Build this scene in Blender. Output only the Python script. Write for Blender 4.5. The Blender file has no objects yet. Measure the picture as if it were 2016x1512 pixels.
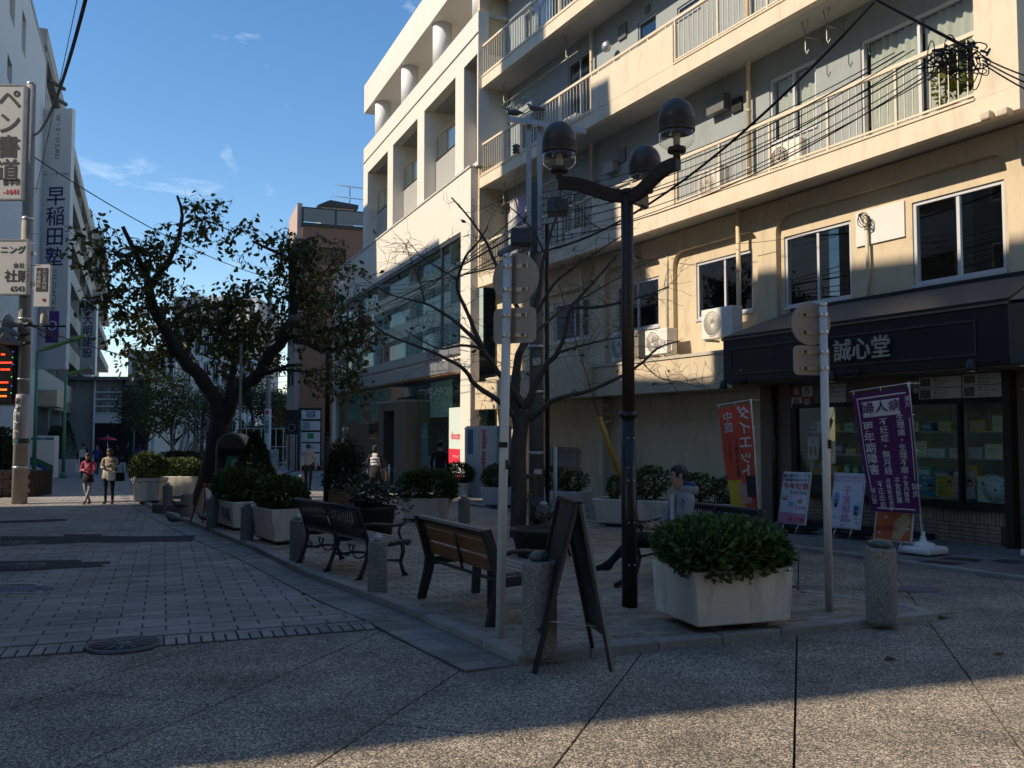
import bpy, bmesh, math, random
from mathutils import Vector, Matrix
from mathutils.geometry import tessellate_polygon
R = math.radians
S = bpy.context.scene
C = S.collection
rnd = random.Random(7)

# ------------------------------------------------------------------ camera, sky, sun, exposure
FPX = 1743.0                       # focal length in pixels of the 2016 x 1512 photograph
PITCH = math.atan(92 / FPX)
CAMH = 1.65
SLOPE = 0.016                      # the street falls gently away from the camera
cam = bpy.data.objects.new('camera', bpy.data.cameras.new('camera'))
C.objects.link(cam)
cam.location = (0, 0, CAMH)
cam.rotation_euler = (math.pi / 2 + PITCH, 0, 0)
cam.data.sensor_width = 36
cam.data.lens = 36 * FPX / 2016
cam.data.clip_start = 0.05
cam.data.clip_end = 3000
S.camera = cam

SUN_EL = R(38)
SUN_TRAVEL = Vector((0.947, 0.32, 0)).normalized()
sun = bpy.data.objects.new('sun', bpy.data.lights.new('sun', 'SUN'))
C.objects.link(sun)
sun.data.energy = 4.5
sun.data.angle = R(0.55)
sun.data.color = (1.0, 0.85, 0.66)
sd = Vector((SUN_TRAVEL.x * math.cos(SUN_EL), SUN_TRAVEL.y * math.cos(SUN_EL), -math.sin(SUN_EL)))
sun.rotation_euler = sd.to_track_quat('-Z', 'Y').to_euler()
sun.location = (-30, -10, 60)

W = bpy.data.worlds.new('World')
S.world = W
W.use_nodes = True
nt = W.node_tree
nt.nodes.clear()
wo = nt.nodes.new('ShaderNodeOutputWorld')
bg = nt.nodes.new('ShaderNodeBackground')
sky = nt.nodes.new('ShaderNodeTexSky')
sky.sky_type = 'NISHITA'
sky.sun_disc = False
sky.sun_elevation = SUN_EL
sky.sun_rotation = math.atan2(-SUN_TRAVEL.x, -SUN_TRAVEL.y)
sky.altitude = 30
sky.air_density = 1.0
sky.dust_density = 0.1
sky.ozone_density = 1.3
# thin wisps of cloud, by direction
tc = nt.nodes.new('ShaderNodeTexCoord')
mp = nt.nodes.new('ShaderNodeMapping')
mp.inputs['Scale'].default_value = (3.4, 3.4, 8.0)
n1 = nt.nodes.new('ShaderNodeTexNoise')
n1.inputs['Scale'].default_value = 2.2
n1.inputs['Detail'].default_value = 7
n1.inputs['Roughness'].default_value = 0.62
n1.inputs['Distortion'].default_value = 0.5
cr = nt.nodes.new('ShaderNodeValToRGB')
cr.color_ramp.elements[0].position = 0.60
cr.color_ramp.elements[0].color = (0, 0, 0, 1)
cr.color_ramp.elements[1].position = 0.95
cr.color_ramp.elements[1].color = (0.75, 0.75, 0.75, 1)
mx = nt.nodes.new('ShaderNodeMixRGB')
mx.inputs['Color2'].default_value = (7.0, 7.6, 8.6, 1)
nt.links.new(tc.outputs['Generated'], mp.inputs['Vector'])
nt.links.new(mp.outputs['Vector'], n1.inputs['Vector'])
nt.links.new(n1.outputs['Fac'], cr.inputs['Fac'])
nt.links.new(cr.outputs['Color'], mx.inputs['Fac'])
hs = nt.nodes.new('ShaderNodeHueSaturation')
hs.inputs['Saturation'].default_value = 1.25
nt.links.new(sky.outputs['Color'], hs.inputs['Color'])
nt.links.new(hs.outputs['Color'], mx.inputs['Color1'])
nt.links.new(mx.outputs['Color'], bg.inputs['Color'])
nt.links.new(bg.outputs['Background'], wo.inputs['Surface'])
bg.inputs['Strength'].default_value = 0.145

vs = S.view_settings
vs.view_transform = 'Standard'
vs.look = 'None'
vs.exposure = 0.35
vs.gamma = 1.0
vs.use_curve_mapping = False
S.cycles.max_bounces = 6
S.cycles.transparent_max_bounces = 12
S.cycles.caustics_reflective = False
S.cycles.caustics_refractive = False

# ------------------------------------------------------------------ where a sight line meets the place
CP, SP = math.cos(PITCH), math.sin(PITCH)
def ray(px, py):
    v = (756 - py) / FPX
    return Vector(((px - 1008) / FPX, CP - v * SP, SP + v * CP))
def gz(y):
    return -SLOPE * y
def G(px, py, up=0.0):             # point of the (sloping) ground
    d = ray(px, py)
    t = (up - CAMH) / (d.z + SLOPE * d.y)
    return Vector((d.x * t, d.y * t, CAMH + d.z * t))
def AT(px, py, Y):                 # point at a distance down the street
    d = ray(px, py)
    t = Y / d.y
    return Vector((d.x * t, Y, CAMH + d.z * t))
class Fac:                         # a facade: local x along it, local y into the building, z up
    def __init__(s, ox, oy, ang):
        s.o = Vector((ox, oy, 0)); s.a = ang
        s.x = Vector((math.cos(ang), math.sin(ang), 0)); s.y = Vector((-math.sin(ang), math.cos(ang), 0))
    def px(s, px, py, off=0.0):
        d = ray(px, py)
        t = (s.o.dot(s.y) + off) / d.dot(s.y)
        return ((d * t - s.o).dot(s.x), CAMH + d.z * t)
    def rect(s, x0, x1, xm, yt, yb, off=0.0):   # u0, u1, z0, z1 from columns and the rows at column xm
        u0 = s.px(x0, (yt + yb) / 2, off)[0]; u1 = s.px(x1, (yt + yb) / 2, off)[0]
        return u0, u1, s.px(xm, yb, off)[1], s.px(xm, yt, off)[1]
    def root(s, name, label, cat, group=None, z=0.0):
        o = empty(name, label, cat, (s.o.x, s.o.y, z), s.a, group); return o
    def w(s, u, v, z=0.0):
        p = s.o + s.x * u + s.y * v; return Vector((p.x, p.y, z))

# ------------------------------------------------------------------ materials
MATS = {}
def mat(name, col=(.5, .5, .5), rough=.6, var=.12, scale=6.0, bump=0.0, bscale=40.0, metal=0.0, spec=.5, dirt=0.0,
        col2=None, emit=0.0, coat=0.0, stretch=None, trans=0.0):
    if name in MATS: return MATS[name]
    m = bpy.data.materials.new(name); m.use_nodes = True
    t = m.node_tree; b = t.nodes['Principled BSDF']
    b.inputs['Roughness'].default_value = rough
    b.inputs['Metallic'].default_value = metal
    b.inputs['Specular IOR Level'].default_value = spec
    if coat: b.inputs['Coat Weight'].default_value = coat
    c = Vector(col)
    if emit:
        b.inputs['Emission Color'].default_value = (*col, 1); b.inputs['Emission Strength'].default_value = emit
    co = t.nodes.new('ShaderNodeTexCoord')
    src = co.outputs['Object']
    if stretch:
        mpn = t.nodes.new('ShaderNodeMapping'); mpn.inputs['Scale'].default_value = stretch
        t.links.new(src, mpn.inputs['Vector']); src = mpn.outputs['Vector']
    if var or col2:
        n = t.nodes.new('ShaderNodeTexNoise'); n.inputs['Scale'].default_value = scale
        n.inputs['Detail'].default_value = 5; n.inputs['Roughness'].default_value = .65
        t.links.new(src, n.inputs['Vector'])
        r = t.nodes.new('ShaderNodeValToRGB')
        a, z = r.color_ramp.elements
        a.position, z.position = .3, .72
        a.color = (*(c * (1 - var)), 1)
        z.color = (*(Vector(col2) if col2 else c * (1 + var)), 1)
        t.links.new(n.outputs['Fac'], r.inputs['Fac'])
        outc = r.outputs['Color']
        if dirt:                   # rain streaks and grime with a shape of their own
            n2 = t.nodes.new('ShaderNodeTexNoise'); n2.inputs['Scale'].default_value = 1.6
            n2.inputs['Detail'].default_value = 8; n2.inputs['Roughness'].default_value = .7
            m2 = t.nodes.new('ShaderNodeMapping'); m2.inputs['Scale'].default_value = (2.2, 2.2, .55)
            t.links.new(co.outputs['Object'], m2.inputs['Vector']); t.links.new(m2.outputs['Vector'], n2.inputs['Vector'])
            r2 = t.nodes.new('ShaderNodeValToRGB'); r2.color_ramp.elements[0].position = .5; r2.color_ramp.elements[1].position = .75
            x = t.nodes.new('ShaderNodeMixRGB'); x.blend_type = 'MULTIPLY'
            x.inputs['Color2'].default_value = (1 - dirt, 1 - dirt * 1.02, 1 - dirt * 1.08, 1)
            t.links.new(n2.outputs['Fac'], r2.inputs['Fac']); t.links.new(r2.outputs['Color'], x.inputs['Fac'])
            t.links.new(outc, x.inputs['Color1']); outc = x.outputs['Color']
        t.links.new(outc, b.inputs['Base Color'])
    else:
        b.inputs['Base Color'].default_value = (*c, 1)
    if bump:
        n = t.nodes.new('ShaderNodeTexNoise'); n.inputs['Scale'].default_value = bscale; n.inputs['Detail'].default_value = 4
        t.links.new(src, n.inputs['Vector'])
        bp = t.nodes.new('ShaderNodeBump'); bp.inputs['Strength'].default_value = bump; bp.inputs['Distance'].default_value = .02
        t.links.new(n.outputs['Fac'], bp.inputs['Height']); t.links.new(bp.outputs['Normal'], b.inputs['Normal'])
    if trans: b.inputs['Transmission Weight'].default_value = trans
    MATS[name] = m
    return m
def glassmat(name, tint=(.75, .9, .88), thru=.75, rough=.01, ior=1.5):
    if name in MATS: return MATS[name]
    m = bpy.data.materials.new(name); m.use_nodes = True
    t = m.node_tree; t.nodes.clear()
    o = t.nodes.new('ShaderNodeOutputMaterial'); tr = t.nodes.new('ShaderNodeBsdfTransparent'); tr.inputs['Color'].default_value = (*[v * thru for v in tint], 1)
    g = t.nodes.new('ShaderNodeBsdfGlossy'); g.inputs['Roughness'].default_value = rough; g.inputs['Color'].default_value = (.95, .98, 1, 1)
    f = t.nodes.new('ShaderNodeFresnel'); ge = t.nodes.new('ShaderNodeNewGeometry')
    io = t.nodes.new('ShaderNodeMapRange'); io.inputs['To Min'].default_value = ior; io.inputs['To Max'].default_value = 1 / ior
    t.links.new(ge.outputs['Backfacing'], io.inputs['Value']); t.links.new(io.outputs[0], f.inputs['IOR'])
    x = t.nodes.new('ShaderNodeMixShader')
    t.links.new(f.outputs[0], x.inputs[0]); t.links.new(tr.outputs[0], x.inputs[1]); t.links.new(g.outputs[0], x.inputs[2])
    t.links.new(x.outputs[0], o.inputs['Surface'])
    MATS[name] = m
    return m
def leafmat(name, cols, trans=.25, rough=.5):
    if name in MATS: return MATS[name]
    m = bpy.data.materials.new(name); m.use_nodes = True
    t = m.node_tree; b = t.nodes['Principled BSDF']; out = t.nodes['Material Output']
    ge = t.nodes.new('ShaderNodeNewGeometry')
    r = t.nodes.new('ShaderNodeValToRGB'); r.color_ramp.interpolation = 'LINEAR'
    while len(r.color_ramp.elements) < len(cols): r.color_ramp.elements.new(.5)
    for i, c in enumerate(cols):
        r.color_ramp.elements[i].position = i / max(1, len(cols) - 1); r.color_ramp.elements[i].color = (*c, 1)
    t.links.new(ge.outputs['Random Per Island'], r.inputs['Fac']); t.links.new(r.outputs['Color'], b.inputs['Base Color'])
    b.inputs['Roughness'].default_value = rough
    tl = t.nodes.new('ShaderNodeBsdfTranslucent'); x = t.nodes.new('ShaderNodeMixShader'); x.inputs[0].default_value = trans
    t.links.new(r.outputs['Color'], tl.inputs['Color']); t.links.new(b.outputs[0], x.inputs[1]); t.links.new(tl.outputs[0], x.inputs[2])
    t.links.new(x.outputs[0], out.inputs['Surface'])
    MATS[name] = m
    return m
def speckmat(name, cols, scale=90, rough=.85, big=.15, bump=.6, edges=(.25, .5, .75)):   # aggregate: pebbles in mortar
    if name in MATS: return MATS[name]
    m = bpy.data.materials.new(name); m.use_nodes = True
    t = m.node_tree; b = t.nodes['Principled BSDF']; b.inputs['Roughness'].default_value = rough
    co = t.nodes.new('ShaderNodeTexCoord')
    v = t.nodes.new('ShaderNodeTexVoronoi'); v.inputs['Scale'].default_value = scale
    w = t.nodes.new('ShaderNodeSeparateColor')
    r = t.nodes.new('ShaderNodeValToRGB'); r.color_ramp.interpolation = 'LINEAR'
    while len(r.color_ramp.elements) < len(cols): r.color_ramp.elements.new(.5)
    for i, c in enumerate(cols):
        r.color_ramp.elements[i].position = i / (len(cols) - 1); r.color_ramp.elements[i].color = (*c, 1)
    n = t.nodes.new('ShaderNodeTexNoise'); n.inputs['Scale'].default_value = 1.3; n.inputs['Detail'].default_value = 6; n.inputs['Roughness'].default_value = .65
    x = t.nodes.new('ShaderNodeMixRGB'); x.blend_type = 'MULTIPLY'; x.inputs['Fac'].default_value = 1
    r2 = t.nodes.new('ShaderNodeValToRGB'); r2.color_ramp.elements[0].position = .3; r2.color_ramp.elements[1].position = .7
    r2.color_ramp.elements[0].color = (1 - big * 2, 1 - big * 2, 1 - big * 2, 1); r2.color_ramp.elements[1].color = (1, 1, 1, 1)
    L = t.links.new
    geo = t.nodes.new('ShaderNodeNewGeometry')
    L(geo.outputs['Position'], v.inputs['Vector']); L(geo.outputs['Position'], n.inputs['Vector'])
    L(v.outputs['Color'], w.inputs[0]); L(w.outputs[0], r.inputs['Fac']); L(n.outputs['Fac'], r2.inputs['Fac'])
    L(r.outputs['Color'], x.inputs['Color1']); L(r2.outputs['Color'], x.inputs['Color2']); L(x.outputs['Color'], b.inputs['Base Color'])
    bp = t.nodes.new('ShaderNodeBump'); bp.inputs['Strength'].default_value = bump; bp.inputs['Distance'].default_value = .008; bp.invert = True
    L(v.outputs['Distance'], bp.inputs['Height']); L(bp.outputs['Normal'], b.inputs['Normal'])
    MATS[name] = m
    return m
def rndmat(name, c0, c1, rough=.8, scale=25, bump=.3, grime=.25):   # each piece its own tone (object random), plus grain and world-scale grime
    if name in MATS: return MATS[name]
    m = bpy.data.materials.new(name); m.use_nodes = True
    t = m.node_tree; b = t.nodes['Principled BSDF']; b.inputs['Roughness'].default_value = rough
    L = t.links.new
    ge = t.nodes.new('ShaderNodeNewGeometry'); oi = t.nodes.new('ShaderNodeObjectInfo')
    ad = t.nodes.new('ShaderNodeMath'); ad.operation = 'ADD'; fr = t.nodes.new('ShaderNodeMath'); fr.operation = 'FRACT'
    L(ge.outputs['Random Per Island'], ad.inputs[0]); L(oi.outputs['Random'], ad.inputs[1]); L(ad.outputs[0], fr.inputs[0])
    x = t.nodes.new('ShaderNodeMixRGB'); x.inputs['Color1'].default_value = (*c0, 1); x.inputs['Color2'].default_value = (*c1, 1)
    L(fr.outputs[0], x.inputs['Fac'])
    n = t.nodes.new('ShaderNodeTexNoise'); n.inputs['Scale'].default_value = .9; n.inputs['Detail'].default_value = 8; n.inputs['Roughness'].default_value = .7
    L(ge.outputs['Position'], n.inputs['Vector'])
    r = t.nodes.new('ShaderNodeValToRGB'); r.color_ramp.elements[0].position = .35; r.color_ramp.elements[1].position = .65
    r.color_ramp.elements[0].color = (1 - grime,) * 3 + (1,); r.color_ramp.elements[1].color = (1, 1, 1, 1)
    L(n.outputs['Fac'], r.inputs['Fac'])
    n2 = t.nodes.new('ShaderNodeTexNoise'); n2.inputs['Scale'].default_value = scale; n2.inputs['Detail'].default_value = 5
    L(ge.outputs['Position'], n2.inputs['Vector'])
    y = t.nodes.new('ShaderNodeMixRGB'); y.blend_type = 'MULTIPLY'; y.inputs['Fac'].default_value = 1
    L(x.outputs['Color'], y.inputs['Color1']); L(r.outputs['Color'], y.inputs['Color2'])
    z = t.nodes.new('ShaderNodeMixRGB'); z.blend_type = 'OVERLAY'; z.inputs['Fac'].default_value = .35
    L(y.outputs['Color'], z.inputs['Color1']); L(n2.outputs['Fac'], z.inputs['Color2']); L(z.outputs['Color'], b.inputs['Base Color'])
    bp = t.nodes.new('ShaderNodeBump'); bp.inputs['Strength'].default_value = bump; bp.inputs['Distance'].default_value = .01
    L(n2.outputs['Fac'], bp.inputs['Height']); L(bp.outputs['Normal'], b.inputs['Normal'])
    MATS[name] = m
    return m

# ------------------------------------------------------------------ objects
def link(o, parent=None):
    C.objects.link(o)
    if parent is not None: o.parent = parent
    return o
def tag(o, label=None, cat=None, group=None, kind=None):
    if label: o['label'] = label
    if cat: o['category'] = cat
    if group: o['group'] = group
    if kind: o['kind'] = kind
    return o
def empty(name, label, cat, loc, rz=0.0, group=None):
    o = bpy.data.objects.new(name, None); o.empty_display_size = .1
    link(o); o.location = loc; o.rotation_euler = (0, 0, rz)
    return tag(o, label, cat, group)
def copy_tree(o, parent=None):
    c = o.copy(); link(c, parent)
    for ch in list(o.children): copy_tree(ch, c)
    return c
def ang_dir(a): return Vector((math.cos(a), math.sin(a), 0))

class MB:
    def __init__(s): s.v = []; s.f = []; s.sm = []
    def add(s, vs, fs, smooth=False):
        b = len(s.v); s.v.extend([tuple(v) for v in vs])
        for f in fs: s.f.append(tuple(b + i for i in f)); s.sm.append(smooth)
        return s
    def quad(s, a, b, c, d): return s.add([a, b, c, d], [(0, 1, 2, 3)])
    def box(s, x0, x1, y0, y1, z0, z1, rz=0.0, at=None):
        vs = [Vector((x, y, z)) for z in (z0, z1) for y in (y0, y1) for x in (x0, x1)]
        if rz or at:
            ca, sa = math.cos(rz), math.sin(rz); a = Vector(at) if at else Vector()
            vs = [Vector((v.x * ca - v.y * sa, v.x * sa + v.y * ca, v.z)) + a for v in vs]
        return s.add(vs, [(0, 2, 3, 1), (4, 5, 7, 6), (0, 1, 5, 4), (1, 3, 7, 5), (3, 2, 6, 7), (2, 0, 4, 6)])
    def obox(s, p, ex, ey, ez):    # box from corner and three edge vectors
        p, ex, ey, ez = map(Vector, (p, ex, ey, ez))
        vs = [p + ex * i + ey * j + ez * k for k in (0, 1) for j in (0, 1) for i in (0, 1)]
        return s.add(vs, [(0, 2, 3, 1), (4, 5, 7, 6), (0, 1, 5, 4), (1, 3, 7, 5), (3, 2, 6, 7), (2, 0, 4, 6)])
    def bar(s, a, b, w, h=None, up=(0, 0, 1)):
        a, b = Vector(a), Vector(b); d = b - a; h = h or w
        x = d.cross(Vector(up))
        if x.length < 1e-6: x = d.cross(Vector((1, 0, 0)))
        x.normalize(); y = x.cross(d).normalized()
        return s.obox(a - x * w / 2 - y * h / 2, x * w, y * h, d)
    def tube(s, pts, rad, n=8, caps=True, closed=False):
        pts = [Vector(p) for p in pts]
        if not isinstance(rad, (list, tuple)): rad = [rad] * len(pts)
        b = len(s.v); prev = None; m = len(pts)
        for i, p in enumerate(pts):
            if closed: d = pts[(i + 1) % m] - pts[i - 1]
            else: d = pts[min(i + 1, m - 1)] - pts[max(i - 1, 0)]
            d.normalize() if d.length > 1e-9 else None
            if prev is None:
                x = d.cross(Vector((0, 0, 1)))
                if x.length < .05: x = d.cross(Vector((1, 0, 0)))
            else:
                x = prev - d * prev.dot(d)
            x.normalize(); prev = x; y = d.cross(x)
            for k in range(n):
                t = 2 * math.pi * k / n
                s.v.append(tuple(p + (x * math.cos(t) + y * math.sin(t)) * rad[i]))
        seg = m if closed else m - 1
        for i in range(seg):
            j = (i + 1) % m
            for k in range(n):
                l = (k + 1) % n
                s.f.append((b + i * n + k, b + i * n + l, b + j * n + l, b + j * n + k)); s.sm.append(True)
        if caps and not closed:
            s.f.append(tuple(b + k for k in reversed(range(n)))); s.sm.append(False)
            s.f.append(tuple(b + (m - 1) * n + k for k in range(n))); s.sm.append(False)
        return s
    def cyl(s, x, y, z0, z1, r0, r1=None, n=20): return s.tube([(x, y, z0), (x, y, z1)], [r0, r1 if r1 is not None else r0], n)
    def lathe(s, prof, n=24, c=(0, 0, 0), smooth=True, sx=1.0, sy=1.0):
        b = len(s.v); c = Vector(c)
        for r, z in prof:
            for k in range(n):
                t = 2 * math.pi * k / n
                s.v.append((c.x + r * math.cos(t) * sx, c.y + r * math.sin(t) * sy, c.z + z))
        for i in range(len(prof) - 1):
            for k in range(n):
                l = (k + 1) % n
                s.f.append((b + i * n + k, b + i * n + l, b + (i + 1) * n + l, b + (i + 1) * n + k)); s.sm.append(smooth)
        s.f.append(tuple(b + k for k in reversed(range(n)))); s.sm.append(False)
        s.f.append(tuple(b + (len(prof) - 1) * n + k for k in range(n))); s.sm.append(False)
        return s
    def prism(s, poly, vec, holes=()):      # poly: 3-D points of a flat outline, extruded along vec
        loops = [[Vector(p) for p in poly]] + [[Vector(p) for p in h] for h in holes]
        vec = Vector(vec); flat = [p for l in loops for p in l]; n = len(flat)
        tris = tessellate_polygon(loops)
        vs = flat + [p + vec for p in flat]
        fs = [tuple(t) for t in tris] + [tuple(n + i for i in reversed(t)) for t in tris]
        k = 0
        for l in loops:
            m = len(l)
            for i in range(m):
                j = (i + 1) % m
                fs.append((k + i, k + j, n + k + j, n + k + i))
            k += m
        return s.add(vs, fs)
    def xf(s, M):
        s.v = [tuple(M @ Vector(v)) for v in s.v]; return s
    def mesh(s, name, mats):
        me = bpy.data.meshes.new(name); me.from_pydata(s.v, [], s.f)
        me.polygons.foreach_set('use_smooth', s.sm)
        for m in (mats if isinstance(mats, (list, tuple)) else [mats]): me.materials.append(m)
        return me
    def build(s, name, m, parent=None, fix=True):
        me = s.mesh(name, m)
        if fix:
            bm = bmesh.new(); bm.from_mesh(me); bmesh.ops.recalc_face_normals(bm, faces=bm.faces); bm.to_mesh(me); bm.free()
        me.update()
        return link(bpy.data.objects.new(name, me), parent)
def bevel(o, w=.01, seg=2):
    b = o.modifiers.new('bevel', 'BEVEL'); b.width = w; b.segments = seg; b.limit_method = 'ANGLE'; b.angle_limit = R(40); return o
def pbox(name, m, parent, *a, bv=0.0, **k):
    o = MB().box(*a, **k).build(name, m, parent)
    if bv: bevel(o, bv)
    return o
def text(body, size, m, parent, loc, rot=(math.pi / 2, 0, 0), bold=0.0, ext=.002, align='CENTER', vertical=False, sx=1.0, gap=1.0, name='lettering', mirror=False):
    cu = bpy.data.curves.new('lettering', 'FONT')
    cu.body = '\n'.join(body) if vertical else body
    cu.size = size; cu.align_x = align; cu.align_y = 'TOP' if vertical else 'CENTER'; cu.extrude = ext; cu.offset = bold * size
    cu.resolution_u = 2; cu.space_line = gap
    t = bpy.data.objects.new('lettering_curve', cu); C.objects.link(t)
    dg = bpy.context.evaluated_depsgraph_get()
    me = bpy.data.meshes.new_from_object(t.evaluated_get(dg)); me.materials.clear(); me.materials.append(m)
    bpy.data.objects.remove(t); bpy.data.curves.remove(cu)
    o = link(bpy.data.objects.new(name, me), parent); o.location = loc; o.rotation_euler = rot; o.scale = (-sx if mirror else sx, 1, 1)
    return o
def catenary(a, b, sag, n=14):
    a, b = Vector(a), Vector(b)
    return [a.lerp(b, i / n) - Vector((0, 0, sag * 4 * (i / n) * (1 - i / n))) for i in range(n + 1)]
def leaf_cloud(n, shape, size, seed=1, flat=.35, droop=.0, up=.4):
    """many leaf-sized faces: shape(r) -> (point, outward) ; each leaf a folded diamond"""
    r = random.Random(seed); mb = MB()
    for _ in range(n):
        p, o = shape(r)
        d = Vector((r.gauss(0, 1), r.gauss(0, 1), r.gauss(0, flat))) + o * 1.2 + Vector((0, 0, up - droop))
        d.normalize()
        s = size * r.uniform(.65, 1.3)
        x = d.cross(Vector((r.gauss(0, 1), r.gauss(0, 1), r.gauss(0, 1))))
        if x.length < .01: continue
        x.normalize(); nrm = x.cross(d)
        w = s * .27
        a = p; t = p + d * s - nrm * s * .1; m = p + d * s * .5
        mb.add([a, m + x * w + nrm * s * .06, t, m - x * w + nrm * s * .06], [(0, 1, 2), (0, 2, 3)])
    return mb
def ellipsoid(rx, ry, rz, c=(0, 0, 0), shell=.55, lump=.18, seed=0):
    rr = random.Random(seed); bumps = [(Vector((rr.gauss(0, 1), rr.gauss(0, 1), rr.gauss(0, 1))).normalized(), rr.uniform(-lump, lump)) for _ in range(9)]
    c = Vector(c)
    def f(r):
        d = Vector((r.gauss(0, 1), r.gauss(0, 1), r.gauss(0, 1))).normalized()
        k = (shell + (1 - shell) * r.random() ** .6)
        k *= 1 + sum(a * max(0, d.dot(b)) ** 3 for b, a in bumps)
        return c + Vector((d.x * rx, d.y * ry, d.z * rz)) * k, d
    return f
def superbox(rx, ry, rz, c=(0, 0, 0), shell=.6, p=4.0, lump=.1, seed=0):     # clipped shrub: a rounded block
    rr = random.Random(seed); bumps = [(Vector((rr.gauss(0, 1), rr.gauss(0, 1), rr.gauss(0, 1))).normalized(), rr.uniform(-lump, lump)) for _ in range(12)]
    c = Vector(c)
    def f(r):
        d = Vector((r.gauss(0, 1), r.gauss(0, 1), r.gauss(0, 1))).normalized()
        q = (abs(d.x) ** p + abs(d.y) ** p + abs(d.z) ** p) ** (1 / p)
        k = (shell + (1 - shell) * r.random() ** .5) / q
        k *= 1 + sum(a * max(0, d.dot(b)) ** 4 for b, a in bumps)
        return c + Vector((d.x * rx, d.y * ry, d.z * rz)) * k, d
    return f
# ================================================================== GROUND
def struct(o, label=None): return tag(o, label, None, None, 'structure')
def gpoly(mb, pts, h):             # flat sheet following the fall of the street
    vs = [Vector((p[0], p[1], gz(p[1]) + h)) for p in pts]
    t = tessellate_polygon([vs]); mb.add(vs, [tuple(x) for x in t]); return mb
AGG = speckmat('exposed_aggregate', [(.07, .058, .046), (.18, .15, .116), (.38, .317, .24), (.82, .69, .53)], scale=105, big=.28, bump=.5)
BED = mat('paving_bed', (.03, .03, .03), .95, .3, 12)
M_ROAD = rndmat('road_paver', (.27, .235, .21), (.39, .34, .30), .72, 40, .35, .38)
M_PLAZA = rndmat('plaza_paver', (.28, .23, .175), (.44, .36, .275), .75, 45, .35, .4)
M_GUT = rndmat('gutter_paver', (.18, .16, .14), (.34, .305, .265), .6, 45, .3, .55)
M_KERB = rndmat('kerb_granite', (.28, .26, .235), (.38, .355, .32), .75, 120, .3, .35)
M_FAR = mat('far_paving', (.20, .195, .19), .8, .25, 3.0, .2, 30)
# brick-pattern paving for the distance
def brickpave(name, c1, c2, mortar, scale, bw, rh, rot):
    m = bpy.data.materials.new(name); m.use_nodes = True; t = m.node_tree; b = t.nodes['Principled BSDF']; b.inputs['Roughness'].default_value = .85
    ge = t.nodes.new('ShaderNodeNewGeometry'); mpn = t.nodes.new('ShaderNodeMapping'); mpn.inputs['Rotation'].default_value = (0, 0, rot)
    br = t.nodes.new('ShaderNodeTexBrick'); br.inputs['Color1'].default_value = (*c1, 1); br.inputs['Color2'].default_value = (*c2, 1); br.inputs['Mortar'].default_value = (*mortar, 1)
    br.inputs['Scale'].default_value = 1; br.inputs['Brick Width'].default_value = bw; br.inputs['Row Height'].default_value = rh; br.inputs['Mortar Size'].default_value = .012
    n = t.nodes.new('ShaderNodeTexNoise'); n.inputs['Scale'].default_value = .7; n.inputs['Detail'].default_value = 7
    x = t.nodes.new('ShaderNodeMixRGB'); x.blend_type = 'MULTIPLY'; x.inputs['Fac'].default_value = .6
    L = t.links.new
    L(ge.outputs['Position'], mpn.inputs[0]); L(mpn.outputs[0], br.inputs['Vector']); L(ge.outputs['Position'], n.inputs['Vector'])
    L(br.outputs['Color'], x.inputs['Color1']); L(n.outputs['Fac'], x.inputs['Color2']); L(x.outputs[0], b.inputs['Base Color'])
    return m
FARPAVE = brickpave('distant_pavers', (.38, .35, .32), (.48, .445, .41), (.13, .12, .11), 1, .4, .2, -.4)

mb = MB(); gpoly(mb, [(-260, -60), (260, -60), (260, 400), (-260, 400)], -.07)
ground = struct(mb.build('ground', FARPAVE))

# near crossing: slabs of exposed aggregate with open joints
slab_dir = Vector((.31, .951, 0)).normalized(); slab_x = Vector((slab_dir.y, -slab_dir.x, 0))
agg = struct(link(bpy.data.objects.new('crossing', None)), 'exposed aggregate crossing of broad slabs with dark open joints')
mb = MB(); gpoly(mb, [(-30, -30), (40, -30), (40, 16), (-30, 16)], -.03)
mb.build('joint_bed', BED, agg)
o0 = G(1563, 1512) + Vector((0, 0, 0))
for i in range(-7, 9):
    for j in range(-2, 4):
        w, l, g = 1.17, 3.1, .007
        a = o0 + slab_x * (i * w) + slab_dir * (j * l - (1.1 if i % 2 else 0)) ; 
        q = [a + slab_x * u + slab_dir * v for u, v in ((g, g), (w - g, g), (w - g, l - g), (g, l - g))]
        if max(p.y for p in q) < -6 or min(p.y for p in q) > 15.5: continue
        m2 = MB(); m2.prism([Vector((p.x, p.y, gz(p.y) - .028)) for p in q], (0, 0, .028))
        m2.build('slab', AGG, agg)

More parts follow.
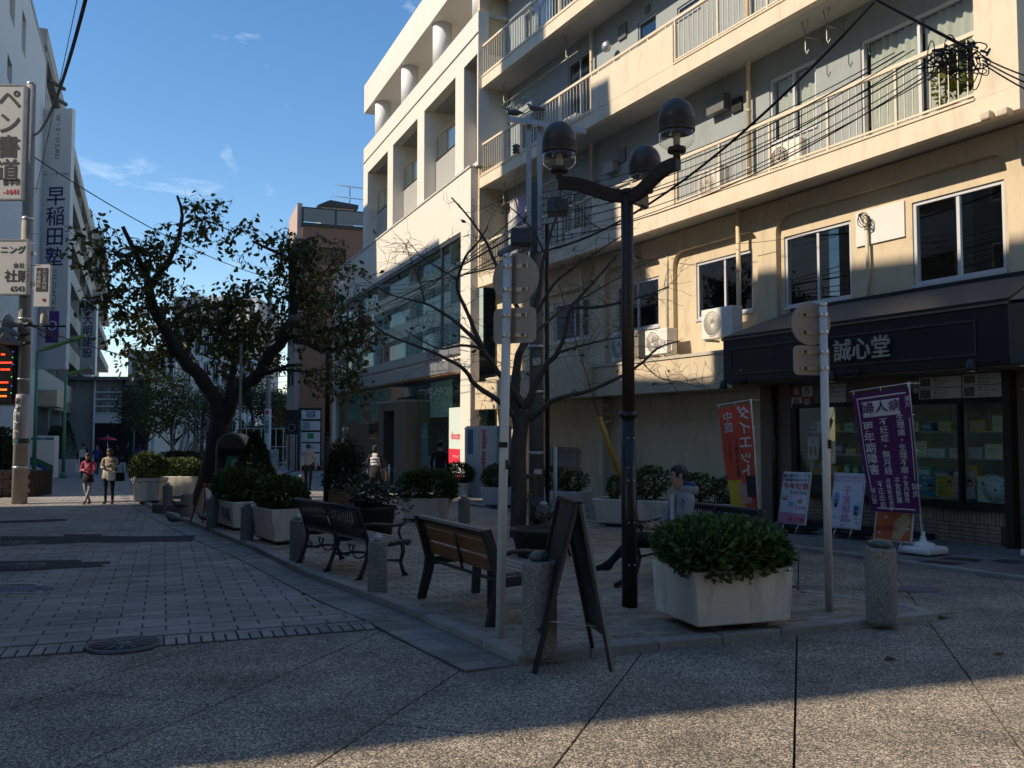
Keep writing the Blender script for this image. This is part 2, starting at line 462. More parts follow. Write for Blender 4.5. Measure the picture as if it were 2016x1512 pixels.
# boundary lines read from the place
GUT = [G(*p) for p in ((920, 1328), (750, 1243), (709, 1221), (627, 1187), (576, 1160), (475, 1106), (390, 1068), (330, 1038), (300, 1022), (268, 1004), (230, 975), (195, 950))]
KER = [G(*p) for p in ((1020, 1310), (850, 1232), (709, 1175), (597, 1134), (502, 1085), (404, 1044), (300, 1003), (272, 985), (262, 962), (258, 945))]
def inside(p, poly):
    c = False; j = len(poly) - 1
    for i in range(len(poly)):
        a, b = poly[i], poly[j]
        if (a[1] > p[1]) != (b[1] > p[1]) and p[0] < (b[0] - a[0]) * (p[1] - a[1]) / (b[1] - a[1]) + a[0]: c = not c
        j = i
    return c
def clip(poly, a, b):              # keep what lies on the far side (left of a->b)
    out = []; n = len(poly)
    f = lambda p: (b[0] - a[0]) * (p[1] - a[1]) - (b[1] - a[1]) * (p[0] - a[0])
    for i in range(n):
        p, q = poly[i], poly[(i + 1) % n]; fp, fq = f(p), f(q)
        if fp >= 0: out.append(p)
        if (fp >= 0) != (fq >= 0):
            t = fp / (fp - fq); out.append((p[0] + (q[0] - p[0]) * t, p[1] + (q[1] - p[1]) * t))
    return out
def chamfer_block(mb, q, h, top, ch):      # convex outline in plan, chamfered top edge
    n = len(q); cx = sum(p[0] for p in q) / n; cy = sum(p[1] for p in q) / n
    ins = []
    for p in q:
        d = math.hypot(p[0] - cx, p[1] - cy) or 1; k = max(.2, 1 - ch * 1.4 / d); ins.append((cx + (p[0] - cx) * k, cy + (p[1] - cy) * k))
    z = lambda p, e: gz(p[1]) + e
    vs = [(p[0], p[1], z(p, h)) for p in q] + [(p[0], p[1], z(p, top - ch * .6)) for p in q] + [(p[0], p[1], z(p, top)) for p in ins]
    fs = [tuple(range(2 * n, 3 * n))]
    for i in range(n):
        j = (i + 1) % n
        fs += [(i, j, n + j, n + i), (n + i, n + j, 2 * n + j, 2 * n + i)]
    mb.add(vs, fs)
def lay(name, mate, parent, poly, ox, oy, ang, bl, bw, gap, top, bed, maxobj=290, edge=None, ch=.008, keep=None, jit=.0):
    """running-bond pavers over a region; the largest in view are objects that share one mesh, the rest one mesh"""
    r = random.Random(3)
    ux = (math.cos(ang), math.sin(ang)); uy = (-math.sin(ang), math.cos(ang))
    xs = [(p[0] - ox) * ux[0] + (p[1] - oy) * ux[1] for p in poly]; ys = [(p[0] - ox) * uy[0] + (p[1] - oy) * uy[1] for p in poly]
    whole = []; cut = MB(); ncut = 0
    for j in range(math.floor(min(ys) / bw), math.ceil(max(ys) / bw)):
        for i in range(math.floor(min(xs) / bl) - 1, math.ceil(max(xs) / bl) + 1):
            x0 = i * bl + (bl / 2 if j % 2 else 0); y0 = j * bw
            q = [(x0 + gap, y0 + gap), (x0 + bl - gap, y0 + gap), (x0 + bl - gap, y0 + bw - gap), (x0 + gap, y0 + bw - gap)]
            q = [(ox + a * ux[0] + b * uy[0], oy + a * ux[1] + b * uy[1]) for a, b in q]
            c = (sum(p[0] for p in q) / 4, sum(p[1] for p in q) / 4)
            if keep and not keep(c): continue
            ins = [inside(p, poly) for p in q]
            if all(ins): whole.append((c, q)); continue
            if not any(ins) and not inside(c, poly): continue
            s = q                  # cut the border pieces along the nearest edge lines
            for k in range(len(poly)):
                a, b = poly[k], poly[(k + 1) % len(poly)]
                mxv, myv = (a[0] + b[0]) / 2, (a[1] + b[1]) / 2; L2 = math.hypot(b[0] - a[0], b[1] - a[1]) or 1
                t = ((c[0] - a[0]) * (b[0] - a[0]) + (c[1] - a[1]) * (b[1] - a[1])) / L2 / L2
                dd = abs((b[0] - a[0]) * (c[1] - a[1]) - (b[1] - a[1]) * (c[0] - a[0])) / L2
                if -.15 < t < 1.15 and dd < bl: s = clip(s, a, b)
                if len(s) < 3: break
            if len(s) >= 3:
                ar = abs(sum(s[k][0] * s[(k + 1) % len(s)][1] - s[(k + 1) % len(s)][0] * s[k][1] for k in range(len(s)))) / 2
                if ar > bl * bw * .06: chamfer_block(cut, s, bed, top + r.uniform(-.002, .002), ch); ncut += 1
    whole.sort(key=lambda t: t[0][1] + .15 * abs(t[0][0]))
    one = MB(); L = bl / 2 - gap; Wd = bw / 2 - gap
    vs = [(-L, -Wd, bed - top), (L, -Wd, bed - top), (L, Wd, bed - top), (-L, Wd, bed - top)]
    vs += [(x, y, -ch * .6) for x, y, _ in vs[:4]] + [(x - math.copysign(ch, x), y - math.copysign(ch, y), 0) for x, y, _ in vs[:4]]
    one.add(vs, [(8, 9, 10, 11)] + [f for i in range(4) for f in ((i, (i + 1) % 4, 4 + (i + 1) % 4, 4 + i), (4 + i, 4 + (i + 1) % 4, 8 + (i + 1) % 4, 8 + i))])
    me = one.mesh(name, mate)
    tilt = Matrix.Rotation(math.atan(-SLOPE), 4, 'X')
    inview = lambda c: c[1] > 2 and abs(c[0]) < .585 * c[1] + .2
    k = 0
    for c, q in whole:
        if k < maxobj and inview(c):
            o = link(bpy.data.objects.new(name, me), parent); k += 1
            o.matrix_basis = Matrix.Translation((c[0], c[1], gz(c[1]) + top + r.uniform(-.003, .0025))) @ tilt @ Matrix.Rotation(ang + r.uniform(-jit, jit), 4, 'Z')
        else:
            chamfer_block(cut, q, bed, top + r.uniform(-.003, .0025), ch)
    if cut.f:
        o = cut.build(name + '_field', mate, parent); o['kind'] = 'stuff'

# road of grey pavers in running bond
near_l, near_r = G(-60, 1302), G(742, 1240)
roadpoly = [(near_l.x, near_l.y), (near_r.x, near_r.y)] + [(p.x, p.y) for p in GUT[1:]] + [(-26, 46), (-26, 20), (-9, 8)]
road = struct(link(bpy.data.objects.new('road', None)), 'grey block paved road with dark sanded joints')
mb = MB(); gpoly(mb, roadpoly, .003); mb.build('bed', BED, road)
rang = math.atan2(near_r.y - near_l.y, near_r.x - near_l.x)
lay('paver', M_ROAD, road, roadpoly, near_l.x, near_l.y, rang, .40, .2, .006, .016, .004, 290, keep=lambda c: c[1] < 27 and c[0] > -.62 * c[1] - .6 and (c[0] - near_l.x) * -math.sin(rang) + (c[1] - near_l.y) * math.cos(rang) > .36)
# soldier course along the near edge
mb = MB(); n = 32; u = Vector((math.cos(rang), math.sin(rang), 0)); w = Vector((-math.sin(rang), math.cos(rang), 0))
for i in range(n):
    L = (near_r - near_l).length; a = near_l + u * (L * i / n)
    q = [a + u * .008 + w * .01, a + u * (L / n - .008) + w * .01, a + u * (L / n - .008) + w * .24, a + u * .008 + w * .24]
    b = MB(); chamfer_block(b, [(p.x, p.y) for p in q], .004, .016 + rnd.uniform(-.002, .002), .008); b.build('edge_paver', M_ROAD, road)
for i in range(int(n / 2)):
    a = near_l + u * (L * 2 * i / n) + w * .25
    q = [a + u * .006, a + u * (2 * L / n - .006), a + u * (2 * L / n - .006) + w * .1, a + u * .006 + w * .1]
    b = MB(); chamfer_block(b, [(p.x, p.y) for p in q], .004, .016 + rnd.uniform(-.002, .002), .008); b.build('edge_paver', M_ROAD, road)
# distant road surface
mb = MB(); gpoly(mb, [(-34, 26.4), (-4, 26.4), (-12, 44), (-20, 95), (-46, 95)], .0165); mb.build('distant_surface', FARPAVE, road)
# asphalt trench repairs with stepped ends
M_ASPH = mat('patch_asphalt', (.035, .036, .038), .9, .3, 60, .5, 150)
for steps in (((-30, 1058, 0), (125, 1058, 0), (125, 1054, 0), (200, 1054, 0), (200, 1057, 0), (290, 1058, 0), (385, 1056, 0), (378, 1068, 0), (150, 1071, 0), (-30, 1077, 0)),
              ((-30, 1108, 0), (160, 1105, 0), (160, 1109, 0), (216, 1108, 0), (218, 1112, 0), (196, 1113, 0), (200, 1117, 0), (222, 1117, 0), (170, 1120, 0), (-30, 1130, 0)),
              ((-30, 1028, 0), (75, 1025, 0), (112, 1023, 0), (130, 1024, 0), (130, 1027, 0), (105, 1029, 0), (-30, 1033, 0))):
    mb = MB(); gpoly(mb, [G(a, b) for a, b, _ in steps], .0205); mb.build('asphalt_patch', M_ASPH, road)
# gutter: two lines of long blocks
gutter = struct(link(bpy.data.objects.new('gutter', None)), 'gutter of flat grey blocks beside the kerb')
def at_y(poly, y):
    for a, b in zip(poly, poly[1:]):
        if min(a.y, b.y) <= y <= max(a.y, b.y) and abs(b.y - a.y) > 1e-6: return a.x + (b.x - a.x) * (y - a.y) / (b.y - a.y)
    return None
def resample(line, step):
    out = [line[0].copy()]; acc = 0.0
    for a, b in zip(line, line[1:]):
        d = (b - a).length; t = step - acc
        while t <= d: out.append(a.lerp(b, t / d)); t += step
        acc = (acc + d) % step
    return out
kl = resample(KER[:9], .22)
def near_on(line, p):
    best = None
    for a, b in zip(line, line[1:]):
        d = b - a; t = max(0, min(1, (p - a).dot(d) / d.dot(d))); q = a + d * t
        if best is None or (q - p).length < (best - p).length: best = q
    return best
mb = MB(); pts = [near_on(GUT, p) for p in kl]
for i in range(len(kl) - 1):
    gpoly(mb, [pts[i], kl[i], kl[i + 1], pts[i + 1]], .0036)
mb.build('bed', BED, gutter)
k = 0; rest = MB()
for i in range(len(kl) - 1):
    a0, a1, b0, b1 = pts[i], pts[i + 1], kl[i], kl[i + 1]
    if (b0 - a0).length < .2: continue
    for f0, f1 in ((.03, .55), (.565, .985)):
        q = [a0.lerp(b0, f0), a0.lerp(b0, f1), a1.lerp(b1, f1), a1.lerp(b1, f0)]
        c = sum(q, Vector()) / 4; q = [c + (p - c) * .965 for p in q]
        m2 = MB() if k < 140 else rest
        dip = -.006 if f0 > .5 else .002
        chamfer_block(m2, [(p.x, p.y) for p in q], .004, .016 + dip + rnd.uniform(-.002, .002), .006)
        if k < 140: m2.build('gutter_block', M_GUT, gutter)
        k += 1
o = rest.build('gutter_block_field', M_GUT, gutter); o['kind'] = 'stuff'

# plaza: raised a little behind granite kerb stones
PH = .062
front_r = G(1882, 1217); back_r = G(1573, 1171)
kerb_line = resample(KER, .62)
plazapoly = [(KER[0].x + .1, KER[0].y + .12), (front_r.x, front_r.y), (back_r.x, back_r.y), (4.05, 14.1), (1.3, 18.9), (-1.6, 24.2), (-4.2, 29.5), (-12.0, 33.0)] + [(p.x + .11, p.y + .05) for p in reversed(KER[1:8])]
plaza = struct(link(bpy.data.objects.new('plaza', None)), 'plaza paved with small weathered brown grey pavers')
mb = MB(); gpoly(mb, plazapoly, PH - .016); mb.build('bed', BED, plaza)
pang = math.atan2(front_r.y - KER[0].y, front_r.x - KER[0].x)
lay('paver', M_PLAZA, plaza, plazapoly, KER[0].x, KER[0].y, pang, .255, .128, .0045, PH, PH - .016, 290, keep=lambda c: c[1] < 19.5)
mb = MB(); gpoly(mb, [(1.0, 19.4), (-1.6, 24.2), (-4.2, 29.5), (-12.0, 33.0), (-9.6, 24.0), (-6.9, 19.4)], PH - .002); mb.build('distant_surface', brickpave('distant_plaza', (.36, .34, .31), (.46, .43, .39), (.12, .12, .11), 1, .255, .128, pang), plaza)
kerb = struct(link(bpy.data.objects.new('kerb', None)), 'row of pale granite kerb stones')
M_STAIN = None
for i in range(min(62, len(kerb_line) - 1)):
    a, b = kerb_line[i], kerb_line[i + 1]; d = (b - a).normalized(); nx = Vector((d.y, -d.x, 0))
    if nx.x < 0: nx = -nx
    q = [a + d * .006, b - d * .006, b - d * .006 + nx * .135, a + d * .006 + nx * .135]
    if (q[1] - q[0]).cross(q[2] - q[1]).z < 0: q.reverse()
    m2 = MB(); chamfer_block(m2, [(p.x, p.y) for p in q], -.05, PH + .012 + rnd.uniform(-.003, .003), .012); m2.build('kerb_stone', M_KERB, kerb)
fl = resample([Vector((KER[0].x, KER[0].y, 0)), Vector((front_r.x, front_r.y, 0)), Vector((back_r.x, back_r.y, 0))], .62)
for a, b in zip(fl, fl[1:]):
    d = (b - a).normalized(); nx = Vector((-d.y, d.x, 0))
    q = [a + d * .006, b - d * .006, b - d * .006 + nx * .14, a + d * .006 + nx * .14]
    m2 = MB(); chamfer_block(m2, [(p.x, p.y) for p in q], -.05, PH + .008 + rnd.uniform(-.003, .003), .02); m2.build('kerb_stone', M_KERB, kerb)

# pavement before the shops
walk = struct(link(bpy.data.objects.new('sidewalk', None)), 'grey tiled pavement along the shop fronts')
kr = [G(2120, 1160), G(2016, 1146), G(1573, 1083), G(1152, 1030), G(1000, 1008), G(900, 990)]
inner = [p + Vector((.885, .466, 0)) * 3.6 for p in kr]
M_TILE = rndmat('pavement_tile', (.17, .16, .145), (.24, .225, .2), .7, 60, .25, .35)
SH = .05
mb = MB(); gpoly(mb, [(p.x, p.y) for p in kr] + [(p.x, p.y) for p in reversed(inner)], SH - .012); mb.build('bed', BED, walk)
wl = resample(kr, .6)
for i, (a, b) in enumerate(zip(wl, wl[1:])):
    d = (b - a).normalized(); nx = Vector((.885, .466, 0))
    q = [a + d * .005, a + d * .005 + nx * .16, b - d * .005 + nx * .16, b - d * .005]
    m2 = MB(); chamfer_block(m2, [(p.x, p.y) for p in q], -.06, SH + .005, .014); m2.build('kerb_stone', M_KERB, walk)
    for j in range(6):
        q = [a + d * .004 + nx * (.17 + .57 * j), a + d * .004 + nx * (.732 + .57 * j), b - d * .004 + nx * (.732 + .57 * j), b - d * .004 + nx * (.17 + .57 * j)]
        m2 = MB(); chamfer_block(m2, [(p.x, p.y) for p in q], SH - .012, SH + rnd.uniform(-.001, .001), .004); m2.build('tile', M_TILE, walk)
def sheet(name, m, parent, pix, h):
    mb = MB(); gpoly(mb, [G(*p, up=h) for p in pix], h); return mb.build(name, m, parent)
sheet('mat_patch', mat('brown_tile', (.05, .032, .028), .8, .2), walk, [(1806, 1107), (1880, 1112), (1903, 1108), (1830, 1103)], SH + .006)
sheet('mat_patch', MATS['brown_tile'], walk, [(1850, 1100), (1925, 1106), (1936, 1101), (1865, 1096)], SH + .006)
# far pavement on the shady side of the street
lwalk = struct(link(bpy.data.objects.new('far_sidewalk', None)), 'pavement along the buildings across the road')
lk = [G(-140, 1010), G(0, 980), G(51.6, 960), G(111, 937.5), G(150, 921)]
lin = [p + Vector((-.92, -.39, 0)) * 4 for p in lk]
mb = MB(); gpoly(mb, [(p.x, p.y) for p in lk] + [(p.x, p.y) for p in reversed(lin)], .12); mb.build('surface', M_FAR, lwalk)
for a, b in zip(resample(lk, 1.0), resample(lk, 1.0)[1:]):
    d = (b - a).normalized(); nx = Vector((-.92, -.39, 0)); q = [a + d * .01, b - d * .01, b - d * .01 + nx * .2, a + d * .01 + nx * .2]
    m2 = MB(); chamfer_block(m2, [(p.x, p.y) for p in q], -.06, .13, .015); m2.build('kerb_stone', M_KERB, lwalk)
# marks and covers on the ground
def gtext(body, size, m, parent, p, ang, h, bold=.02):
    t = text(body, size, m, parent, (p.x, p.y, gz(p.y) + h), (math.atan(-SLOPE), 0, ang), bold, .0005); return t
M_WORN = mat('worn_white_paint', (.42, .43, .45), .8, .35, 25)
M_WORNB = mat('worn_blue_paint', (.13, .12, .15), .8, .4, 25)
mk = empty('road_marking', 'worn painted square with dark oval on the grey block road', 'road marking', G(30, 1162))
mk.location.z += .022
mkp = [G(a, b) for a, b in ((-60, 1152), (82, 1152), (83, 1171), (-60, 1173))]
def loc_sheet(name, m, root, pts, h): return MB().add([(p.x - root.location.x, p.y - root.location.y, gz(p.y) - root.location.z + h) for p in pts], [tuple(range(len(pts)))]).build(name, m, root)
def ring(name, m, root, pts, t, h):
    c = sum(pts, Vector()) / len(pts); inn = [c + (p - c) * (1 - t) for p in pts]; b = MB(); n = len(pts)
    f = lambda p: (p.x - root.location.x, p.y - root.location.y, gz(p.y) - root.location.z + h)
    b.add([f(p) for p in pts] + [f(p) for p in inn], [(i, (i + 1) % n, n + (i + 1) % n, n + i) for i in range(n)]); return b.build(name, m, root)
ring('border', M_WORN, mk, mkp, .16, .0225)
cx = G(28, 1163)
loc_sheet('oval', M_WORNB, mk, [cx + Vector((math.cos(t) * .42, math.sin(t) * .26, 0)) for t in [i * math.pi / 12 for i in range(24)]], .0225)
mk = empty('road_marking', 'worn red and blue no parking mark painted on the dark aggregate', 'road marking', G(1800, 1162)); 
pts = [G(a, b) for a, b in ((1770, 1154), (1835, 1152), (1885, 1168), (1820, 1174))]
loc_sheet('ground_coat', mat('worn_grey_paint', (.2, .2, .21), .85, .4, 30), mk, pts, .004)
c0 = G(1806, 1161)
for rr, m, h in ((.24, mat('worn_red_paint', (.22, .12, .11), .8, .4, 25), .007), (.19, M_WORNB, .010)):
    loc_sheet('disc', m, mk, [c0 + Vector((math.cos(t) * rr * 1.3, math.sin(t) * rr, 0)) for t in [i * math.pi / 12 for i in range(24)]], h)
def manhole(px, py, r, label, h=.0):
    p = G(px, py); e = empty('manhole_cover', label, 'manhole cover', (p.x, p.y, gz(p.y) + h), 0, None); e.rotation_euler = (math.atan(-SLOPE), 0, .3)
    M = mat('cast_iron', (.05, .05, .052), .55, .25, 30, .3, 90, .6)
    MB().lathe([(r * 1.12, -.02), (r * 1.12, .008), (r * 1.02, .012), (r * 1.02, -.005)], 32).build('frame', mat('cast_iron_rim', (.12, .12, .12), .6, .2, 30, 0, 40, .5), e)
    MB().lathe([(r, -.01), (r, .010), (.01, .010)], 32).build('lid', M, e)
    b = MB()
    for i in range(12):
        a = i * math.pi / 6; b.bar((math.cos(a) * r * .35, math.sin(a) * r * .35, .012), (math.cos(a) * r * .85, math.sin(a) * r * .85, .012), r * .08, .006)
    b.lathe([(r * .25, .009), (r * .25, .014), (.005, .014)], 16); b.build('ribs', MATS['cast_iron_rim'], e)
manhole(243, 1273, .26, 'round iron manhole cover at the near edge of the block road', .017)
manhole(30, 1072, .3, 'round iron manhole cover in the wide asphalt strip', .022)
manhole(40, 1117, .28, 'round iron manhole cover in the short asphalt strip', .022)
manhole(1990, 1114, .2, 'small round manhole cover in the shop pavement', SH)
lf = mat('dry_leaf', (.32, .14, .04), .7, .3, 40)
for px, py, lab in ((1968, 1290, 'curled orange fallen leaf on the dark aggregate'), (1755, 1301, 'brown fallen leaf on the dark aggregate below the stone bollard')):
    p = G(px, py); b = MB(); b.add([(-.06, 0, .004), (-.015, .035, .03), (.05, .01, .008), (-.01, -.03, .025), (0, 0, .006)], [(0, 4, 1), (1, 4, 2), (2, 4, 3), (3, 4, 0)])
    o = b.build('fallen_leaf', lf if px > 1900 else mat('brown_leaf', (.09, .055, .03), .8, .3, 40)); o.location = (p.x, p.y, gz(p.y) + .002); tag(o, lab, 'leaf')
# ================================================================== APARTMENT HOUSE ON THE SUNNY SIDE
M_YEL = mat('cream_render', (.70, .60, .455), .85, .06, 1.2, .12, 180, dirt=.26)
M_YEL2 = mat('ochre_render', (.60, .50, .345), .85, .07, 1.5, .12, 180, dirt=.3)
M_SOFF = mat('soffit_paint', (.50, .49, .45), .85, .06, 2.0, dirt=.12)
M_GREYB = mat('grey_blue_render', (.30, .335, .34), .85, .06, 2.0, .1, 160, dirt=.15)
M_ALU = mat('aluminium', (.58, .59, .60), .35, .05, 20, metal=.75)
M_WHITEF = mat('white_aluminium', (.62, .63, .66), .4, .04, 20, metal=.2)
M_RAIL = mat('cream_rail', (.70, .60, .45), .5, .08, 20)
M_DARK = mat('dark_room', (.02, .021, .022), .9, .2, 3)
M_CURT = mat('white_curtain', (.78, .76, .70), .9, .06, 12)
M_BLACKM = mat('black_metal', (.012, .012, .013), .45, .2, 40)
M_WHITE = mat('white_paint', (.78, .78, .76), .5, .05, 15)
M_PVC = mat('cream_pipe', (.62, .50, .33), .5, .08, 12)
GL_DARK = glassmat('window_glass', (.84, .87, .86), 1.0, .01, 1.6)
GL_GREEN = glassmat('green_glass', (.92, .98, .96), .985)

def holes_wall(mb, u0, u1, z0, z1, y0, y1, holes):
    o = [(u0, y0, z0), (u1, y0, z0), (u1, y0, z1), (u0, y0, z1)]
    hs = [[(a, y0, c), (a, y0, d), (b, y0, d), (b, y0, c)] for a, b, c, d in holes]
    return mb.prism(o, (0, y1 - y0, 0), hs)
def window(root, u0, u1, z0, z1, y, fm, n=2, gm=None, curt=None, fr=.05, name='window', split=None):
    mb = MB()
    for a, b, c, d in ((u0, u1, z0, z0 + fr), (u0, u1, z1 - fr, z1), (u0, u0 + fr, z0 + fr, z1 - fr), (u1 - fr, u1, z0 + fr, z1 - fr)): mb.box(a, b, y, y + .09, c, d)
    w = (u1 - u0 - 2 * fr) / n
    for i in range(1, n): mb.box(u0 + fr + w * i - .03, u0 + fr + w * i + .03, y + .02, y + .08, z0 + fr, z1 - fr)
    if split: mb.box(u0 + fr, u1 - fr, y + .025, y + .075, z0 + (z1 - z0) * split - .02, z0 + (z1 - z0) * split + .02)
    mb.box(u0 - .03, u1 + .03, y - .06, y - .002, z0 - .05, z0 - .003)
    o = mb.build(name, fm, root)
    for i in range(n):
        a = u0 + fr + w * i; k = .004 * (i % 2)
        MB().box(a + .012, a + w - .012, y + .04 + k, y + .046 + k, z0 + fr, z1 - fr).build('pane', gm or GL_DARK, o)
    if curt:
        for (a, b) in curt:
            vs = []; n2 = max(8, int((b - a) / .045))
            for i in range(n2 + 1):
                x = a + (b - a) * i / n2; yy = y + .16 + .03 * math.sin(i * 1.7) + .02 * math.sin(i * .61)
                vs += [(x, yy, z0 + .03), (x, yy + .008, z1 - .04)]
            m2 = MB(); m2.add(vs, [(2 * i, 2 * i + 2, 2 * i + 3, 2 * i + 1) for i in range(n2)], True); m2.build('curtain', M_CURT, o, fix=False)
    return o
def railing(root, u0, u1, y, z0, z1, step=.165, post=1.62, m=M_RAIL, topw=.07):
    o = MB().box(u0, u1, y - .035, y + .035, z1 - .07, z1).box(u0, u1, y - .018, y + .018, z0 + .10, z0 + .135).build('railing', m, root)
    b = MB(); n = max(2, round((u1 - u0) / step))
    for i in range(1, n): b.box(u0 + (u1 - u0) * i / n - .008, u0 + (u1 - u0) * i / n + .008, y - .008, y + .008, z0 + .135, z1 - .07)
    b.build('bars', m, o)
    k = max(1, round((u1 - u0) / post))
    for i in range(k + 1):
        u = min(u1 - .025, max(u0 + .025, u0 + (u1 - u0) * i / k)); MB().box(u - .024, u + .024, y - .024, y + .024, z0 - .02, z1 - .07).build('post', m, o)
    return o

YA = math.atan2(-1, .5267)
_u = -33.45
FY = Fac(14.4 + _u * math.cos(YA), _u * math.sin(YA), YA)
yel = FY.root('apartment_building', 'cream balconied apartment house with grey blue recessed walls above a black fronted shop', 'building')
UL, UR = 0.0, 18.8
ZS = [6.45, 9.80, 13.18, 16.5]
SP0, SP1 = 7.1, 10.6               # solid parapet between the open railings
for k, zb in enumerate(ZS):
    MB().box(UL, UR, 0, .16, zb, zb + .36).build('fascia', M_YEL, yel)
    MB().box(UL, UR, .162, 1.02, zb + .04, zb + .34).build('slab', M_SOFF, yel)
    MB().box(UL + .2, SP0 - .02, -.02, .03, zb + .36, zb + .40).build('drip_edge', M_YEL, yel); MB().box(SP1 + .02, 18.08, -.02, .03, zb + .36, zb + .40).build('drip_edge', M_YEL, yel)
    if k < 3:
        pb = pbox('parapet', M_YEL, yel, SP0, SP1, -.002, .148, zb + .362, zb + 1.33)
        bevel(pb, .01)
        railing(yel, UL + .22, SP0, .06, zb + .36, zb + 1.49)
        railing(yel, SP1, 18.1, .06, zb + .36, zb + 1.49)
        m2 = MB().box(SP0, SP1, .03, .10, zb + 1.43, zb + 1.49)
        for i in range(5): u = SP0 + .3 + i * .72; m2.box(u - .02, u + .02, .045, .085, zb + 1.33, zb + 1.43)
        m2.build('handrail', M_RAIL, yel)
MB().box(UL, UL + .2, -.004, 1.0, 6.81, 18.2).build('end_wall', M_YEL2, yel)
MB().box(18.1, UR - .003, -.002, 1.05, 6.812, 18.2).build('corner_pier', M_YEL, yel)
MB().box(18.4, UR + .02, 1.06, 9.0, 6.46, 18.2).build('side_wall', M_YEL2, yel)
# recessed storeys: grey blue walls with openings
def wins(off, *rs): return [FY.rect(*r, off) for r in rs]
w3 = [FY.rect(1515, 1607, 1560, 136, 266, 1.0), FY.rect(1695, 1936, 1815, 24, 300, 1.0)]
w3[1] = (w3[1][0], w3[1][1], 6.86, w3[1][3])
d3 = [(.9, 2.6, 6.86, 8.75), (3.6, 5.3, 6.86, 8.75), (7.6, 8.3, 7.9, 8.6)]
w4 = [(1.2, 2.9, 10.2, 12.1), FY.rect(1118, 1163, 1140, 112, 260, 1.0), FY.rect(1256, 1292, 1274, 34, 75, 1.0), FY.rect(1333, 1378, 1355, 2, 28, 1.0), (13.6, 16.8, 10.2, 12.2)]
w4[1] = (w4[1][0], w4[1][1], 10.2, w4[1][3])
w5 = [(1.4, 3.4, 13.6, 15.5), (4.2, 6.0, 13.6, 15.5), (12, 15, 13.6, 15.5)]
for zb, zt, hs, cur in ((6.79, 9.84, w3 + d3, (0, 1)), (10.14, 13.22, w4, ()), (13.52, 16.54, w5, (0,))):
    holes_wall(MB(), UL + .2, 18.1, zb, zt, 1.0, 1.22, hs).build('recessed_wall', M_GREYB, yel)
    for i, (a, b, c, d) in enumerate(hs):
        window(yel, a + .004, b - .004, c + .004, d - .004, 1.03, M_WHITEF if i in cur else M_ALU, 1 if b - a < 1 else (4 if b - a > 2.8 else 2), GL_DARK,
               [(a + .08, (a + b) / 2 - .05), ((a + b) / 2 + .03, b - .08)] if i in cur or (zb > 13 and i < 2) else None, split=.38 if b - a > 2.8 else None)
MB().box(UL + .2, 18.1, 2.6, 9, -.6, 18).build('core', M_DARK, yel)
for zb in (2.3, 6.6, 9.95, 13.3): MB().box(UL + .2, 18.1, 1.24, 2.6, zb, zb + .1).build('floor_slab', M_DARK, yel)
# small wall fittings on the recessed walls
def fit(name, m, px0, px1, xm, yt, yb, dep, off=1.0, bv=.006):
    u0, u1, z0, z1 = FY.rect(px0, px1, xm, yt, yb, off - dep); return pbox(name, m, yel, u0, u1, off - dep, off - .002, z0, z1, bv=bv)
M_VENT = mat('vent_metal', (.16, .16, .15), .5, .2, 30, metal=.3)
fit('vent_hood', M_VENT, 1216, 1231, 1224, 48, 76, .06); fit('vent_grille', M_VENT, 1269, 1278, 1273, 11, 26, .03)
fit('vent_hood', M_VENT, 1215, 1230, 1222, 292, 320, .05); fit('meter_box', mat('grey_box', (.33, .32, .29), .6, .1), 1188, 1206, 1197, 318, 340, .22)
fit('vent_hood', M_VENT, 1390, 1424, 1405, 190, 222, .22); fit('vent_hood', M_DARK, 1440, 1460, 1450, 192, 220, .05)
for up, yy in ((FY.px(1164, 250, .85)[0], .86), (FY.px(1474, 250, .85)[0], .86)):
    m2 = MB(); m2.tube([(up, yy, 6.8), (up, yy, 17)], .05, 10); m2.build('downpipe', M_PVC, yel)
    m2 = MB(); m2.tube([(up, .5, 2.6), (up, .5, 6.47)], .05, 10); m2.build('downpipe', M_PVC, yel)
    m2 = MB()
    for z in (7.4, 8.7, 10.6, 12.2, 3.6, 5.1): m2.tube([(up, (.5 if z < 6.5 else yy), z), (up, (.5 if z < 6.5 else yy), z + .04)], .058, 10)
    m2.build('pipe_clip', M_PVC, yel)
pu = FY.px(1172, 900, .5)[0]
MB().tube([(pu, .52, -.55), (pu, .52, 2.6)], .05, 10).tube([(pu + .22, .6, -.5), (pu + .22, .6, 2.2)], .025, 8).build('downpipe', M_PVC, yel)
m2 = MB().tube([(pu + .1, .5, 2.35), (pu + .7, .5, 2.35)], .05, 8).tube([(pu + .1, .55, 2.1), (pu + .7, .55, 2.1), (pu + .7, .55, 1.9), (pu + .2, .55, 1.85)], .04, 8); m2.build('wall_pipework', M_PVC, yel)
# washing line hooks under the slabs
def hook(u, z, y=.5):
    m2 = MB()
    for d in (0, .5):
        m2.tube([(u - .08, y + d, z), (u, y + d, z - .3), (u + .08, y + d, z)], .012, 6); m2.tube([(u, y + d, z - .28), (u, y + d, z - .62), (u + .04, y + d, z - .7), (u + .09, y + d, z - .62)], .012, 6)
    m2.tube([(u, y, z - .33), (u, y + .5, z - .33)], .008, 6)
    m2.build('clothes_hook', mat('hook_metal', (.45, .44, .40), .45, .1, metal=.5), yel)
for px, py, zb in ((1578, 60, 9.84), (1620, 45, 9.84)): hook(FY.px(px, py, .4)[0], zb)
for u, zb in ((5.0, 13.22), (1.0, 13.22), (1.0, 9.84), (5.2, 9.84), (1.5, 16.5)): hook(u, zb)
MB().tube([(.8, .55, 12.55), (5.6, .55, 12.55)], .015, 8).build('drying_pole', mat('pole_steel', (.4, .4, .38), .4, .1, metal=.5), yel)
